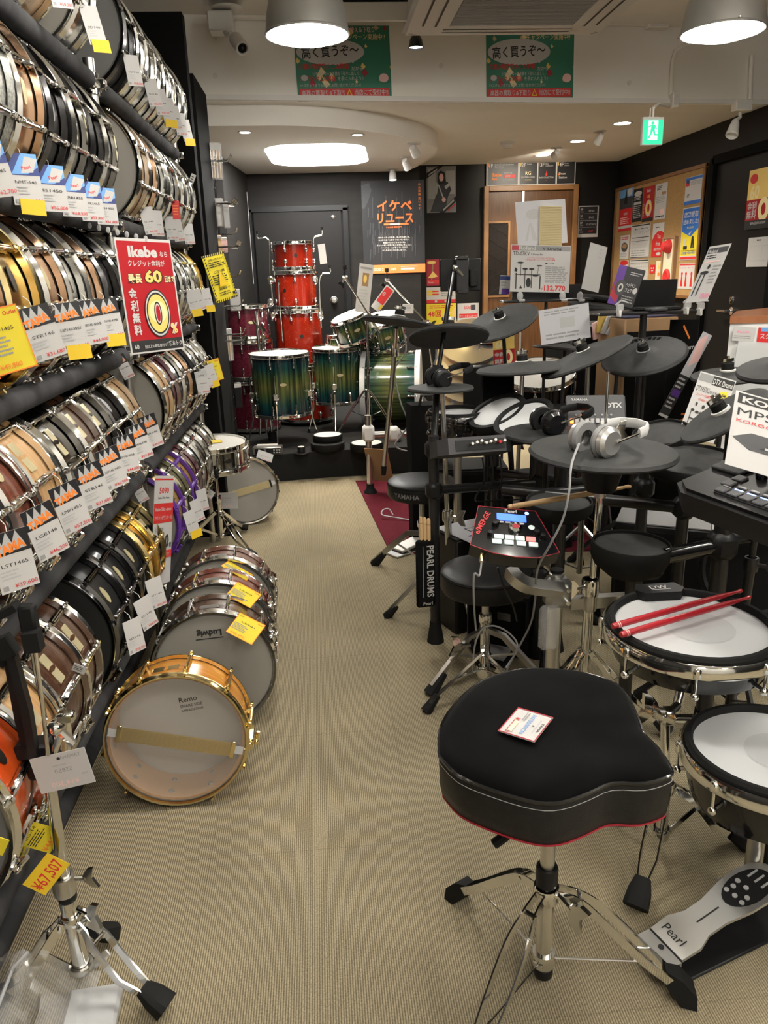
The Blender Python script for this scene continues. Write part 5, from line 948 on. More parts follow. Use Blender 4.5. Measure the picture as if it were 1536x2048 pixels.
# red tower
zt = [P(592, y, y=6.4).z for y in (482, 541, 618, 730, 838)]; xc = P(592, 600, y=6.4).x
for k, (R, lab) in enumerate(((.152, 'top red sparkle tom of the tower'), (.166, 'second red sparkle tom of the tower from above'), (.19, 'third red sparkle drum of the tower from above'), (.215, 'lowest and widest red sparkle drum of the tower'))):
    d = zt[k] - zt[k + 1] - .034
    T = drum('tom_drum' if k < 3 else 'bass_drum', lab, 'tom' if k < 3 else 'bass drum', TR((xc + (.0, 0, .005, .03)[k], 6.4, (zt[k] + zt[k + 1]) / 2), z=(0, 0, 1), x=(.15 if k != 1 else -.55, -1, 0)), R=R, d=d, shell='red_sparkle', n=6 if k < 2 else 8, hf='head_white', hb='head_hazy', style='dot', badge='round', bm='badge_dark', snare=False, group='red sparkle drums of the tower', bz=(-.0, .0, .02, 0)[k])
# tom arms and legs fixed to the tower
t = thing('tom_leg_set', 'bent chrome tom arms and legs clamped to the red tower', 'hardware', TR((xc, 6.2, zt[2])))
for pts in ([(515, 468), (516, 477), (538, 481), (540, 545), (545, 600)], [(644, 460), (643, 470), (629, 474), (627, 485)], [(660, 536), (660, 546), (641, 551), (640, 600), (643, 655)], [(557, 565), (560, 620), (566, 685)]):
    q = [P(x, y, y=6.19) for x, y in pts]; m = MB(inv(t)); m.tube(spline(q, 3), .006, 8); ar = obj('rod', m, 'chrome', t); m = MB(inv(t)); m.cyl(q[0], q[0] + Vector((0, 0, .02)), .009, n=8); obj('rubber_tip', m, 'rubber', ar)
for px, py in ((541, 560), (630, 560), (545, 632), (640, 632), (541, 605)):
    m = MB(inv(t)); c = P(px, py, y=6.2); m.box(c, (.045, .05, .06), None, .012); m.sph(c + Vector((0, -.03, -.02)), .016, 8, 6); obj('bracket', m, 'chrome', t)
M, w, h = quad_M(P(632, 490, y=6.25), P(660, 486, y=6.3), P(630, 530, y=6.25)); sheet('price_tag', 'curled white price card sticking out beside the top red tom', 'price tag', w * .5, h, M, 'card_white', [])
# blue green kit: bass drum, rack toms
c = P(772, 778, y=6.05); ax = Vector((.985, -.17, .0)).normalized()
bd_ = drum('bass_drum', 'large blue green burst bass drum lying on its side at the stage edge', 'bass drum', TR((c.x + .05, c.y, SZ + .30), z=ax, x=(-.17, -.93, .3)), R=.272, d=.42, shell='teal_bass', hoop='white_gloss', n=8, hf='head_white', hb='head_white', style='arch', badge=None, snare=False, hk='wood')
for px, py, R, d, nz, lab in ((708, 655, .142, .17, (-.32, -.12, .94), 'smaller blue green rack tom tilted over the bass drum'), (766, 664, .155, .19, (-.2, -.25, .94), 'blue green rack tom behind the thin grey cymbal pad')):
    drum('rack_tom', lab, 'tom', TR(P(px, py, y=5.95 + (.15 if R > .15 else 0)), z=nz, x=(.1, -1, 0)), R=R, d=d, shell='teal_rack', n=6, hf='head_white', hb='head_hazy', style='arch', badge='oval', bm='badge_cream', snare=False, group='blue green rack toms')
t = thing('tom_holder', 'chrome tom holder arms rising from the blue green bass drum', 'hardware', TR((c.x, c.y, SZ + .58)))
for pts in ([(752, 720), (750, 690), (735, 668)], [(764, 718), (768, 695), (775, 680)], [(752, 745), (752, 720)]):
    m = MB(inv(t)); m.tube([P(x, y, y=6.0) for x, y in pts], .011, 8); obj('arm', m, 'chrome', t)
for px, py in ((752, 700), (736, 670), (774, 682), (757, 722)):
    m = MB(inv(t)); m.box(P(px, py, y=5.98), (.05, .05, .05), None, .012); obj('clamp', m, 'chrome', t)
# cymbal stands on the stage
def boom_stand(label, base, top, tip, ext=None, zb=SZ, a0=30, spread=.3, mt='chrome', hub=.5):
    base, top, tip = Vector(base), Vector(top), Vector(tip); t = thing('cymbal_stand', label, 'stand', TR(base))
    pole(t, base + Vector((0, 0, .1)), base.lerp(top, .55), .0125, mt, 'lower_tube'); pole(t, base.lerp(top, .5), top, .0095, mt, 'upper_tube'); collar(t, base.lerp(top, .55), .018, .04, mt)
    I = inv(t)
    for k in range(3):
        a = R_(a0 + 120 * k); d = Vector((math.cos(a), math.sin(a), 0)); m = MB(I); s = Vector((-d.y, d.x, 0))
        for q in (-1, 1): m.tube([base + Vector((0, 0, hub)) + d * .015 + s * q * .008, base + d * spread * .5 + s * q * .013 + Vector((0, 0, hub * .62)), base + d * spread + s * q * .006 + Vector((0, 0, .04))], .0045, 6)
        m.cyl(base + d * .01 + Vector((0, 0, .16)), base + d * spread * .5 + Vector((0, 0, hub * .6)), .004, n=6); lg = obj('leg', m, mt, t); m = MB(I); m.cyl(base + d * (spread - .02) + Vector((0, 0, .06)), base + d * (spread + .015) + Vector((0, 0, .002)), .012, .02, 8); obj('foot', m, 'rubber', lg)
    back = ext if ext is not None else top + (top - tip) * .25
    m = MB(I); m.cyl(back, tip, .0062, n=10); obj('boom_arm', m, mt, t); collar(t, top, .02, .05, mt, 'tilter', (1, 0, 0)); wing_nut(t, top + Vector((.02, -.01, 0)), (1, -.4, -.3), mt, 1.3)
    collar(t, tip, .015, .035, mt, 'tilter', (1, 0, 0)); wing_nut(t, tip + Vector((-.01, -.01, -.01)), (-.5, -.3, -.8), mt, 1.2)
    m = MB(I); m.cyl(tip, tip + Vector((0, 0, .055)), .004, n=8); m.lathe([(0, .055), (.013, .055), (.015, .08), (.013, .085), (0, .085)], 12, TR(tip)); m.lathe([(.012, .045), (.014, .04), (.008, .035)], 12, TR(tip)); obj('cymbal_mount', m, 'rubber', t)
    return t
bs = P(745, 862, z=SZ); bs.y = min(bs.y, 5.9)
boom_stand('chrome boom stand with its arm raised over the smaller rack tom', (.33, 5.6, SZ), P(735, 632, y=5.6), P(690, 556, y=5.55), P(760, 665, y=5.6), spread=.26, a0=200, hub=.36)
boom_stand('chrome boom stand with its arm sloping under the black poster', (.95, 6.1, SZ), P(852, 645, y=6.1), P(774, 560, y=6.1), P(862, 655, y=6.1), spread=.28, a0=10)
M, w, h = quad_M(P(704, 527, y=5.75), P(732, 531, y=5.72), P(725, 622, y=5.75)); sheet('brochure', 'white brochure with a small picture propped on the rack tom', 'brochure', w, h, M, 'paper', [('r', .1, .9, .9, .94, 'ink_grey'), ('r', .3, .55, .75, .82, 'brown_board'), ('e', .5, .7, .12, .08, 'gold_ink'), ('l', .15, .1, .85, .5, 6, 'light_grey')])
M, w, h = quad_M(P(746, 556, y=5.8), P(766, 572, y=5.8), P(765, 622, y=5.8)); sheet('brochure', 'white and red brochure leaning behind the small picture one', 'brochure', w * .8, h * .8, M, 'paper', [('r', .1, .3, .9, .95, 'red'), ('t', .2, .6, .2, '0', 'paper', 'L', .03), ('r', .7, .1, .95, .3, 'yellow')])
M, w, h = quad_M(P(805, 608, y=6.0), P(827, 608, y=6.0), P(805, 627, y=6.0)); sheet('price_tag', 'white price card clipped to the sloping boom arm', 'price tag', w, h, M, 'card_white', [('l', .1, .3, .9, .9, 4, 'ink_grey'), ('t', .1, .06, .2, '¥18,700', 'pale_pink', 'L', 0, 0, .6)])
# snare of the kit on its low basket
drum('snare_drum', 'low snare drum of the blue green kit behind the floor tom', 'snare drum', TR(P(700, 690, y=6.25), z=(0, 0, 1), x=(0, -1, 0)), d=.14, shell='teal_rack', hf='head_white', badge='oval', n=8)
# small things on the stage front
def rpad(label, px, py, R, h, mt_top, z=SZ, nz=(0, 0, 1), name='practice_pad', yy=None, rim='rubber', cat='drum pad'):
    c = P(px, py, z=z + h) if yy is None else P(px, py, y=yy); t = thing(name, label, cat, TR(c - Vector(nz).normalized() * h if yy is None else c, z=nz))
    m = MB(); m.lathe([(0, 0), (R * .92, 0), (R, h * .25), (R * 1.0, h * .9), (R * .985, h), (R * .9, h * .98)], 36); obj('body', m, rim, t)
    m = MB(); m.lathe([(0, h * .955), (R * .905, h * .955)], 32); obj('playing_surface', m, mt_top, t); return t
rpad('black pad with a bare rim under the white practice pad', 655, 884, .118, .05, 'rubber'); rpad('white topped practice pad stacked on another pad', 655, 868, .105, .045, 'head_white', SZ + .05)
rpad('white topped pad at the stage corner behind the chrome leg', 733, 884, .115, .055, 'head_white')
c = P(603, 906, z=SZ); t = thing('stage_socket', 'small pale round button on a black flange on the stage', 'socket', TR(c)); m = MB(); m.lathe([(0, .004), (.05, .004), (.052, 0)], 24); obj('flange', m, 'black_plastic', t); m = MB(); m.lathe([(.026, 0), (.026, .04), (.024, .044), (0, .045)], 20); obj('knob', m, 'black_plastic', t); m = MB(); m.lathe([(.023, .0452), (0, .0455)], 20); obj('cap', m, 'head_white', t)
c = P(535, 910, z=SZ); t = thing('audio_module', 'small silver and black sound module on the stage edge', 'sound module', TR(c, rot=(0, 0, -5))); m = MB(); m.box((0, .03, .028), (.2, .09, .056), None, .006); obj('case', m, 'cast_grey', t)
m = MB(); m.box((.045, -.016, .028), (.1, .004, .045)); obj('panel', m, 'black_gloss', t); m = MB(); m.box((-.05, -.016, .028), (.06, .004, .035)); obj('display', m, 'screen_dim', t)
for k in range(6): m = MB(); m.box((.05 + (k % 3) * .018, -.019, .02 + (k // 3) * .018), (.01, .004, .008)); obj('button', m, 'light_grey', t)
m = MB().mat('paper'); m.box((0, .02, .062), (.14, .05, .012)); prints(m, [], .1, .1); obj('label_card', m, 'paper', t)
# wine red drums stacked behind the accessory rack
zb = SZ
for k, (h_, R) in enumerate(((.36, .19), (.27, .17), (.22, .16))):
    drum('tom_drum', 'wine red drum, %s of the stack behind the accessory hooks' % ['lowest', 'middle', 'topmost'][k], 'tom', TR((-.54, 6.15, zb + h_ / 2 + .03), z=(0, 0, 1), x=(.3, -1, 0)), R=R, d=h_, shell='wine_wrap', n=6, hf='head_black', hb='head_hazy', style='arch', badge='oval', bm='badge_cream', snare=False, group='wine red drum stack'); zb += h_ + .035
t = thing('hardware_bundle', 'folded chrome drum stand leaning by the wine red drums', 'stand', TR((-.42, 5.75, SZ)))
pole(t, (-.42, 5.75, SZ + .02), (-.44, 5.78, 1.12), .013); pole(t, (-.38, 5.7, SZ + .04), (-.42, 5.75, .75), .01, 'chrome', 'brace'); pole(t, (-.47, 5.7, SZ + .04), (-.43, 5.75, .75), .01, 'chrome', 'brace'); wing_nut(t, (-.44, 5.77, 1.0), (1, -.3, .2), s=1.6); collar(t, (-.43, 5.76, .8), .022, .05)
m = MB(inv(t)); m.tube([P(505, 640, y=5.7), P(508, 645, y=5.7), P(524, 660, y=5.7), P(526, 700, y=5.7)], .008, 8); obj('rod', m, 'chrome', t)
m = MB(inv(t)); m.lathe([(0, 0), (.03, 0), (.03, .06), (0, .06)], 12, TR((-.38, 5.69, SZ), z=(0, 0, 1))); obj('foot', m, 'rubber', t)
# ================================================================ accessory hooks on the pier
t = thing('accessory_rack', 'black wire grid with chrome hooks for sticks and small parts', 'rack', TR((-.60, 5.05, .1)))
for k in range(7):
    m = MB(inv(t)); y = 4.86 + k * .07; m.cyl((-.59, y, .12), (-.59, y, 2.1), .003, n=6); obj('grid_wire', m, 'black_metal', t)
for k in range(14):
    m = MB(inv(t)); z = .15 + k * .145; m.cyl((-.593, 4.84, z), (-.593, 5.3, z), .003, n=6); obj('grid_wire', m, 'black_metal', t)
hooks = [(1.77, 5), (1.60, 2), (1.53, 5), (1.36, 2), (1.19, 2), (.98, 3), (1.02, 2), (2.0, 2)]
for z, n in hooks:
    for k in range(n):
        y = 4.88 + k * .055; m = MB(inv(t)); m.tube([(-.59, y, z), (-.47, y, z), (-.455, y, z + .012), (-.445, y, z + .035)], .0028, 6); obj('hook', m, 'chrome', t)
packs = [(430, 322, .09, .20, 'poly_clear', 'clear bag of drum sticks at the top of the accessory hooks'), (423, 425, .06, .17, 'mid_grey', 'grey pouch hanging under the top hooks'), (440, 425, .05, .16, 'paper', 'white long carded pack on the accessory hooks'), (452, 430, .04, .15, 'light_grey', 'slim pale pack beside the white one on the hooks'), (436, 488, .05, .10, 'tan_wood', 'small pack of wooden parts above the hazard notice'), (447, 490, .05, .09, 'pale_pink', 'pink and white carded pack above the hazard notice'), (470, 600, .07, .13, 'paper', 'curled white and red leaflet behind the hazard notice'), (440, 640, .06, .12, 'light_grey', 'grey pouch with a white tag under the hazard notice'), (452, 690, .09, .20, 'poly_clear', 'large clear bag hanging low on the accessory hooks'), (444, 760, .08, .22, 'milky_plastic', 'milky bag at the bottom of the accessory hooks'), (476, 790, .05, .16, 'black_plastic', 'black tipped pack beside the milky bag')]
for px, py, w, h, mt, lab in packs:
    c = P(px, py, y=4.95 + .01 * (px % 7)); m = MB(); m.box((0, 0, 0), (w, .014, h), None, .005); o = tag(obj('hanging_pack', m, mt, None, TR(c, (0, 0, 28))), lab, 'packet')
    m = MB(); m.box((0, -.008, h * .38), (w * .9, .002, h * .16)); obj('header_card', m, 'paper', o)
    if mt in ('poly_clear', 'tan_wood'):
        for q in range(4): m = MB(); m.cyl((-w * .3 + q * w * .2, 0, -h * .46), (-w * .3 + q * w * .2, 0, h * .3), .005, n=6); obj('drum_stick', m, 'tan_wood', o)
# ================================================================ black saddle throne
SZT = .548
ol = [(878, 1509), (917, 1549), (992, 1580), (1071, 1602), (1124, 1602), (1177, 1584), (1225, 1564), (1291, 1564), (1340, 1549), (1342, 1534), (1318, 1496), (1287, 1465), (1278, 1439), (1247, 1377), (1194, 1351), (1124, 1338), (1036, 1338), (961, 1362), (908, 1408), (880, 1456)]
sp = [P(x, y, z=SZT) for x, y in ol]; cen = sum(sp, Vector()) / len(sp)
ring = spline(sp + [sp[0]], 3)[:-1]; ring = [v - cen for v in ring]; N = len(ring)
T0 = P(1085, 1965, z=.0)
t = thing('drum_throne', 'black saddle drum throne with velvet top and chrome tripod in front', 'stool', TR((cen.x, cen.y, 0)))
def rings(lv, ring, mt, nm, parent, capb=False, capt=False, mats=None):
    m = MB(); n = len(ring); vs = []; fs = []
    for s, z in lv: vs += [(v.x * s, v.y * s, z) for v in ring]
    for i in range(len(lv) - 1): fs += [(i * n + k, i * n + (k + 1) % n, (i + 1) * n + (k + 1) % n, (i + 1) * n + k) for k in range(n)]
    if capb: fs.append(tuple(range(n))[::-1])
    if capt: vs.append((0, 0, lv[-1][1])); fs += [((len(lv) - 1) * n + k, (len(lv) - 1) * n + (k + 1) % n, len(vs) - 1) for k in range(n)]
    m.add(vs, fs); return obj(nm, m, mt, parent, smooth=50)
rings([(.93, SZT - .095), (.975, SZT - .085), (.995, SZT - .06), (1.0, SZT - .02), (.995, SZT - .006)], ring, 'black_vinyl', 'seat_side', t, capb=True)
rings([(.992, SZT - .004), (.97, SZT + .004), (.90, SZT + .012), (.75, SZT + .014), (.5, SZT + .010), (.25, SZT + .006)], ring, 'velvet', 'seat_top', t, capt=True)
m = MB(); m.tube([Vector((v.x * .997, v.y * .997, SZT - .003)) for v in ring] + [Vector((ring[0].x * .997, ring[0].y * .997, SZT - .003))], .0035, 6, cap=False); obj('piping', m, 'black_gloss', t)
m = MB(); m.tube([Vector((v.x * 1.003, v.y * 1.003, SZT - .016)) for v in ring] + [Vector((ring[0].x * 1.003, ring[0].y * 1.003, SZT - .016))], .0006, 4, cap=False); obj('stitching', m, 'light_grey', t)
m = MB(); m.tube([Vector((v.x * .972, v.y * .972, SZT - .087)) for v in ring] + [Vector((ring[0].x * .972, ring[0].y * .972, SZT - .087))], .002, 4, cap=False); obj('edge_trim', m, 'dark_red', t)
c = T0
pole(t, c + Vector((0, 0, .22)), c + Vector((0, 0, SZT - .09)), .0135, 'satin_steel', 'upper_tube', 20); pole(t, c + Vector((0, 0, .03)), c + Vector((0, 0, .24)), .0165, 'chrome', 'lower_tube', 20)
collar(t, c + Vector((0, 0, .262)), .021, .04, 'black_plastic', 'sleeve'); collar(t, c + Vector((0, 0, .222)), .025, .032); collar(t, c + Vector((0, 0, .065)), .023, .03, 'chrome', 'lower_collar'); collar(t, c + Vector((0, 0, .033)), .019, .02, 'black_plastic', 'end_cap')
m = MB(inv(t)); q = P(988, 1688, y=1.09); m.tube([q + Vector((.07, .02, .05)), q + Vector((.02, 0, .015)), q], .009, 8); obj('tilt_handle', m, 'rubber', t)
wing_nut(t, c + Vector((.02, -.015, .225)), (.5, -.8, -.3), s=1.5)
I = inv(t)
for k, (fx, fy, wd) in enumerate(((.612, 1.095, .013), (.258, 1.365, .013), (.205, .985, .013))):
    f = Vector((fx, fy, 0)); d = (f - Vector((c.x, c.y, 0))); L = d.length; d.normalize(); s = Vector((-d.y, d.x, 0))
    pts = [c + d * .02 + Vector((0, 0, .225)), c + d * L * .25 + Vector((0, 0, .215)), c + d * L * .45 + Vector((0, 0, .175)), c + d * L * .75 + Vector((0, 0, .10)), c + d * L * .95 + Vector((0, 0, .055)), c + d * L * 1.02 + Vector((0, 0, .03))]
    m = MB(I)
    for q in (-1, 1): m.tube(spline([p + s * q * w_ for p, w_ in zip(pts, (.009, .011, .02, .02, .014, .008))], 4), 1, 4, flat=(.0016, .009), up=s)
    q = pts[1]; m.cyl(q - s * .014, q + s * .014, .0045, n=8); lg = obj('leg', m, 'chrome', t)
    m = MB(I); m.cyl(c + d * .02 + Vector((0, 0, .065)), pts[3].lerp(pts[4], .4), .0022, n=6); m.cyl(c + d * .018 - s * .01 + Vector((0, 0, .065)), c + d * .018 + s * .01 + Vector((0, 0, .065)), .006, n=8); obj('brace', m, 'chrome', lg)
    m = MB(I); e = c + d * (L * .93) + Vector((0, 0, 0)); vs = []
    for dx, hw, z0, z1 in ((0, .014, .04, .072), (.03, .024, .004, .06), (.058, .026, .0, .026)):
        for q, z in ((-1, z0), (1, z0), (1, z1), (-1, z1)): vs.append(e + d * dx + s * q * hw * (.8 if z == z1 else 1) + Vector((0, 0, z)))
    m.add(vs, [(0, 1, 2, 3)[::-1], (8, 9, 10, 11)] + [(i * 4 + j, i * 4 + (j + 1) % 4, i * 4 + 4 + (j + 1) % 4, i * 4 + 4 + j) for i in (0, 1) for j in range(4)]); obj('foot', m, 'rubber', lg, smooth=20)
zc = SZT + .018; M, w, h = quad_M(P(1107, 1435, z=zc), P(1069, 1484, z=zc), P(1036, 1415, z=zc)); o = sheet('price_tag', 'white price card lying on the velvet throne seat', 'price tag', w, h, M, 'card_white', [('r', 0, .97, 1, 1, 'dark_red'), ('r', 0, 0, 1, .03, 'dark_red'), ('r', .97, 0, 1, 1, 'dark_red'), ('r', 0, 0, .03, 1, 'dark_red'), ('t', .5, .86, .10, 'TAMA', 'ink', 'C', 0, 0, .35), ('t', .5, .78, .05, 'Drum Throne', 'ink_grey', 'C', 0, 0, .5), ('t', .5, .50, .16, 'HT550BCN', 'sky_blue', 'C', .0, 0, .75), ('t', .36, .16, .18, '¥26,950', 'red', 'L', .0, 0, .6), ('l', .1, .32, .5, .44, 2, 'ink_grey'), ('r', .5, .2, .9, .32, 'cream')])
m = MB(); m.poly([(a * .002 + .0, b * .002 + h * .2) for a, b in ring_pts(1, 8)], .0008); obj('punch_hole', m, 'ink', o, smooth=0)
# ================================================================ mesh pads in front
def mesh_pad(label, c, R, d, nz=(0, 0, 1), nl=8, a0=0.0, rim='chrome', shell='black_gloss', logo=True, top='mesh_white'):
    t = thing('mesh_drum_pad', label, 'drum pad', TR(c, z=nz)); I = None
    m = MB(); m.lathe([(0, -d), (R * .72, -d), (R * .90, -d * .82), (R * .965, -d * .45), (R * .97, 0)], 48); obj('shell', m, shell, t)
    m = MB(); m.lathe([(R * .97, -.022), (R * 1.02, -.024), (R * 1.055, -.020), (R * 1.06, .004), (R * 1.03, .012), (R * .985, .010)], 48, None, True); obj('hoop', m, rim, t)
    m = MB(); m.lathe([(R * .90, .006), (R * .985, .006), (R * .995, .016), (R * .97, .023), (R * .92, .023), (R * .895, .014)], 48, None, True); obj('rubber_rim', m, 'rubber', t)
    m = MB(); m.lathe([(0, .007), (R * .91, .007)], 44); obj('mesh_head', m, top, t)
    m = MB(); m.lathe([(0, .0076), (R * .42, .0076)], 36, TR((R * .08, -R * .03, 0))); obj('centre_dot', m, 'mesh_patch', t)
    for k in range(nl):
        a = a0 + 2 * PI * k / nl; T = Matrix.Rotation(a, 4, 'Z'); m = MB(T); m.box((R * 1.055, 0, -.006), (.014, .016, .026), None, .004); lo = obj('claw', m, rim, t)
        m = MB(T); m.cyl((R * 1.055, 0, .008), (R * 1.055, 0, -.055), .003, n=8); m.sph((R * 1.055, 0, -.06), .0095, 10, 6); m.cyl((R * .93, 0, -.055), (R * 1.055, 0, -.058), .005, n=6); obj('tension_rod', m, rim, lo)
    return t
c = P(1382, 1258, y=1.55); R = .188
dw = mesh_pad('wide white mesh snare pad with red sticks lying on it', c, R, .085, (0, -.02, 1), 8, R_(-112))
m = MB(TR((-.005, R * .93, .012))); m.prism([(-.062, -.012), (-.045, -.035), (.045, -.035), (.062, -.012), (.05, .02), (-.05, .02)], -.004, .018); lo = obj('trigger_bar', m, 'black_plastic', dw)
m = MB(TR((-.005, R * .93 - .004, .0305))); m.text('DW', 0, -.008, 0, .026, 'C', .01); m.rect(-.022, -.014, .026, -.0115, 0); obj('lettering', m, 'paper', lo, smooth=0)
for k, ((ax_, ay_), (bx_, by_), lab) in enumerate((((1224, 1253), (1531, 1168), 'upper red drum stick lying across the mesh snare pad'), ((1241, 1270), (1575, 1172), 'lower red drum stick lying across the mesh snare pad'))):
    zz = c.z + .032; a, b = P(ax_, ay_, z=zz), P(bx_, by_, z=zz + .004); L = .405; d = (b - a).normalized(); t = thing('drum_stick', lab, 'drum stick', TR(a, z=d), 'red drum sticks')
    m = MB(); m.lathe([(0, 0), (.006, .001), (.0075, .006), (.0075, .26), (.0062, .34), (.0032, .386), (.003, .39)], 14); obj('shaft', m, 'stick_red', t); m = MB(); m.lathe([(.003, .388), (.0052, .394), (.0045, .402), (0, .405)], 12); obj('tip', m, 'stick_red', t)
    for z0 in (.014, .019): m = MB(); m.lathe([(.00765, z0), (.00765, z0 + .002)], 14); obj('printed_ring', m, 'pale_pink', t)
    m = MB(); m.text('V', 0, 0, 0, .012, 'L', .01, 0, None, TR((.0, -.0078, .17), z=(0, -1, 0), x=(0, 0, 1))); obj('lettering', m, 'pale_pink', t, smooth=0)
c2 = P(1549, 1510, y=1.30); mesh_pad('white mesh tom pad half cut by the picture edge beside the throne', c2, .176, .125, (0, .03, 1), 8, R_(205))
# stand of the snare pad
cb = Vector((.742, 1.452, 0)); t = thing('pad_stand', 'chrome double braced tripod under the mesh snare pad', 'stand', TR(cb))
tripod(t, cb, .20, .2, 0, .075, .012, 'chrome', 1.25, angs=(232, 2, 118), bend=.8, spr=(.175, .2, .185), flatw=.0075)
pole(t, cb + Vector((0, 0, .06)), cb + Vector((0, 0, .22)), .0135, 'chrome', 'lower_tube'); pole(t, cb + Vector((0, 0, .2)), P(1330, 1440, y=1.46), .0105, 'chrome', 'upper_tube'); collar(t, cb + Vector((0, 0, .075)), .019, .03); collar(t, cb + Vector((0, 0, .2)), .02, .03)
q = P(1335, 1432, y=1.46); m = MB(inv(t)); m.box(q, (.03, .03, .04), None, .006); m.tube([q, q + Vector((.03, .02, .01)), P(1352, 1420, y=1.5), Vector((c.x, c.y, c.z - .08))], .011, 10); m.cyl(q + Vector((.02, 0, -.01)), q + Vector((.05, -.02, .0)), .012, n=10); obj('clamp', m, 'chrome', t); wing_nut(t, q + Vector((-.015, -.01, .02)), (-.9, -.2, .3), s=1.6)
m = MB(inv(t)); q2 = P(1310, 1415, y=1.45); m.tube([q2 + Vector((-.008, 0, .02)), q2, q2 + Vector((.012, 0, -.03))], 1, 4, flat=(.006, .012)); obj('lever', m, 'chrome', t)
# stand of the tom pad: a black rack leg rising from the floor out of the frame
t = thing('pad_stand', 'dark post carrying the cut off mesh tom pad', 'stand', TR((c2.x, c2.y + .02, 0))); pole(t, (c2.x, c2.y + .02, .02), (c2.x, c2.y + .02, c2.z - .12), .018, 'satin_steel', 'post'); collar(t, (c2.x, c2.y + .02, .02), .04, .04, 'rubber', 'foot')
# ---- pedal
a, b = P(1330, 1890, z=.035), P(1530, 1752, z=.10); d = (b - a); L = d.length; fwd = Vector((d.x, d.y, 0)).normalized()
t = thing('bass_pedal', 'silver bass drum pedal with a black grip patch on the carpet', 'pedal', TR((a.x, a.y, 0), z=(0, 0, 1), x=fwd))
M = Matrix.Rotation(-math.atan2(.065, (Vector((d.x, d.y, 0))).length), 4, 'Y')
m = MB(); m.box((.17, .0, .004), (.40, .13, .008), None, .003); obj('base_plate', m, 'black_plastic', t)
m = MB(); m.prism([(-.05, -.038), (-.042, -.044), (.0, -.046), (.0, .046), (-.042, .044), (-.05, .038)], .01, .034); obj('heel_plate', m, 'pedal_alu', t)
m = MB(); m.cyl((-.01, -.0, .0345), (-.01, 0, .036), .006, n=12); obj('heel_screw', m, 'ink', t)
m = MB(TR((0, 0, .034)) @ M); m.prism([(.003, -.044), (.05, -.046), (.085, -.034), (.13, -.034), (.19, -.045), (.24, -.048), (.28, -.04), (.30, -.02), (.305, 0), (.30, .02), (.28, .04), (.24, .048), (.19, .045), (.13, .034), (.085, .034), (.05, .046), (.003, .044)], -.004, .003); fb = obj('footboard', m, 'pedal_alu', t)
T = TR((0, 0, .034)) @ M
m = MB(T); m.poly([(.225 + .062 * math.cos(2 * PI * k / 24), .037 * math.sin(2 * PI * k / 24)) for k in range(24)], .0036); obj('grip_patch', m, 'rubber', fb, smooth=0)
for x, y in ((.19, .0), (.205, .018), (.205, -.018), (.222, 0), (.188, .02), (.188, -.02), (.222, .022)): m = MB(T); m.cyl((x, y, .0036), (x, y, .006), .0055, n=10); obj('stud', m, 'light_grey', fb)
for q in (-.016, 0, .016): m = MB(T); m.box((.26, q * 1.1, .0045), (.028, .004, .002), Matrix.Identity(4)); obj('stud', m, 'light_grey', fb)
m = MB(T).mat('ink'); m.text('Pearl', .02, .032, .0038, .028, 'L', .0, -90); m.box((.115, 0, .0038), (.06, .003, .0004)); obj('lettering', m, None, fb, smooth=0)
m = MB(); m.tube([(.33, -.045, .0), (.33, -.045, .2)], .008, 8); m.tube([(.33, .045, .0), (.33, .045, .2)], .008, 8); m.tube([(.33, -.045, .2), (.33, .045, .2)], .008, 8); obj('pedal_tower', m, 'black_metal', t)
M, w, h = quad_M(P(1432, 1758, z=.07), P(1476, 1753, z=.07), P(1434, 1786, z=.03)); sheet('price_tag', 'white pedal price card with a large letter P', 'price tag', w, h, M, 'card_white', [('t', .5, .3, .5, 'P', 'ink', 'L', .01), ('l', .05, .2, .4, .9, 4, 'ink_grey')])
# ================================================================ e-drum building blocks
def cymbal_pad(label, c, R, nz, mt='pad_rubber', bell=.3, thick=.012, nut=True, ripple=False, collar_mt='white_plastic', slots=0, group=None, x=None):
    t = thing('cymbal_pad', label, 'cymbal pad', TR(c, z=nz, x=x), group); m = MB(); b = R * bell
    up = [(0, thick + R * .10), (b * .5, thick + R * .095), (b * .95, thick + R * .05)]
    k = 10 if ripple else 3
    for i in range(k + 1):
        f = i / k; r = b * 1.15 + (R * .97 - b * 1.15) * f; up.append((r, thick * (1 - .45 * f) + R * .035 * (1 - f) + (.0016 if ripple and i % 2 else 0)))
    m.lathe(up + [(R, 0.0), (R * .98, -.006), (R * .3, .004 + R * .02), (0, R * .05)], 48); obj('pad', m, mt, t)
    if slots:
        m = MB()
        for q in range(slots):
            for j in range(7):
                r = R * (.5 + .055 * j); a = R_(20 + 8 * q); m.box((r, 0, thick * .75 + R * .012), (.004, .012, .004), Matrix.Rotation(a, 4, 'Z'))
        o = obj('vent_slots', m, 'deep_black', t); o['kind'] = 'stuff'
    if nut:
        z0 = thick + R * .09; m = MB(); m.lathe([(.028, z0 - .01), (.028, z0 + .001), (.024, z0 + .003)], 20); obj('mount_ring', m, collar_mt, t)
        m = MB(); m.lathe([(.022, z0), (.022, z0 + .024), (.018, z0 + .027), (0, z0 + .027)], 18); obj('felt', m, 'rubber', t)
        m = MB(); m.cyl((0, 0, z0 + .02), (0, 0, z0 + .05), .006, n=8); m.prism([(-.02, -.005), (-.024, 0), (-.02, .005), (0, .008), (.02, .005), (.024, 0), (.02, -.005), (0, -.008)], z0 + .03, z0 + .042); obj('wing_nut', m, 'chrome', t)
    return t
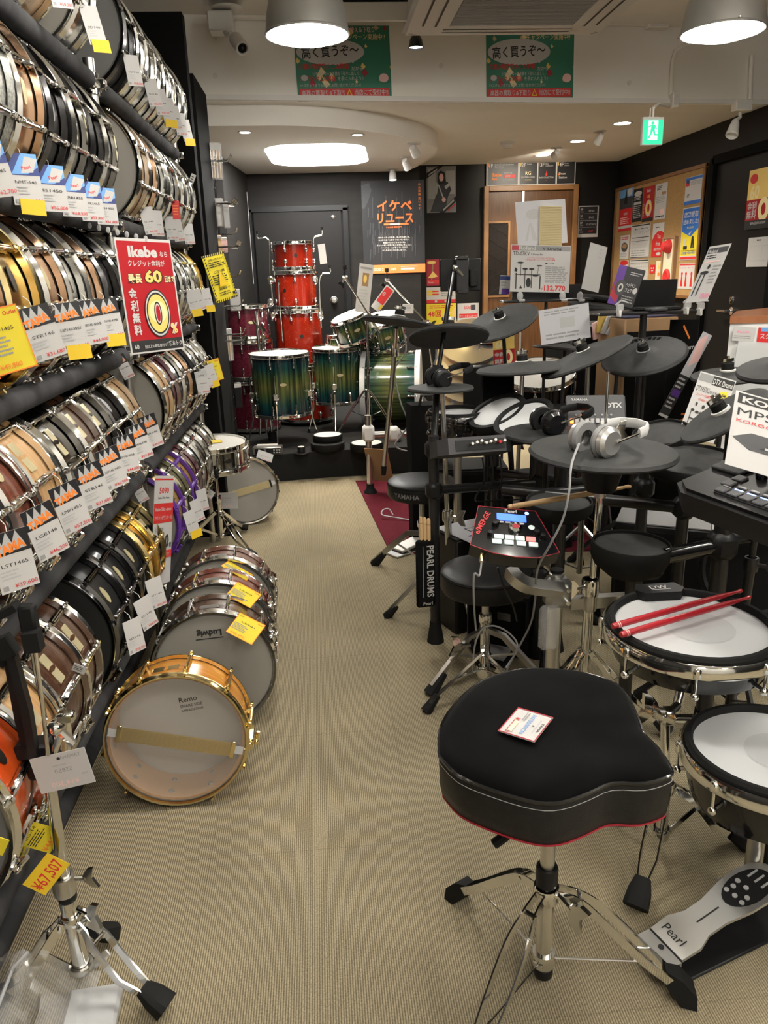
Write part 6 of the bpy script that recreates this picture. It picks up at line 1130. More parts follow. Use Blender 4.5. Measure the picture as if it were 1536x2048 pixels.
def straight_stand(label, base, top, mt='chrome', spread=.28, a0=20, r=.011, hub=.3, knob=True):
    base, top = Vector(base), Vector(top); t = thing('cymbal_stand', label, 'stand', TR(base)); mid = base.lerp(top, .5)
    pole(t, base + Vector((0, 0, .08)), mid, r * 1.25, mt, 'lower_tube'); pole(t, mid, top, r * .8, mt, 'upper_tube'); collar(t, mid, r * 1.8, .04, mt); I = inv(t)
    for k in range(3):
        a = R_(a0 + 120 * k); d = Vector((math.cos(a), math.sin(a), 0)); m = MB(I); m.tube([base + Vector((0, 0, hub)), base + d * spread * .5 + Vector((0, 0, hub * .6)), base + d * spread + Vector((0, 0, .03))], 1, 4, flat=(.004, .010)); m.cyl(base + d * .01 + Vector((0, 0, .1)), base + d * spread * .5 + Vector((0, 0, hub * .58)), .004, n=6); lg = obj('leg', m, mt, t)
        m = MB(I); m.cyl(base + d * (spread - .03) + Vector((0, 0, .05)), base + d * (spread + .012) + Vector((0, 0, .002)), .012, .02, 8); obj('foot', m, 'rubber', lg)
    if knob: wing_nut(t, mid + Vector((.01, -.01, 0)), (.8, -.6, 0), mt, 1.4)
    return t
def rubber_pad(label, c, R, nz, top='pad_rubber', d=.05, rim='rubber', white=False, group=None):
    t = thing('drum_pad', label, 'drum pad', TR(c, z=nz), group); q = .82 if top == 'mesh_white' else .92; m = MB(); m.lathe([(0, -d), (R * .55, -d), (R * .9, -d * .6), (R, -d * .3), (R * 1.01, .004), (R * .985, .014), (R * (q + .02), .014), (R * (q - .005), .006)], 44); obj('body', m, rim, t)
    m = MB(); m.lathe([(0, .008), (R * .5, .007), (R * q, .006)], 40); obj('playing_surface', m, top, t); return t
def bars(nm, label, cat, base, segs, mt, r, joints=(), feet=()):
    t = thing(nm, label, cat, TR(base)); I = inv(t)
    for s in segs:
        rr = s[2] if len(s) > 2 else r; m = MB(I); m.cyl(s[0], s[1], rr, n=16); obj('tube', m, s[3] if len(s) > 3 else mt, t)
    for j in joints: m = MB(I); j = Vector(j); m.box(j, (r * 3.4, r * 3.4, r * 3.6), None, r * .8); obj('clamp', m, 'black_plastic' if mt != 'chrome' else 'satin_steel', t)
    for f in feet: m = MB(I); f = Vector(f); m.lathe([(r * 1.9, 0), (r * 1.7, .02), (r * 1.25, .07), (r * 1.2, .085)], 16, TR(f)); obj('foot', m, 'rubber', t)
    return t
def headphones(label, c, M, cup, band, pad, s=1.0):
    t = thing('headphones', label, 'headphones', TR(c) @ M)
    for q in (-1, 1):
        m = MB(); m.lathe([(0, .012 * s), (.03 * s, .012 * s), (.040 * s, .004 * s), (.042 * s, -.008 * s)], 24, TR((q * .05 * s, 0, 0), z=(q, 0, 0))); m.lathe([(.042 * s, -.008 * s), (.036 * s, -.02 * s), (.02 * s, -.022 * s)], 24, TR((q * .05 * s, 0, 0), z=(q, 0, 0))); obj('ear_cup', m, cup, t)
        m = MB(); m.lathe([(.043 * s, -.008 * s), (.046 * s, -.016 * s), (.042 * s, -.026 * s), (.022 * s, -.026 * s)], 24, TR((q * .05 * s, 0, 0), z=(q, 0, 0))); obj('ear_cushion', m, pad, t)
        m = MB(); m.tube([(q * .065 * s, .012 * s, .0), (q * .068 * s, .06 * s, .002), (q * .064 * s, .10 * s, .0)], .003 * s, 6); obj('slider', m, 'chrome', t)
    m = MB(); m.tube([(-.064 * s, .095 * s, 0), (-.062 * s, .125 * s, 0), (-.045 * s, .15 * s, 0), (0, .162 * s, 0), (.045 * s, .15 * s, 0), (.062 * s, .125 * s, 0), (.064 * s, .095 * s, 0)], 1, 8, flat=(.014 * s, .005 * s), up=(0, 0, 1)); obj('headband', m, band, t)
    return t
def cable(label, pts, r, mt):
    pts = [Vector(p) for p in pts]; m = MB(Matrix.Translation(-pts[0])); m.tube(spline(pts, 6), r, 6); return tag(obj('cable', m, mt, None, TR(pts[0])), label, 'cable')
# ================================================================ rug
o = tag(obj('rug', MB().prism([(.20, 5.09), (.305, 3.62), (2.05, 3.42), (2.25, 4.86)], 0, .006), 'rug_red'), 'burgundy carpet rug under the electronic drum kits', 'rug')
# ================================================================ kit with chrome hi-hat stand and white headphones
H = P(1205, 905, y=2.05)
cymbal_pad('large grey hi-hat pad with white headphones resting on it', H, .205, (.02, -.03, 1), 'pad_rubber', .1, .016, False)
t = thing('hi_hat_stand', 'chrome hi-hat stand below the large grey pad', 'stand', TR((H.x, H.y, 0))); c = Vector((H.x, H.y, 0))
m = MB(inv(t)); m.lathe([(.15, -.018), (.13, -.03), (.06, -.05), (.045, -.1), (.04, -.11), (0, -.11)], 30, TR(H)); obj('bell_cup', m, 'black_plastic', t)
pole(t, H + Vector((0, 0, -.1)), (c.x - .012, c.y, .40), .0095, 'chrome', 'upper_tube'); pole(t, (c.x - .015, c.y, .44), (c.x - .02, c.y, .05), .0155, 'chrome', 'lower_tube'); pole(t, H + Vector((0.004, 0, .02)), H + Vector((.004, 0, .225)), .0042, 'chrome', 'pull_rod')
m = MB(inv(t)); m.lathe([(.012, -.13), (.016, -.13), (.016, -.09), (.012, -.09)], 14, TR(H)); obj('hex_coupler', m, 'satin_steel', t); collar(t, H + Vector((.004, 0, .05)), .012, .05, 'chrome', 'clutch'); wing_nut(t, H + Vector((.014, 0, .055)), (1, -.2, .2), s=1.2)
collar(t, (c.x - .014, c.y, .45), .026, .05, 'chrome'); collar(t, (c.x - .014, c.y, .40), .021, .05, 'satin_steel'); wing_nut(t, (c.x - .035, c.y - .01, .455), (-1, -.3, 0), s=1.3)
tripod(t, (c.x - .02, c.y, 0), .24, .24, 200, .08, .011, 'chrome', 1.0, angs=(215, 330, 90))
headphones('white and silver headphones lying on the large grey hi-hat pad', P(1188, 888, y=1.99) + Vector((0, 0, .012)), Euler((R_(8), 0, R_(-62))).to_matrix().to_4x4(), 'ph_silver', 'white_gloss', 'mid_grey', 1.05)
cable('long grey headphone cable falling from the white headphones to the floor', [P(1158, 888, y=1.95), P(1143, 930, y=1.84), P(1138, 985, y=1.80), P(1125, 1040, y=1.80), P(1100, 1090, y=1.82), P(1075, 1140, y=1.9), P(1070, 1200, y=1.98), P(1062, 1245, y=2.05), P(1040, 1290, y=2.1), P(1018, 1330, y=2.1), P(1012, 1348, y=2.12)], .0032, 'cable_grey')
# module
FLm, FRm = P(943, 1090, y=1.92), P(1122, 1106, y=1.89); _md = (FRm - FLm).normalized(); BLm = FLm + Vector((-_md.y, _md.x, 0)) * .135 + Vector((0, 0, .07))
Mm, mw, mh = quad_M(BLm, BLm + (FRm - FLm), FLm); t = thing('sound_module', 'black drum sound module with a glowing blue display', 'sound module', Mm)
out = [(-mw / 2, -mh / 2), (-mw * .25, -mh / 2 - .022), (0, -mh / 2 - .03), (mw * .25, -mh / 2 - .026), (mw / 2, -mh / 2), (mw * .27, mh / 2), (-mw * .40, mh / 2)]
m = MB(); m.prism(out, -.04, 0); obj('case', m, 'black_gloss', t, smooth=20); m = MB(); m.tube([(x, y, .001) for x, y in out] + [(out[0][0], out[0][1], .001)], .0012, 4, cap=False); obj('edge_trim', m, 'dark_red', t)
m = MB(); m.box((-.004, mh * .27, .001), (.082, .026, .003)); obj('display', m, 'lcd_blue', t, smooth=0)
m = MB(); m.text('Pearl', -.005, mh * .405, .0005, .017, 'C', .02); obj('lettering', m, 'paper', t, smooth=0); m = MB(); m.text('e/MERGE', -mw * .40, -mh * .22, .0005, .022, 'L', .01, 68, mh * .62); obj('lettering', m, 'red', t, smooth=0)
for k in range(4): m = MB(); m.box((-.034 + .019 * k, mh * .13, .002), (.014, .006, .004), None, .001); obj('button', m, 'light_grey', t)
m = MB(); m.lathe([(.019, 0), (.018, .010), (.012, .013), (.010, .011), (0, .011)], 24, TR((.004, 0, 0))); obj('data_dial', m, 'chrome', t); m = MB(); m.lathe([(.009, .0115), (0, .012)], 16, TR((.004, 0, 0))); obj('dial_cap', m, 'dark_red', t)
for x, y in ((-.052, mh * .05), (-.046, .012), (-.066, -mh * .2), (.062, -mh * .08), (.078, -mh * .16)): m = MB(); m.lathe([(.008, 0), (.007, .013), (0, .014)], 14, TR((x, y, 0))); obj('knob', m, 'black_plastic', t)
m = MB(); m.lathe([(.009, .001), (.0, .002)], 16, TR((.05, .01, 0))); obj('button', m, 'pad_white_lit', t); m = MB(); m.lathe([(.006, .001), (.0, .002)], 16, TR((.04, mh * .42, 0))); obj('power_button', m, 'led_blue', t)
for k in range(4):
    for j in range(2):
        m = MB(); m.box((-.042 + .029 * k - (.004 if j else 0) * (1.5 - k), -mh * .24 - j * .019, .002), (.025, .016, .004), None, .001); obj('pad_button', m, 'pad_red_lit' if (k == 3 and j == 0) else 'pad_white_lit', t)
m = MB(); m.cyl((-mw * .36, -mh / 2 - .01, -.02), (-mw * .36, -mh / 2 - .035, -.025), .006, n=10); obj('jack_plug', m, 'brass', t)
jp = Mm @ Vector((-mw * .36, -mh / 2 - .035, -.025))
cable('thin grey cable hanging from the jack of the sound module', [jp, jp + Vector((-.01, -.02, -.03)), P(948, 1150, y=1.86), P(948, 1210, y=1.9), P(952, 1260, y=2.0)], .0028, 'cable_grey')
cable('black cable dropping behind the sound module onto the grey pedal', [P(995, 1135, y=1.98), P(1008, 1175, y=2.0), P(1025, 1210, y=2.1), P(1034, 1242, y=2.2)], .003, 'black_plastic')
# chrome curved rack arm and post
pt = P(1112, 1180, y=2.0); pb = Vector((pt.x - .005, pt.y, 0))
t = thing('drum_rack', 'chrome curved rack arm on a thick post beside the sound module', 'rack', TR(pb)); I = inv(t)
m = MB(I); m.tube(spline([P(1020, 1142, y=1.98), P(1036, 1160, y=1.95), P(1062, 1172, y=1.95), P(1125, 1180, y=1.96)], 5), 1, 4, flat=(.017, .017), up=(0, 0, 1)); obj('curved_arm', m, 'satin_steel', t)
pole(t, pb + Vector((0, 0, .02)), pt + Vector((0, 0, .02)), .021, 'satin_steel', 'post', 20); m = MB(I); m.box(pt + Vector((0, -.01, 0)), (.075, .06, .09), None, .014); m.lathe([(.022, .04), (.022, .052), (.018, .055), (0, .055)], 18, TR(pt)); obj('clamp', m, 'cast_grey', t)
m = MB(I); m.lathe([(.019, .0), (.019, .008), (0, .009)], 18, TR(pt + Vector((0, 0, .056)))); obj('end_cap', m, 'rubber', t); m = MB(I); m.box((P(1142, 1190, y=2.02) + P(1265, 1212, y=2.1)) / 2, (.20, .03, .035), Matrix.Identity(4)); obj('cross_bar', m, 'satin_steel', t)
for q in (-.02, .02): m = MB(I); m.cyl(pt + Vector((.02, -.04, q)), pt + Vector((.02, -.055, q)), .007, n=8); obj('bolt', m, 'chrome', t)
m = MB(I); m.lathe([(.036, 0), (.034, .03), (.025, .06)], 18, TR(pb)); obj('foot', m, 'rubber', t)
q = P(1020, 1142, y=1.98); m = MB(I); m.tube([q, q + Vector((-.004, .03, .05)), Mm @ Vector((0, 0, -.04))], .012, 8); obj('module_mount', m, 'black_metal', t)
m = MB(); m.box((0, 0, 0), (.06, .03, .14), None, .012); tag(obj('clear_pouch', m, 'poly_clear', None, TR(P(1098, 1255, y=1.96))), 'small clear plastic pouch tied to the chrome post', 'pouch')
# grey tom pad with natural sticks, black pad on arm
Oc = P(1118, 1008, y=2.35); rubber_pad('grey round tom pad with a wooden stick over it', Oc, .108, (0, -.06, 1), 'pad_rubber', .05)
bars('pad_post', 'black post under the grey round tom pad', 'stand', (Oc.x, Oc.y, 0), [((Oc.x, Oc.y, .02), (Oc.x, Oc.y, Oc.z - .04))], 'black_metal', .016, [], [(Oc.x, Oc.y, 0)])
a, b = P(1016, 1014, y=2.18), P(1178, 986, y=2.22)
for k, (da, lab) in enumerate(((Vector((0, 0, 0)), 'pale wooden drum stick lying over the grey round tom pad'), (Vector((.02, .035, -.012)), 'second pale stick half hidden behind the first'))):
    p0 = a + da; d = (b - a).normalized(); t = thing('drum_stick', lab, 'drum stick', TR(p0, z=d)); m = MB(); m.lathe([(0, 0), (.006, .001), (.0075, .006), (.0075, .25), (.006, .34), (.0032, .386)], 14); obj('shaft', m, 'tan_wood', t); m = MB(); m.lathe([(.003, .384), (.0055, .394), (.0045, .402), (0, .405)], 12); obj('tip', m, 'tan_wood', t); m = MB(); m.lathe([(.00765, .012), (.00765, .014)], 14); obj('printed_ring', m, 'dark_red', t)
Pc = P(1262, 1094, y=1.95); rubber_pad('black tom pad on a shiny black tube arm', Pc, .108, (0.03, -.02, 1), 'pad_rubber', .08)
pk = P(1443, 1092, y=1.93); r1 = bars('drum_rack', 'black tubular e-drum rack behind the mesh snare pad', 'rack', (pk.x, pk.y, 0), [(P(1330, 1112, y=1.9), P(1440, 1090, y=1.93), .022, 'black_gloss'), ((pk.x, pk.y, .02), (pk.x, pk.y, .84), .024), ((Pc.x + .02, Pc.y + .02, .02), (Pc.x + .02, Pc.y + .02, Pc.z - .06), .019), ((pk.x, pk.y, .62), (pk.x + .6, pk.y + .12, .62), .02)], 'black_metal', .022, [(pk.x, pk.y, P(1440, 1090, y=1.93).z), (Pc.x + .05, Pc.y - .01, Pc.z - .05)], [(pk.x, pk.y, 0), (Pc.x + .02, Pc.y + .02, 0)])
# multipad with its sign
FLk = P(1332, 968, z=.86); FRk = P(1536, 1042, z=.86); _fd = (FRk - FLk).normalized(); FRk = FLk + _fd * .46; BLk = FLk + Vector((-_fd.y, _fd.x, 0)) * .30 + Vector((0, 0, .075))
Mk, kw_, kh = quad_M(BLk, BLk + (FRk - FLk), FLk); t = thing('multipad', 'big black sampling pad instrument with lit blue keys', 'multipad', Mk)
m = MB(); hw, hh = kw_ / 2, kh / 2
m.prism([(-hw, -hh + .03), (-hw + .05, -hh), (hw, -hh), (hw, hh), (-hw + .06, hh), (-hw, hh - .05)], -.06, -.008); m.prism([(-hw + .012, -hh + .036), (-hw + .055, -hh + .012), (hw, -hh + .012), (hw, hh - .01), (-hw + .065, hh - .01), (-hw + .012, hh - .055)], -.008, 0); obj('case', m, 'black_plastic', t, smooth=20)
for (x0, y0, x1, y1) in ((-hw + .015, hh * .36, -hw + .13, hh - .02), (-hw + .015, -hh * .25, -hw + .105, hh * .34), (-hw + .14, hh * .5, hw, hh - .02)): m = MB(); m.box(((x0 + x1) / 2, (y0 + y1) / 2, .004), (x1 - x0, y1 - y0, .01), None, .003); obj('pad', m, 'pad_rubber', t)
m = MB(); m.box((-hw + .30, -hh + .105, .001), (.36, .15, .004), None, .002); obj('control_panel', m, 'black_plastic', t); m = MB(); m.box((-hw + .27, -hh + .135, .004), (.085, .05, .003)); scr = obj('display', m, 'screen_dim', t)
m = MB(); m.text('P00', -hw + .26, -hh + .142, .006, .02, 'L', .0); m.text('ACTIVE KIT', -hw + .235, -hh + .13, .006, .008); obj('lettering', m, 'led_blue', scr, smooth=0)
for k in range(6): m = MB(); m.box((-hw + .135 + .036 * k, -hh + .045, .005), (.030, .026, .006), None, .002); kb = obj('key', m, 'charcoal', t); m = MB(); m.box((-hw + .135 + .036 * k, -hh + .056, .0085), (.024, .003, .001)); obj('key_light', m, 'led_blue' if 0 < k < 5 else 'mid_grey', kb)
for k in range(5): m = MB(); m.box((-hw + .16 + .036 * k, -hh + .075, .004), (.024, .007, .004), None, .001); obj('key', m, 'mid_grey', t)
for k in range(2): m = MB(); m.box((-hw + .12, -hh + .075 + .03 * k, .005), (.03, .024, .006), None, .002); obj('key', m, 'charcoal', t)
for x, y in ((.15, .135), (.185, .155), (.35, .13)): m = MB(); m.lathe([(.012, 0), (.010, .016), (0, .017)], 16, TR((-hw + x, -hh + y, .003))); m.box((-hw + x, -hh + y + .006, .0205), (.002, .008, .001)); obj('knob', m, 'black_gloss', t)
base = Mk @ Vector((.02, 0, -.06)); bars('multipad_stand', 'black post under the sampling pad instrument', 'stand', (base.x, base.y, 0), [((base.x, base.y, .02), base, .02)], 'black_metal', .018, [], [(base.x, base.y, 0)])
_kc = Mk @ Vector((-kw_ / 2 + .16, .02, .02)); a, b, c3 = P(1493, 788, y=_kc.y + .10), P(1790, 872, y=_kc.y + .02), P(1428, 919, y=_kc.y); M, w, h = quad_M(a, b, c3)
sheet('price_sign', 'white product sign reading KORG propped on the sampling pad', 'sign', w, h, M, 'card_white', [('r', .02, .84, .42, .98, 'ink'), ('t', .05, .865, .11, 'KORG', 'paper', 'L', .03, 0, .34), ('t', .03, .68, .15, 'MPS-10', 'ink', 'L', .0, 0, .44), ('t', .03, .59, .06, 'KORGの定番パッド', 'red', 'L', .005, 0, .6), ('p', [(.02, .38), (.14, .48), (.75, .48), (.9, .38), (.75, .26), (.14, .26)], 'charcoal'), ('p', [(.2, .30), (.3, .40), (.6, .40), (.7, .30)], 'ink')] + [('r', .24 + .06 * k, .31, .28 + .06 * k, .34, 'light_grey') for k in range(6)] + [('t', .40, .10, .05, '・詳細なスペックはこちら', 'ink', 'L', .005, 0, .5)])
M2 = M @ Matrix.Translation((w * .18, -h * .43, .012)) @ Matrix.Rotation(R_(20), 4, 'Z'); sheet('price_slip', 'yellow slip with an orange price stuck on the white product sign', 'price tag', .09, .05, M2, 'yellow', [('t', .1, .3, .6, '39', 'orange', 'L', .02), ('r', .1, .1, .9, .2, 'orange')])
# near cymbal pads at the edge
J = P(1448, 832, y=2.15); cymbal_pad('tilted ridged cymbal pad behind the white product sign', J, .135, (-.55, .1, .83), 'pad_rubber', .2, .01, True, True)
straight_stand('dark stand of the tilted ridged cymbal pad', (J.x + .1, J.y + .12, 0), J + Vector((.035, .03, -.03)), 'black_metal')
K = P(1560, 738, y=1.9); cymbal_pad('dark cymbal pad entering from the picture edge', K, .105, (-.2, -.1, .98), 'pad_dark', .3, .012, False); straight_stand('dark stand of the cymbal pad at the picture edge', (K.x, K.y + .05, 0), K, 'black_metal')
# grey tom pads behind the multipad
n1 = P(1322, 872, y=2.42); rubber_pad('grey tom pad tilted beside the banner', n1, .095, (-.28, -.2, .94), 'pad_rubber', .06); n2 = P(1385, 925, y=2.2); rubber_pad('broad grey pad half under the sampling pad', n2, .15, (.0, -.12, 1), 'pad_rubber', .05)
bars('drum_rack', 'black e-drum rack with uprights behind the hi-hat pad', 'rack', (n1.x, n1.y, 0), [((n1.x - .02, n1.y + .06, .02), (n1.x - .02, n1.y + .06, n1.z - .05)), ((n2.x, n2.y + .03, .02), (n2.x, n2.y + .03, n2.z - .05)), ((n1.x - .5, n1.y + .12, .62), (n2.x, n2.y + .03, .62)), ((n1.x - .3, n1.y + .1, .02), (n1.x - .3, n1.y + .1, .8), .024)], 'black_metal', .019, [(n1.x - .02, n1.y + .06, .62), (n2.x, n2.y + .03, .62)], [(n1.x - .02, n1.y + .06, 0), (n2.x, n2.y + .03, 0), (n1.x - .3, n1.y + .1, 0)])
# amp boxes low down
def cabinet(label, c, d, rz, mt='black_plastic', top='mid_grey', cat='cabinet', name='amp_cabinet'):
    t = thing(name, label, cat, TR(c, rot=(0, 0, rz))); m = MB(); m.box((0, 0, d[2] / 2), d, None, .008); obj('box', m, mt, t); m = MB(); m.box((0, 0, d[2] + .002), (d[0] * .98, d[1] * .98, .004)); obj('top_panel', m, top, t); m = MB(); m.rect(-d[0] * .45, .0, d[0] * .45, 0, 0); m = MB(); m.box((0, -d[1] / 2 - .002, d[2] / 2), (d[0] * .9, .004, d[2] * .88)); obj('grille_cloth', m, 'black_cloth', t); return t
q = P(1330, 1030, y=2.75); cabinet('low black amplifier box with a grey top behind the black rack', (q.x, q.y, .0), (.34, .3, max(.2, q.z)), -28)
q = P(1015, 1225, y=2.6); t = cabinet('black box with a small barcode label behind the second stool', (q.x, q.y, 0), (.24, .22, .24), -35, 'black_plastic', 'black_plastic')
m = MB().mat('paper'); m.box((.03, -.113, .16), (.05, .002, .03)); prints(m, [], 1, 1); obj('label', m, None, t)
# kick pad tower on the edge
q = P(1500, 1140, y=2.15); t = thing('kick_pad', 'round black kick pad with white lettering behind the red sticks', 'drum pad', TR(q, z=(-.35, -.85, .2))); m = MB(); m.lathe([(0, -.06), (.13, -.06), (.15, -.03), (.15, .005), (.14, .012), (.13, .008)], 40); obj('body', m, 'black_plastic', t); m = MB(); m.lathe([(0, .008), (.132, .008)], 36); obj('playing_surface', m, 'black_cloth', t)
m = MB(); m.text('Roland', -.05, -.12, .014, .035, 'C', .01, -28); obj('lettering', m, 'light_grey', t, smooth=0); pole(t, (q.x, q.y + .05, 0.0), (q.x, q.y + .05, q.z), .03, 'black_metal', 'tower')
# ================================================================ stools in the middle
def round_stool(label, c, R, legs, text=None, mt='black_vinyl', th=.075):
    t = thing('drum_stool', label, 'stool', TR((c.x, c.y, 0))); I = inv(t)
    m = MB(I); m.lathe([(0, -th), (R * .95, -th), (R, -th * .85), (R, -th * .22), (R * .985, -th * .1), (R * .93, -.002), (R * .6, .006), (0, .008)], 48, TR(c)); obj('seat', m, mt, t)
    m = MB(I); m.lathe([(R * 1.0, -th * .2), (R * 1.012, -th * .16), (R * 1.0, -th * .12)], 48, TR(c), True); obj('piping', m, 'rubber', t)
    if text:
        m = MB(); vs, fs, lo, hi = text_geo(text, .01); s = .030
        pts = []
        for u, v, _ in vs: a = R_(-147) + (u - lo) * s / R; pts.append((c.x - c.x + (R + .0012) * math.cos(a), (R + .0012) * math.sin(a), c.z - th * .72 + v * s))
        m.add(pts, fs); obj('lettering', m, 'mid_grey', t, smooth=0)
    pole(t, (c.x, c.y, .03), (c.x, c.y, c.z * .55), .0175, 'chrome', 'lower_tube'); pole(t, (c.x, c.y, c.z * .5), (c.x, c.y, c.z - th), .013, 'satin_steel', 'upper_tube'); collar(t, (c.x, c.y, c.z * .55), .023, .03); collar(t, (c.x, c.y, .075), .023, .025, 'chrome', 'lower_collar')
    for a, L in legs:
        d = Vector((math.cos(R_(a)), math.sin(R_(a)), 0)); b = Vector((c.x, c.y, 0)); hb = c.z * .45; m = MB(I)
        m.tube([b + Vector((0, 0, hb)), b + d * L * .3 + Vector((0, 0, hb * .93)), b + d * L + Vector((0, 0, .03))], 1, 4, flat=(.006, .012)); m.cyl(b + Vector((0, 0, .075)), b + d * L * .5 + Vector((0, 0, hb * .62)), .005, n=6); lg = obj('leg', m, 'satin_steel', t)
        m = MB(I); m.cyl(b + d * (L - .05) + Vector((0, 0, .065)), b + d * (L + .01) + Vector((0, 0, .002)), .014, .024, 8); obj('foot', m, 'rubber', lg)
    return t
c = P(843, 958, y=3.32); round_stool('black round stool with raised lettering on its side on the rug edge', c, .155, ((140, .27), (262, .27), (20, .26)), 'YAMAHA')
c = P(972, 1136, y=2.36); round_stool('black round stool partly under the sound module', c, .152, ((205, .22), (325, .22), (85, .22)))
cable('white flat cable tie loop lying on the rug by the stool', [P(820, 1040, z=.01), P(790, 1035, z=.02), P(765, 1030, z=.03), P(766, 1020, z=.05), P(778, 1018, z=.05), P(786, 1030, z=.02)], .004, 'lavender')
# ---- black rack post, tablet holder, stick bag
b0 = P(871, 1282, z=0); tp = P(880, 905, y=b0.y)
t = bars('drum_rack', 'black rack with a flared rubber foot in the aisle', 'rack', b0, [((b0.x, b0.y, .03), (b0.x, b0.y, .80), .019), ((b0.x, b0.y, .60), (b0.x + .42, b0.y + .1, .58), .017), ((b0.x + .42, b0.y + .1, .02), (b0.x + .42, b0.y + .1, .78), .019)], 'black_metal', .0175, [(b0.x, b0.y, .60), (b0.x, b0.y, .75), (b0.x + .42, b0.y + .1, .58)], [b0, (b0.x + .42, b0.y + .1, 0)])
p0, p1 = P(876, 745, y=2.78), P(906, 545, y=2.90); pole(t, (b0.x, b0.y, .75), p0, .012, 'black_metal', 'upright'); pole(t, p0, p1, .0085, 'black_gloss', 'boom_arm'); collar(t, p0, .02, .05, 'black_plastic', 'tilter')
a = P(922, 550, y=2.95); t = thing('tablet_holder', 'black tablet seen from behind in its holder on the boom', 'tablet holder', TR(a, rot=(90, 0, 5)))
m = MB(); m.box((0, 0, -.006), (.155, .115, .008), None, .003); obj('tablet', m, 'black_plastic', t); m = MB(); m.box((.0, .0, .012), (.05, .12, .02), None, .004); m.box((0, .06, .008), (.04, .014, .04), None, .003); m.box((0, -.06, .008), (.04, .014, .04), None, .003); obj('bracket', m, 'black_metal', t); m = MB(); m.box((.045, -.012, .008), (.03, .06, .02), None, .003); obj('grip', m, 'rubber', t)
m = MB(); m.sph((-.03, .025, .03), .012, 10, 6); m.cyl((-.03, .025, .03), (0, 0, .015), .008, n=8); obj('ball_joint', m, 'chrome', t)
a = P(851, 1142, y=b0.y - .04); t = thing('stick_bag', 'long black stick bag hanging on the rack post', 'bag', TR(a, rot=(0, 0, 8)))
m = MB(); m.box((0, 0, -.01), (.072, .02, .265), None, .008); obj('bag', m, 'black_cloth', t); m = MB().mat('paper'); m.text('PEARL DRUMS', .004, .10, .0105, .036, 'L', .02, -90, .20, TR((0, 0, 0), z=(0, -1, 0), x=(1, 0, 0))); m.text('Pearl', -.012, -.132, .0105, .018, 'L', .01, 0, None, TR((0, 0, 0), z=(0, -1, 0), x=(1, 0, 0))); m.rect(-.012, -.10, -.0105, .10, .0105, TR((0, 0, 0), z=(0, -1, 0), x=(1, 0, 0))); obj('lettering', m, None, t, smooth=0)
for k in range(3):
    a2 = a + Vector((-.014 + .014 * k, .002, .125 - .004 * k)); t = thing('drum_stick', '%s wooden stick end standing out of the stick bag' % ['near', 'middle', 'far'][k], 'drum stick', TR(a2)); m = MB(); m.lathe([(0, .085), (.005, .083), (.0072, .076), (.0072, -.05)], 12); obj('shaft', m, 'tan_wood', t); m = MB(); m.lathe([(.0073, .06), (.0073, .062)], 12); obj('printed_ring', m, 'brown_board', t)
# ---- module seen from behind with plugs
a = P(940, 890, y=2.58); t = thing('sound_module', 'grey drum module seen from behind full of white plugs', 'sound module', TR(a, rot=(-18, 0, 6))); m = MB(); m.prism([(-.13, -.05), (-.10, -.085), (.10, -.085), (.13, -.05), (.13, .07), (-.13, .07)], -.035, .02); obj('case', m, 'charcoal', t, smooth=20); m = MB(); m.box((.01, -.086, -.008), (.17, .004, .035)); obj('jack_panel', m, 'black_plastic', t)
for k in range(8): m = MB(); m.cyl((-.02 + .016 * k, -.085, -.004), (-.024 + .016 * k, -.115, -.006 + (k % 3) * .004), .0048, n=8); obj('plug', m, 'white_plastic' if k != 6 else 'red', t)
m = MB(); m.text('Roland', -.12, -.02, .0205, .03, 'L', .01); obj('lettering', m, 'mid_grey', t, smooth=0)
for k in range(3): cable('black jack lead %s under the module with white plugs' % ['first', 'second', 'third'][k], [a + Vector((.02 + .03 * k, -.11, -.02)), a + Vector((.03 + .03 * k, -.10, -.1)), a + Vector((.02 + .04 * k, .0, -.2)), a + Vector((.1 + .05 * k, .05, -.22))], .003, 'black_plastic')
# ---- chrome rack leg at the rug corner
b1 = P(741, 985, z=.006); t = thing('drum_rack', 'chrome drum rack with a straight leg at the rug corner', 'rack', TR(b1)); tz = P(746, 830, y=b1.y).z
pole(t, b1 + Vector((0, 0, .02)), (b1.x, b1.y, tz), .020, 'satin_steel', 'leg', 18); m = MB(inv(t)); m.lathe([(.044, 0), (.040, .012), (.026, .03), (.024, .06)], 20, TR(b1)); obj('foot', m, 'rubber', t)
zc = P(745, 866, y=b1.y).z; m = MB(inv(t)); m.box((b1.x, b1.y, zc), (.075, .07, .10), None, .014); obj('clamp', m, 'white_plastic', t); pole(t, (b1.x, b1.y, zc - .01), (b1.x + .75, b1.y + .05, zc - .03), .02, 'satin_steel', 'cross_bar'); m = MB(inv(t)); m.box((b1.x + .16, b1.y, zc - .01), (.08, .08, .09), None, .02); obj('clamp', m, 'white_plastic', t)
p0, p1 = P(768, 932, y=4.0), P(790, 700, y=3.75); t2 = thing('cymbal_stand', 'slanting chrome pole clamped to the chrome rack', 'stand', TR(p0)); pole(t2, p0, p1, .0125, 'satin_steel', 'lower_tube'); pole(t2, p1, P(793, 655, y=3.6), .009, 'satin_steel', 'upper_tube'); collar(t2, p1, .02, .06); m = MB(inv(t2)); m.cyl(p0, p0 + Vector((-.004, 0, -.05)), .016, .012, 10); obj('end_cap', m, 'rubber', t2)
m = MB(); m.box((0, 0, 0), (.16, .006, .24)); tag(obj('cardboard_sheet', m, 'brown_board', None, TR(P(758, 930, y=4.75), (20, 0, -30))), 'brown card leaning behind the chrome rack leg', 'card')
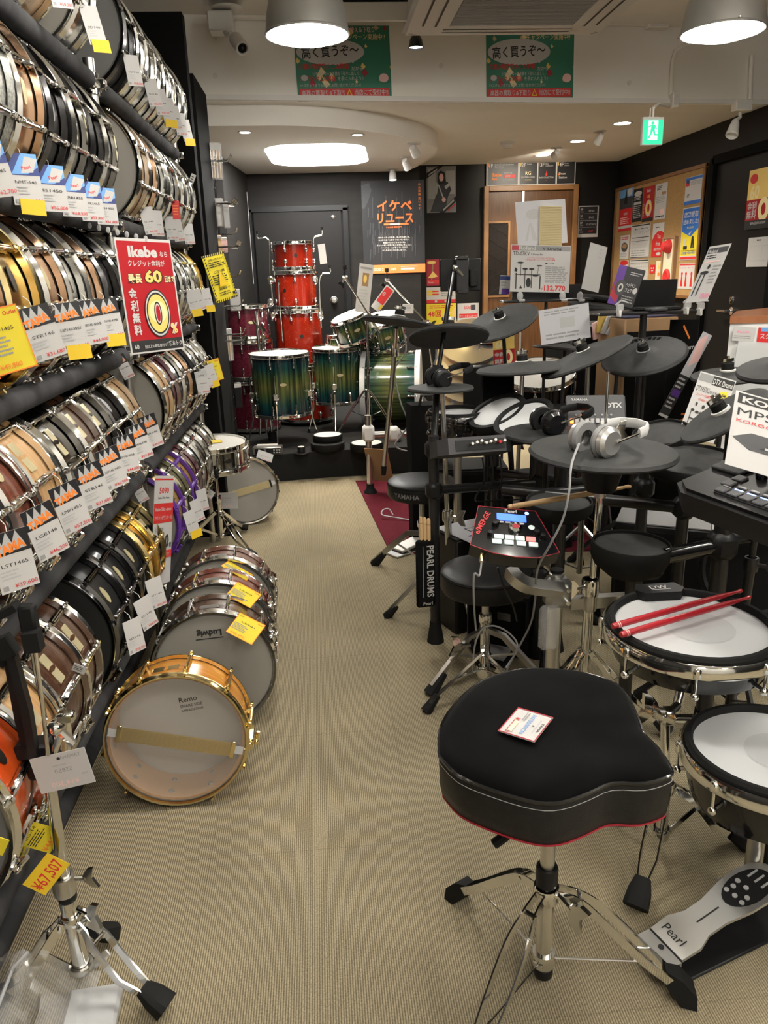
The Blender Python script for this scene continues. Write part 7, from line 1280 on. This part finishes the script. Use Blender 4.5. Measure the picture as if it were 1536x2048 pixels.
cable('white looped wiring bundled on the chrome rack', [P(800, 640, y=3.7), P(812, 700, y=3.75), P(790, 740, y=3.8), P(800, 800, y=3.85), P(815, 850, y=3.9), P(790, 890, y=3.95), P(820, 900, y=4.0), P(800, 860, y=3.9)], .004, 'light_grey')
# ================================================================ cymbal pads
I_ = P(797, 645, y=3.5); cymbal_pad('thin grey cymbal pad edge on above the chrome rack', I_, .165, (.16, .12, .98), 'pad_dark', .28, .014, True)
Hh = P(898, 675, y=2.86); cymbal_pad('dark cymbal pad seen from just below on the black boom', Hh, .148, (.02, .34, .94), 'pad_dark', .2, .02, True)
G1 = P(880, 777, y=2.68); cymbal_pad('small grey hi-hat pad with black headphones on it', G1, .118, (.0, .03, 1), 'pad_rubber', .2, .012, False); headphones('black headphones on the small grey hi-hat pad', G1 + Vector((-.01, -.02, .04)), Euler((R_(15), 0, R_(-70))).to_matrix().to_4x4(), 'black_plastic', 'rubber', 'black_vinyl', .8)
straight_stand('chrome stand under the small grey hi-hat pad', (G1.x + .06, G1.y + .12, 0), G1 + Vector((.01, .01, -.02)), 'satin_steel', .26, 40)
C1 = P(1003, 645, y=3.55); cymbal_pad('tilted grey crash pad with a chrome wing nut below the white price sign', C1, .172, (-.36, -.26, .9), 'pad_rubber', .28, .012, True)
straight_stand('thin dark stand of the tilted grey crash pad', (C1.x + .12, C1.y + .12, 0), C1 + Vector((.01, .01, -.02)), 'black_metal', .3, 0)
C2 = P(1045, 737, y=3.05); cymbal_pad('flat grey crash pad over the white tom pads', C2, .185, (-.06, .02, 1), 'pad_rubber', .3, .012, True)
straight_stand('chrome stand of the flat grey crash pad', P(1012, 1100, z=0) * .0 + Vector((C2.x - .05, C2.y - .1, 0)), C2 + Vector((-.0, 0, -.02)), 'satin_steel', .3, 30, .011)
C3 = P(1172, 714, y=2.95); cymbal_pad('grey ride pad sloping up beside the flat crash pad', C3, .185, (-.40, .05, .9), 'pad_rubber', .3, .012, True)
straight_stand('dark stand of the sloping grey ride pad', (C3.x + .05, C3.y + .1, 0), C3 + Vector((.01, 0, -.02)), 'satin_steel', .3, 70)
C4 = P(1130, 698, y=3.6); cymbal_pad('far dark cymbal pad peeking out behind the ride pad', C4, .15, (.12, .05, 1), 'pad_rubber', .2, .012, False); straight_stand('dark stand of the far peeking cymbal pad', (C4.x, C4.y + .05, 0), C4, 'black_metal')
C6 = P(1238, 690, y=3.5); cymbal_pad('grey cymbal pad behind the perforated one', C6, .15, (-.12, -.05, 1), 'pad_rubber', .2, .012, False); straight_stand('dark stand of the pad behind the perforated one', (C6.x, C6.y + .05, 0), C6, 'black_metal')
C5 = P(1288, 712, y=3.1); cymbal_pad('large ridged and perforated cymbal pad by the laptop', C5, .172, (-.28, -.25, .93), 'pad_dark', .3, .012, True, True, 'grey_plastic', 12, x=(1, .4, 0)); straight_stand('black stand of the perforated cymbal pad', (C5.x + .05, C5.y + .1, 0), C5 + Vector((.01, .01, -.02)), 'black_metal')
C7 = P(1455, 752, y=2.75); cymbal_pad('grey pad with an upright rod behind the small price sheet', C7, .13, (-.1, -.05, 1), 'pad_rubber', .25, .012, True); straight_stand('dark stand of the pad with an upright rod', (C7.x, C7.y + .05, 0), C7, 'black_metal'); 
Tx = P(1095, 868, y=2.55); cymbal_pad('ridged black hi-hat pad with black headphones', Tx, .155, (0, -.02, 1), 'pad_dark', .1, .014, False, True); headphones('large black headphones on the ridged hi-hat pad', Tx + Vector((-.01, -.03, .05)), Euler((R_(12), 0, R_(-75))).to_matrix().to_4x4(), 'black_gloss', 'black_plastic', 'black_vinyl', 1.0)
straight_stand('black stand under the ridged hi-hat pad', (Tx.x, Tx.y + .06, 0), Tx + Vector((0, 0, -.01)), 'black_metal')
# ---- white tom pads, speaker wedges, module with lit keys
for px, py, y, lab in ((995, 826, 2.95, 'far white tom pad in a thick black rim'), (1048, 838, 2.8, 'near white tom pad in a thick black rim')): rubber_pad(lab, P(px, py, y=y), .118, (-.42, -.22, .88), 'mesh_white', .07, group='white tom pads')
bars('drum_rack', 'black rack carrying the white tom pads and module', 'rack', (.85, 3.0, 0), [((.70, 3.05, .02), (.70, 3.05, .78)), ((.82, 2.9, .02), (.82, 2.9, .76)), ((1.05, 2.78, .02), (1.05, 2.78, .80)), ((.70, 3.05, .55), (1.05, 2.78, .55))], 'black_metal', .016, [(.70, 3.05, .55), (1.05, 2.78, .55)], [(.70, 3.05, .006), (.82, 2.9, .006), (1.05, 2.78, .006)])
a = P(1192, 822, y=2.62); t = thing('sound_module', 'flat black drum module with orange lit keys', 'sound module', TR(a, rot=(52, 0, -12))); m = MB(); m.box((0, 0, -.012), (.205, .13, .03), None, .006); obj('case', m, 'charcoal', t)
m = MB(); m.text('YAMAHA', -.085, .04, .0035, .014, 'L', .01); m.text('DTX', .035, .012, .0035, .026, 'L', .03); obj('lettering', m, 'light_grey', t, smooth=0)
for k in range(9): m = MB(); m.box((-.085 + .0175 * k, -.042, .006), (.012, .018, .006), None, .001); obj('key', m, 'led_orange' if k == 0 else 'light_grey', t)
for k, x in enumerate((-.07, -.05, -.035, -.005, .02, .035, .05)): m = MB(); m.cyl((x, -.018, .003), (x, -.018, .006), .004, n=10); obj('button', m, 'led_orange' if k == 1 else 'mid_grey', t)
a = P(978, 790, y=3.2); t = thing('monitor_speaker', 'black wedge speaker standing behind the white tom pads', 'speaker', TR((a.x, a.y, .6), rot=(-8, 4, 18))); m = MB(); m.box((0, 0, .20), (.17, .16, .34), None, .012); obj('cabinet', m, 'black_plastic', t); m = MB(); m.box((0, -.082, .20), (.15, .006, .31), None, .002); obj('grille', m, 'black_cloth', t); m = MB(); m.box((0, -.086, .06), (.03, .002, .008)); obj('badge', m, 'light_grey', t); pole(t, (a.x, a.y, 0.0), (a.x, a.y, .66), .015, 'black_metal', 'pole')
a = P(1120, 815, y=2.9); t = thing('monitor_speaker', 'small black hooded speaker beside the lit drum module', 'speaker', TR((a.x, a.y, a.z - .06), rot=(20, 0, 10))); m = MB(); m.box((0, 0, 0), (.15, .13, .12), None, .02); obj('cabinet', m, 'black_plastic', t); m = MB(); m.box((0, -.066, 0), (.13, .004, .1)); obj('grille', m, 'black_cloth', t)
# ---- tall black soft bag, dark snare pad with lettering
a = P(852, 880, y=3.8); t = thing('gig_bag', 'tall soft black bag standing behind the aisle rack', 'bag', TR((a.x, a.y, 0))); m = MB(); zt_ = P(852, 806, y=3.8).z
rg = random.Random(2); pr = [(-.08, -.06), (.0, -.075), (.08, -.06), (.09, .05), (0, .065), (-.09, .05)]; vs = []; lv = 7
for i in range(lv): vs += [(x * (1 + rg.uniform(-.06, .06)), y * (1 + rg.uniform(-.1, .1)), zt_ * i / (lv - 1)) for x, y in pr]
m.add(vs, [(i * 6 + k, i * 6 + (k + 1) % 6, i * 6 + 6 + (k + 1) % 6, i * 6 + 6 + k) for i in range(lv - 1) for k in range(6)] + [tuple(range(36, 42))]); obj('bag_body', m, 'black_cloth', t); m = MB(); m.tube([(-.04, -.07, zt_), (-.03, -.075, zt_ + .05), (.03, -.075, zt_ + .05), (.04, -.07, zt_)], .008, 6); obj('handle', m, 'black_vinyl', t)
a = P(915, 830, y=3.1); mesh_pad('black snare pad with grey lettering behind the aisle rack', a, .125, .09, (0, 0, 1), 6, .3, 'black_nickel', 'black_gloss', top='mesh_white'); m = MB(); t = bpy.data.objects
pole(thing('pad_post', 'chrome post under the lettered snare pad', 'stand', TR((a.x, a.y, 0))), (a.x, a.y, .01), (a.x, a.y, a.z - .09), .017, 'satin_steel', 'post')
# ---- stack of wrapped cymbals
a = P(928, 730, y=4.6); 
for k in range(5):
    t = thing('wrapped_cymbal', '%s brass cymbal of the wrapped pile behind the boom' % ['lowest', 'second', 'middle', 'fourth', 'topmost'][k], 'cymbal', TR(a + Vector((.012 * k, .01 * k, -.16 + .075 * k)), z=(.05 - .05 * k, -.62, .78)), 'wrapped cymbals'); m = MB(); m.lathe([(0, .03), (.03, .026), (.05, .014), (.15, .005), (.19, 0), (.15, .003), (.05, .011), (0, .026)], 36); obj('cymbal', m, 'cymbal_bronze', t)
    m = MB(); m.lathe([(0, .045), (.09, .03), (.2, .006), (.205, -.004)], 18); obj('wrapping', m, 'acrylic_thin', t); m = MB(); m.box((-.05 + .03 * k, -.08, .02), (.08, .05, .002), TR((0, 0, 0), (8, 0, 10 * k))); obj('label', m, 'paper', t)
bars('display_stand', 'dark stand holding the wrapped cymbal pile', 'stand', (a.x, a.y + .15, 0), [((a.x, a.y + .16, .02), (a.x, a.y + .16, a.z + .12), .018), ((a.x - .15, a.y + .12, a.z - .22), (a.x + .15, a.y + .12, a.z - .22), .018)], 'black_metal', .018, [], [(a.x, a.y + .16, 0)])
# ================================================================ music stand with signs
yS = 3.75; M, w, h = quad_M(P(1026, 489, y=yS + .03), P(1145, 492, y=yS + .03), P(1017, 583, y=yS))
sheet('price_sign', 'white price sign for an electronic drum kit with a red price', 'sign', w, h, M, 'card_white', [('r', .01, .88, .99, .985, 'mid_grey'), ('r', .01, .88, .12, .985, 'dark_red'), ('t', .13, .895, .115, 'Roland', 'paper', 'L', .03, 0, .28), ('t', .52, .9, .08, 'V-Drums', 'ink', 'L', .02, 0, .32), ('t', .03, .775, .115, 'TD-07KV', 'ink', 'L', .0, 0, .28), ('t', .33, .785, .05, 'V-Drums Kit', 'ink', 'L', .01), ('t', .27, .71, .04, 'アコースティックドラムのような叩き心地', 'red', 'L', .004, 0, .45), ('t', .24, .67, .04, 'V-Drumsに新しいエントリーモデル登場', 'red', 'L', .004, 0, .5), ('t', .58, .6, .035, '■セット内容', 'ink', 'L', .004), ('l', .58, .2, .98, .56, 9, 'ink_grey'), ('t', .52, .05, .035 * 2, '¥', 'red', 'L', .0), ('t', .57, .04, .15, '132,770', 'red', 'L', .03, 0, .36)] +
  [('e', .16, .62, .055, .02, 'ink'), ('r', .165, .35, .172, .62, 'ink'), ('e', .24, .49, .045, .02, 'ink'), ('e', .35, .49, .045, .02, 'ink'), ('e', .48, .56, .05, .015, 'ink'), ('p', [(.445, .36), (.452, .36), (.47, .55), (.463, .55)], 'ink'), ('e', .42, .35, .05, .02, 'ink'), ('r', .08, .36, .5, .375, 'ink'), ('r', .085, .06, .1, .4, 'ink'), ('r', .49, .06, .505, .34, 'ink'), ('r', .235, .08, .245, .48, 'ink'), ('r', .345, .08, .355, .48, 'ink'), ('p', [(.06, .44), (.1, .42), (.11, .48), (.07, .52)], 'ink'), ('e', .30, .2, .04, .1, 'ink'), ('p', [(.15, .07), (.2, .07), (.17, .14)], 'ink')])
t = thing('music_stand', 'black music stand desk holding the big price sign', 'stand', TR((1.12, yS, 0))); a, b = P(1008, 600, y=yS), P(1185, 602, y=yS); m = MB(inv(t)); m.box((a + b) / 2 + Vector((0, .04, 0)), ((b - a).x, .11, .012), None, .003); obj('desk', m, 'black_metal', t); m = MB(inv(t)); m.box((a + b) / 2 + Vector((.02, .10, .035)), ((b - a).x * .8, .008, .07)); obj('back_plate', m, 'black_metal', t)
pc = (a + b) / 2; pole(t, (pc.x - .0, yS + .04, .02), (pc.x, yS + .04, pc.z), .008, 'black_metal', 'pole')
for k in range(3): m = MB(inv(t)); d = Vector((math.cos(k * 2.1), math.sin(k * 2.1), 0)); m.tube([(pc.x, yS + .04, .25), Vector((pc.x, yS + .04, .1)) + d * .12, Vector((pc.x, yS + .04, .01)) + d * .25], .006, 6); obj('leg', m, 'black_metal', t)
for px in (1040, 1125, 1160): m = MB(inv(t)); c = P(px, 592, y=yS - .02); m.sph(c, .016, 8, 6, (1, .6, 1.3)); m.box(c + Vector((.01, 0, -.02)), (.03, .012, .012), None, .003); obj('clip', m, 'acrylic', t)
M, w, h = quad_M(P(1040, 405, y=yS + .14), P(1140, 398, y=yS + .14), P(1026, 492, y=yS + .10)); sheet('leaflet', 'grey back of a large printed sheet behind the price sign', 'leaflet', w, h, M, 'lavender', [('p', [(.15, .1), (.25, .5), (.28, .5), (.2, .1)], 'light_grey'), ('p', [(.3, .1), (.27, .5), (.3, .5), (.4, .1)], 'light_grey'), ('e', .35, .7, .15, .12, 'light_grey')])
M, w, h = quad_M(P(1074, 412, y=yS + .12), P(1118, 413, y=yS + .12), P(1086, 492, y=yS + .08)); o = sheet('craft_board', 'ribbed beige craft board standing behind the price sign', 'board', w, h, M, 'craft', [], thick=.012); 
for k in range(24): m = MB(); m.box((0, -h / 2 + h * (k + .5) / 24, .001), (w * .96, h / 24 * .5, .003)); obj('rib', m, 'craft', o, smooth=0)
M, w, h = quad_M(P(1178, 484, y=yS - .1), P(1212, 494, y=yS - .04), P(1166, 578, y=yS - .1)); sheet('leaflet', 'blank white sheet seen from the side at the end of the music stand', 'leaflet', w, h, M, 'paper', [('l', .6, .7, .75, .95, 3, 'light_grey')])
M, w, h = quad_M(P(1090, 622, y=3.4), P(1190, 606, y=3.4), P(1070, 690, y=3.4)); sheet('leaflet', 'grey printed sheet hanging crooked under the music stand', 'leaflet', w, h, M, 'lavender', [('l', .1, .8, .8, .95, 2, 'ink_grey'), ('r', .4, .4, .7, .7, 'light_grey'), ('l', .1, .1, .9, .3, 2, 'ink_grey')])
M, w, h = quad_M(P(1000, 550, y=3.85), P(1022, 551, y=3.85), P(999, 588, y=3.85)); sheet('leaflet', 'small blue and white card at the end of the music stand', 'leaflet', w, h, M, 'paper', [('r', 0, .75, 1, .95, 'navy'), ('r', .2, 0, .9, .3, 'purple'), ('l', .1, .4, .6, .7, 2, 'ink_grey')])
M, w, h = quad_M(P(987, 672, y=4.2), P(1030, 668, y=4.2), P(986, 735, y=4.2)); sheet('standing_poster', 'red and gold zero percent poster low behind the crash pads', 'poster', w, h, M, 'poster_red', [('r', 0, .55, 1, 1, 'gold_ink'), ('t', .1, .6, .3, '60', 'pale_gold', 'L', .04), ('t', .05, .33, .16, '金利', 'paper', 'L', .02), ('t', .05, .12, .16, '無料', 'paper', 'L', .02), ('e', .7, .3, .2, .24, 'pale_gold'), ('e', .7, .3, .08, .12, 'poster_red')]); _q = P(1008, 735, y=4.2); obj('easel_leg', MB(M.inverted()).cyl((_q.x, 4.22, .0), (_q.x, 4.22, _q.z + .05), .008, n=8), 'black_metal', bpy.context.scene.objects['standing_poster'])
# laptop, box, slanted sign
yL = 3.35; t = thing('music_stand', 'black desk stand carrying the laptop and cards', 'stand', TR((1.5, yL, 0))); a, b = P(1190, 628, y=yL), P(1385, 622, y=yL); zl = (a.z + b.z) / 2; m = MB(inv(t)); m.box(((a.x + b.x) / 2, yL + .05, zl), (b.x - a.x, .22, .012), None, .003); obj('desk', m, 'black_metal', t); pole(t, ((a.x + b.x) / 2 + .02, yL + .05, .02), ((a.x + b.x) / 2 + .02, yL + .05, zl), .016, 'black_metal', 'pole')
m = MB(inv(t)); m.lathe([(.15, 0), (.15, .012), (.03, .02), (0, .02)], 24, TR(((a.x + b.x) / 2 + .02, yL + .05, .0))); obj('base_plate', m, 'black_metal', t)
c = P(1313, 622, y=yL + .02); t = thing('laptop', 'open black laptop seen from behind on the desk stand', 'laptop', TR((c.x, c.y + .02, zl + .007), rot=(0, 0, 170))); m = MB(); m.box((0, 0, .008), (.2, .12, .014), None, .004); obj('keyboard_base', m, 'black_plastic', t); m = MB(TR((0, -.06, .014), (-8, 0, 0))); m.box((0, 0, .055), (.2, .006, .12), None, .002); obj('screen_lid', m, 'black_plastic', t)
m = MB(); m.box((0, 0, .0), (.08, .055, .012), None, .003); tag(obj('cassette_card', m, 'charcoal', None, TR((P(1312, 623, y=yL - .04).x, yL - .04, zl + .013), rot=(0, 0, 8))), 'small dark case lying in front of the laptop', 'case')
c = P(1253, 575, y=yL - .03); M, w, h = quad_M(P(1232, 528, y=yL), P(1283, 540, y=yL - .05), P(1222, 607, y=yL - .02)); t = thing('headphone_box', 'black headphone leaflet box with a coloured side on the desk stand', 'box', M); m = MB(); m.box((0, 0, -.01), (w, h, .02), None, .002); obj('carton', m, 'poster_black', t)
m = MB(); prints(m, [('p', [(0, 0), (.35, 0), (.3, 1), (0, 1)], 'purple'), ('p', [(0, .2), (.3, .05), (.32, .35), (.05, .6)], 'dark_red'), ('e', .3, .45, .22, .2, 'charcoal'), ('e', .3, .45, .1, .11, 'paper'), ('e', .3, .45, .05, .06, 'ink'), ('l', .5, .8, .95, .9, 2, 'light_grey'), ('t', .48, .52, .12, 'ヘッドホン', 'paper', 'L', .02, 0, .35), ('t', .5, .38, .12, 'フェア中', 'paper', 'L', .02, 0, .35), ('e', .88, .45, .07, .08, 'paper'), ('l', .45, .1, .95, .3, 3, 'mid_grey')], w, h); obj('lettering', m, None, t, smooth=0)
M, w, h = quad_M(P(1423, 492, y=3.2), P(1467, 486, y=3.12), P(1368, 604, y=3.2), P(1410, 597, y=3.12)); M, w, h = quad_M(P(1422, 493, y=3.2), P(1466, 486, y=3.1), P(1369, 606, y=3.15)); sheet('price_sign', 'slanted white price sign with a pink price beside the cork board', 'sign', w, h, M, 'card_white', [('r', .05, .86, .95, .96, 'charcoal'), ('t', .1, .87, .09, 'Roland', 'paper', 'L', .02, 0, .4), ('l', .08, .76, .6, .84, 2, 'ink'), ('r', .08, .7, .8, .72, 'pale_pink'), ('p', [(.1, .12), (.16, .12), (.2, .5), (.14, .5)], 'ink'), ('p', [(.3, .12), (.36, .12), (.38, .5), (.33, .5)], 'ink'), ('e', .3, .52, .2, .03, 'ink'), ('e', .4, .62, .06, .04, 'ink'), ('l', .6, .3, .95, .65, 6, 'ink_grey'), ('t', .55, .06, .12, '159,800', 'pink', 'L', .02, 0, .42)])
for k, (px, py) in enumerate(((1240, 615), (1375, 610), (1402, 612))): t = thing('sign_clip', '%s clear plastic sign clip on the desk stand' % ['box side', 'middle', 'outer'][k], 'clip', TR(P(px, py, y=yL - .08))); m = MB(); m.box((0, 0, 0), (.03, .02, .03), None, .005); m.tube([(-.02, 0, .01), (0, -.01, .03), (.03, 0, .02)], .004, 6); obj('clip_body', m, 'acrylic', t); m = MB(); m.box((.0, .01, -.025), (.012, .04, .03), None, .003); obj('jaw', m, 'white_plastic', t)
# banner strips
a = P(1358, 770, y=3.42); t = thing('banner_stand', 'tall black banner with white and orange lettering', 'banner', TR((a.x, a.y, 0), rot=(0, 0, -20))); zt_ = P(1350, 640, y=3.42).z; m = MB(); m.box((0, 0, zt_ / 2), (.12, .012, zt_)); obj('cloth', m, 'black_cloth', t); F = TR((0, -.0065, 0), z=(0, -1, 0), x=(1, 0, 0)); m = MB().mat('paper'); m.text('V-Drums', -.04, zt_ - .14, .0008, .028, 'L', .02, 8, None, F); m.mat('orange'); m.text('Roland', .02, zt_ - .42, .0008, .07, 'L', .01, -90, None, F); m.poly([(.0, zt_ - .02), (.03, zt_ - .08), (.025, zt_ - .085), (-.004, zt_ - .03)], .0008, F); obj('lettering', m, None, t, smooth=0); m = MB(); m.box((0, 0, .01), (.16, .12, .02), None, .004); obj('base_plate', m, 'black_metal', t)
M, w, h = quad_M(P(1362, 655, y=3.28), P(1380, 664, y=3.28), P(1360, 836, y=3.28)); sheet('hanging_strip', 'long narrow colour leaflet hanging before the black banner', 'leaflet', w, h, M, 'poster_black', [('r', 0, .5, 1, 1, 'lavender'), ('p', [(0, .9), (.6, 1), (1, .7), (.3, .6)], 'pale_pink'), ('l', .1, .1, .9, .48, 8, 'paper'), ('r', .1, .25, .9, .33, 'purple'), ('r', 0, 0, 1, .03, 'paper')])
M, w, h = quad_M(P(1392, 740, y=2.5), P(1463, 760, y=2.45), P(1366, 868, y=2.42)); sheet('price_sign', 'white price sign reading DTX Drums with a yellow sticker', 'sign', w, h, M, 'card_white', [('r', .02, .86, .42, .98, 'mid_grey'), ('r', .4, .84, .98, .98, 'ink'), ('t', .42, .86, .12, 'DTX Drums', 'paper', 'L', .02, 0, .54), ('t', .05, .70, .12, 'DTX452KS', 'ink', 'L', .0, 0, .36), ('t', .43, .71, .05, 'DTX402 Series', 'ink', 'L', .004), ('t', .1, .63, .05, 'コンパクトで本格的な電子ドラム', 'red', 'L', .004, 0, .65), ('t', .2, .56, .05, 'DTX402のハイグレード機', 'red', 'L', .004, 0, .5), ('p', [(.72, .6), (.95, .62), (.9, .8), (.7, .78)], 'sun_yellow'), ('t', .74, .68, .08, '展示', 'ink', 'L', .01), ('e', .2, .5, .03, .03, 'ink'), ('e', .4, .48, .04, .03, 'ink'), ('e', .15, .4, .05, .02, 'ink'), ('e', .28, .38, .05, .02, 'ink'), ('e', .38, .37, .04, .02, 'ink'), ('r', .12, .1, .135, .42, 'ink'), ('r', .36, .1, .375, .4, 'ink'), ('r', .12, .26, .38, .275, 'ink'), ('e', .35, .2, .05, .09, 'ink'), ('l', .55, .2, .95, .52, 7, 'ink_grey'), ('t', .5, .05, .1, '¥75,900', 'pink', 'L', .01, 0, .4)])
# ---- white display cabinet with a cherry top
t = thing('display_cabinet', 'white display cabinet with a reddish wooden top', 'cabinet', TR((1.98, 3.1, 0))); zt_ = P(1468, 648, y=2.95).z; x0 = P(1463, 700, y=2.95).x
m = MB(inv(t)); pg = [(x0, 2.98), (x0 + .04, 2.96), (x0 + 1.0, 2.96), (x0 + 1.0, 3.5), (x0 + .5, 3.5), (x0 + .2, 3.3)]; m.prism(pg, 0, zt_); obj('body', m, 'white_gloss', t); m = MB(inv(t)); m.prism([((x - x0 - .5) * 1.01 + x0 + .5, (y - 3.2) * 1.02 + 3.2) for x, y in pg], zt_, zt_ + .028); obj('top', m, 'cherry_wood', t)
M, w, h = quad_M(P(1468, 652, y=2.955), P(1512, 655, y=2.955), P(1465, 681, y=2.955)); sheet('shelf_card', 'white card with a pink price on the cabinet front', 'card', w, h, M, 'card_white', [('t', .15, .55, .25, '¥6,600', 'pink', 'L', .01, 0, .55), ('l', .05, .15, .95, .4, 2, 'ink_grey')])
M, w, h = quad_M(P(1517, 655, y=2.955), P(1570, 656, y=2.955), P(1514, 686, y=2.955)); sheet('shelf_card', 'red and blue card with katakana on the cabinet front', 'card', w, h, M, 'red', [('r', .1, .75, 1, 1, 'sky_blue'), ('t', .08, .3, .4, 'スクラ', 'paper', 'L', .03)])
M, w, h = quad_M(P(1470, 682, y=2.94), P(1600, 690, y=2.94), P(1462, 800, y=2.94)); sheet('acrylic_board', 'frosted acrylic board leaning on the cabinet front', 'board', w, h, M, 'milky_plastic', [], thick=.006)
# ---- boxes, cartons and drums in the background clutter
q = P(1275, 640, y=3.9); t = cabinet('amber patterned carton under the laptop desk', (q.x, q.y, 0), (.3, .26, q.z + .02), 10, 'brown_board', 'leather_blue', 'box', 'carton')
for k, (px, py, y) in enumerate(((1205, 615, 4.3), (1216, 600, 4.35), (1225, 625, 4.25))): m = MB(); m.box((0, 0, 0), (.34, .2, .035), None, .012); tag(obj('folded_bag', m, 'rubber', None, TR(P(px, py, y=y), (0, 8, 15 * k))), '%s dark folded bag piled behind the desk stand' % ['lower', 'upper', 'middle'][k], 'bag')
q = P(1200, 640, y=4.3); cabinet('dark chest under the folded bags', (q.x, q.y, 0), (.5, .4, q.z - .02), 5, 'black_plastic', 'mid_grey', 'chest', 'chest')
for k, (px, py) in enumerate(((1205, 655), (1215, 645), (1228, 652), (1240, 660))): m = MB(); m.box((0, 0, 0), (.12, .01, .10), None, .004); tag(obj('packet', m, ['pale_pink', 'gold_ink', 'paper', 'lavender'][k], None, TR(P(px, py, y=3.95 - .02 * k), (20, 15 * k - 20, 10))), '%s shiny packet in the heap beside the amber carton' % ORD[k], 'packet')
q = P(975, 712, y=4.7); drum('tom_drum', 'dark drum with chrome hardware beside the low red poster', 'tom', TR(q, z=(0, 0, 1), x=(0, -1, 0)), R=.15, d=.2, shell='black_gloss', n=6, hf='head_black', hb='head_hazy', style='arch', badge=None, snare=False)
q = P(1078, 772, y=4.08); drum('snare_drum', 'chrome snare drum deep in the clutter under the flat crash pad', 'snare drum', TR(q, z=(-.1, -.3, .95), x=(0, -1, 0)), d=.14, shell='black_gloss', n=8, hf='head_white', badge=None)
bars('display_stand', 'low dark table carrying the cluttered chrome snare', 'table', (q.x, q.y, 0), [((q.x, q.y, .01), (q.x, q.y, q.z - .1), .02), ((q.x - .2, q.y, q.z - .11), (q.x + .2, q.y, q.z - .11), .012)], 'black_metal', .018)
bars('display_stand', 'dark stand of the drum beside the low red poster', 'stand', (P(975, 712, y=4.7).x, 4.7, 0), [((P(975, 712, y=4.7).x, 4.7, .01), (P(975, 712, y=4.7).x, 4.7, P(975, 712, y=4.7).z - .1), .018)], 'black_metal', .018)
for k, (px, py, y, w_, d_, lab) in enumerate(((1060, 950, 3.62, .4, .2, 'long low dark filler box under the middle kits'), (1240, 925, 3.85, .4, .2, 'square dark filler box behind the hi-hat stand'), (940, 930, 3.7, .35, .25, 'dark filler box behind the aisle rack'))): q = P(px, py, y=y); cabinet(lab, (q.x, q.y, .006), (w_, d_, max(.2, q.z)), 12 - 8 * k, 'black_plastic', 'rubber', 'case', 'dark_filler_box')  # made-up black boxes, dark filler for the gaps among the kits
t = thing('drum_pedal', 'grey hi-hat control pedal with black chevrons on the carpet', 'pedal', TR(P(985, 1325, z=0), rot=(0, 0, 52))); m = MB(); m.box((.11, 0, .006), (.3, .12, .012), None, .005); obj('base_plate', m, 'rubber', t); Mx = TR((0, 0, .016), (0, -12, 0)); m = MB(Mx); m.prism([(0, -.042), (.18, -.05), (.215, -.03), (.215, .03), (.18, .05), (0, .042)], 0, .014); fb = obj('footboard', m, 'light_grey', t)
for k in range(4): m = MB(Mx); x = .06 + .03 * k; m.poly([(x, -.036), (x + .02, 0), (x, .036), (x + .01, .036), (x + .03, 0), (x + .01, -.036)], .0146); obj('chevron', m, 'ink', fb, smooth=0)
m = MB(Mx); m.lathe([(.016, .0146), (.008, .016), (0, .016)], 16, TR((.188, 0, 0))); obj('rod_seat', m, 'cast_grey', fb)
t = thing('drum_pedal', 'white footed pedal under the round stool on the rug', 'pedal', TR(P(800, 1105, z=0), rot=(0, 0, 35))); m = MB(); m.box((.12, 0, .02), (.28, .09, .016), TR((0, 0, 0), (0, -8, 0)), .004); obj('footboard', m, 'white_plastic', t); m = MB(); m.box((.1, 0, .005), (.34, .12, .01), None, .003); obj('base_plate', m, 'cast_grey', t)
q = P(932, 1062, y=2.78); t = cabinet('small dark box under the printed sheet', (q.x, q.y, 0), (.17, .14, q.z - .005), 20, 'black_plastic', 'charcoal', 'box', 'carton'); M, w, h = quad_M(P(887, 1052, z=q.z + .003), P(965, 1034, z=q.z + .003), P(930, 1092, z=q.z + .003)); sheet('leaflet', 'white and grey printed sheet lying on the small dark box', 'leaflet', w, h, M, 'lavender', [('t', .4, .5, .25, 'DTX', 'ink', 'L', .01), ('l', .2, .15, .9, .4, 2, 'navy')])
t = straight_stand('chrome stand with a hose clamp behind the velvet throne', P(965, 1392, z=0), P(968, 1290, y=2.3), 'chrome', .2, 200, .013, .16); wing_nut(t, P(940, 1290, y=2.3), (-1, -.2, .1), s=1.6)
cable('pale cable looping over the chrome stand behind the throne', [P(945, 1345, y=2.3), P(950, 1290, y=2.28), P(965, 1258, y=2.26), P(990, 1252, y=2.26), P(1020, 1268, y=2.26), P(1035, 1295, y=2.25), P(1012, 1335, y=2.24)], .003, 'light_grey')
m = MB(); m.cyl((0, 0, .0), (0, 0, P(1075, 1150, y=2.45).z), .026, n=18); pst = tag(obj('support_upright', m, 'black_metal', None, TR(P(1073, 1312, z=0))), 'thick black rack leg with a rubber sleeve behind the module', 'rack leg'); m = MB(); m.lathe([(.031, 0), (.031, .085), (.027, .09)], 18); obj('foot', m, 'rubber', pst); m = MB(); m.cyl((0, 0, .62), (.2, .02, .62), .015, n=10); obj('cross_bar', m, 'black_metal', pst)
COL.objects.unlink(_to)
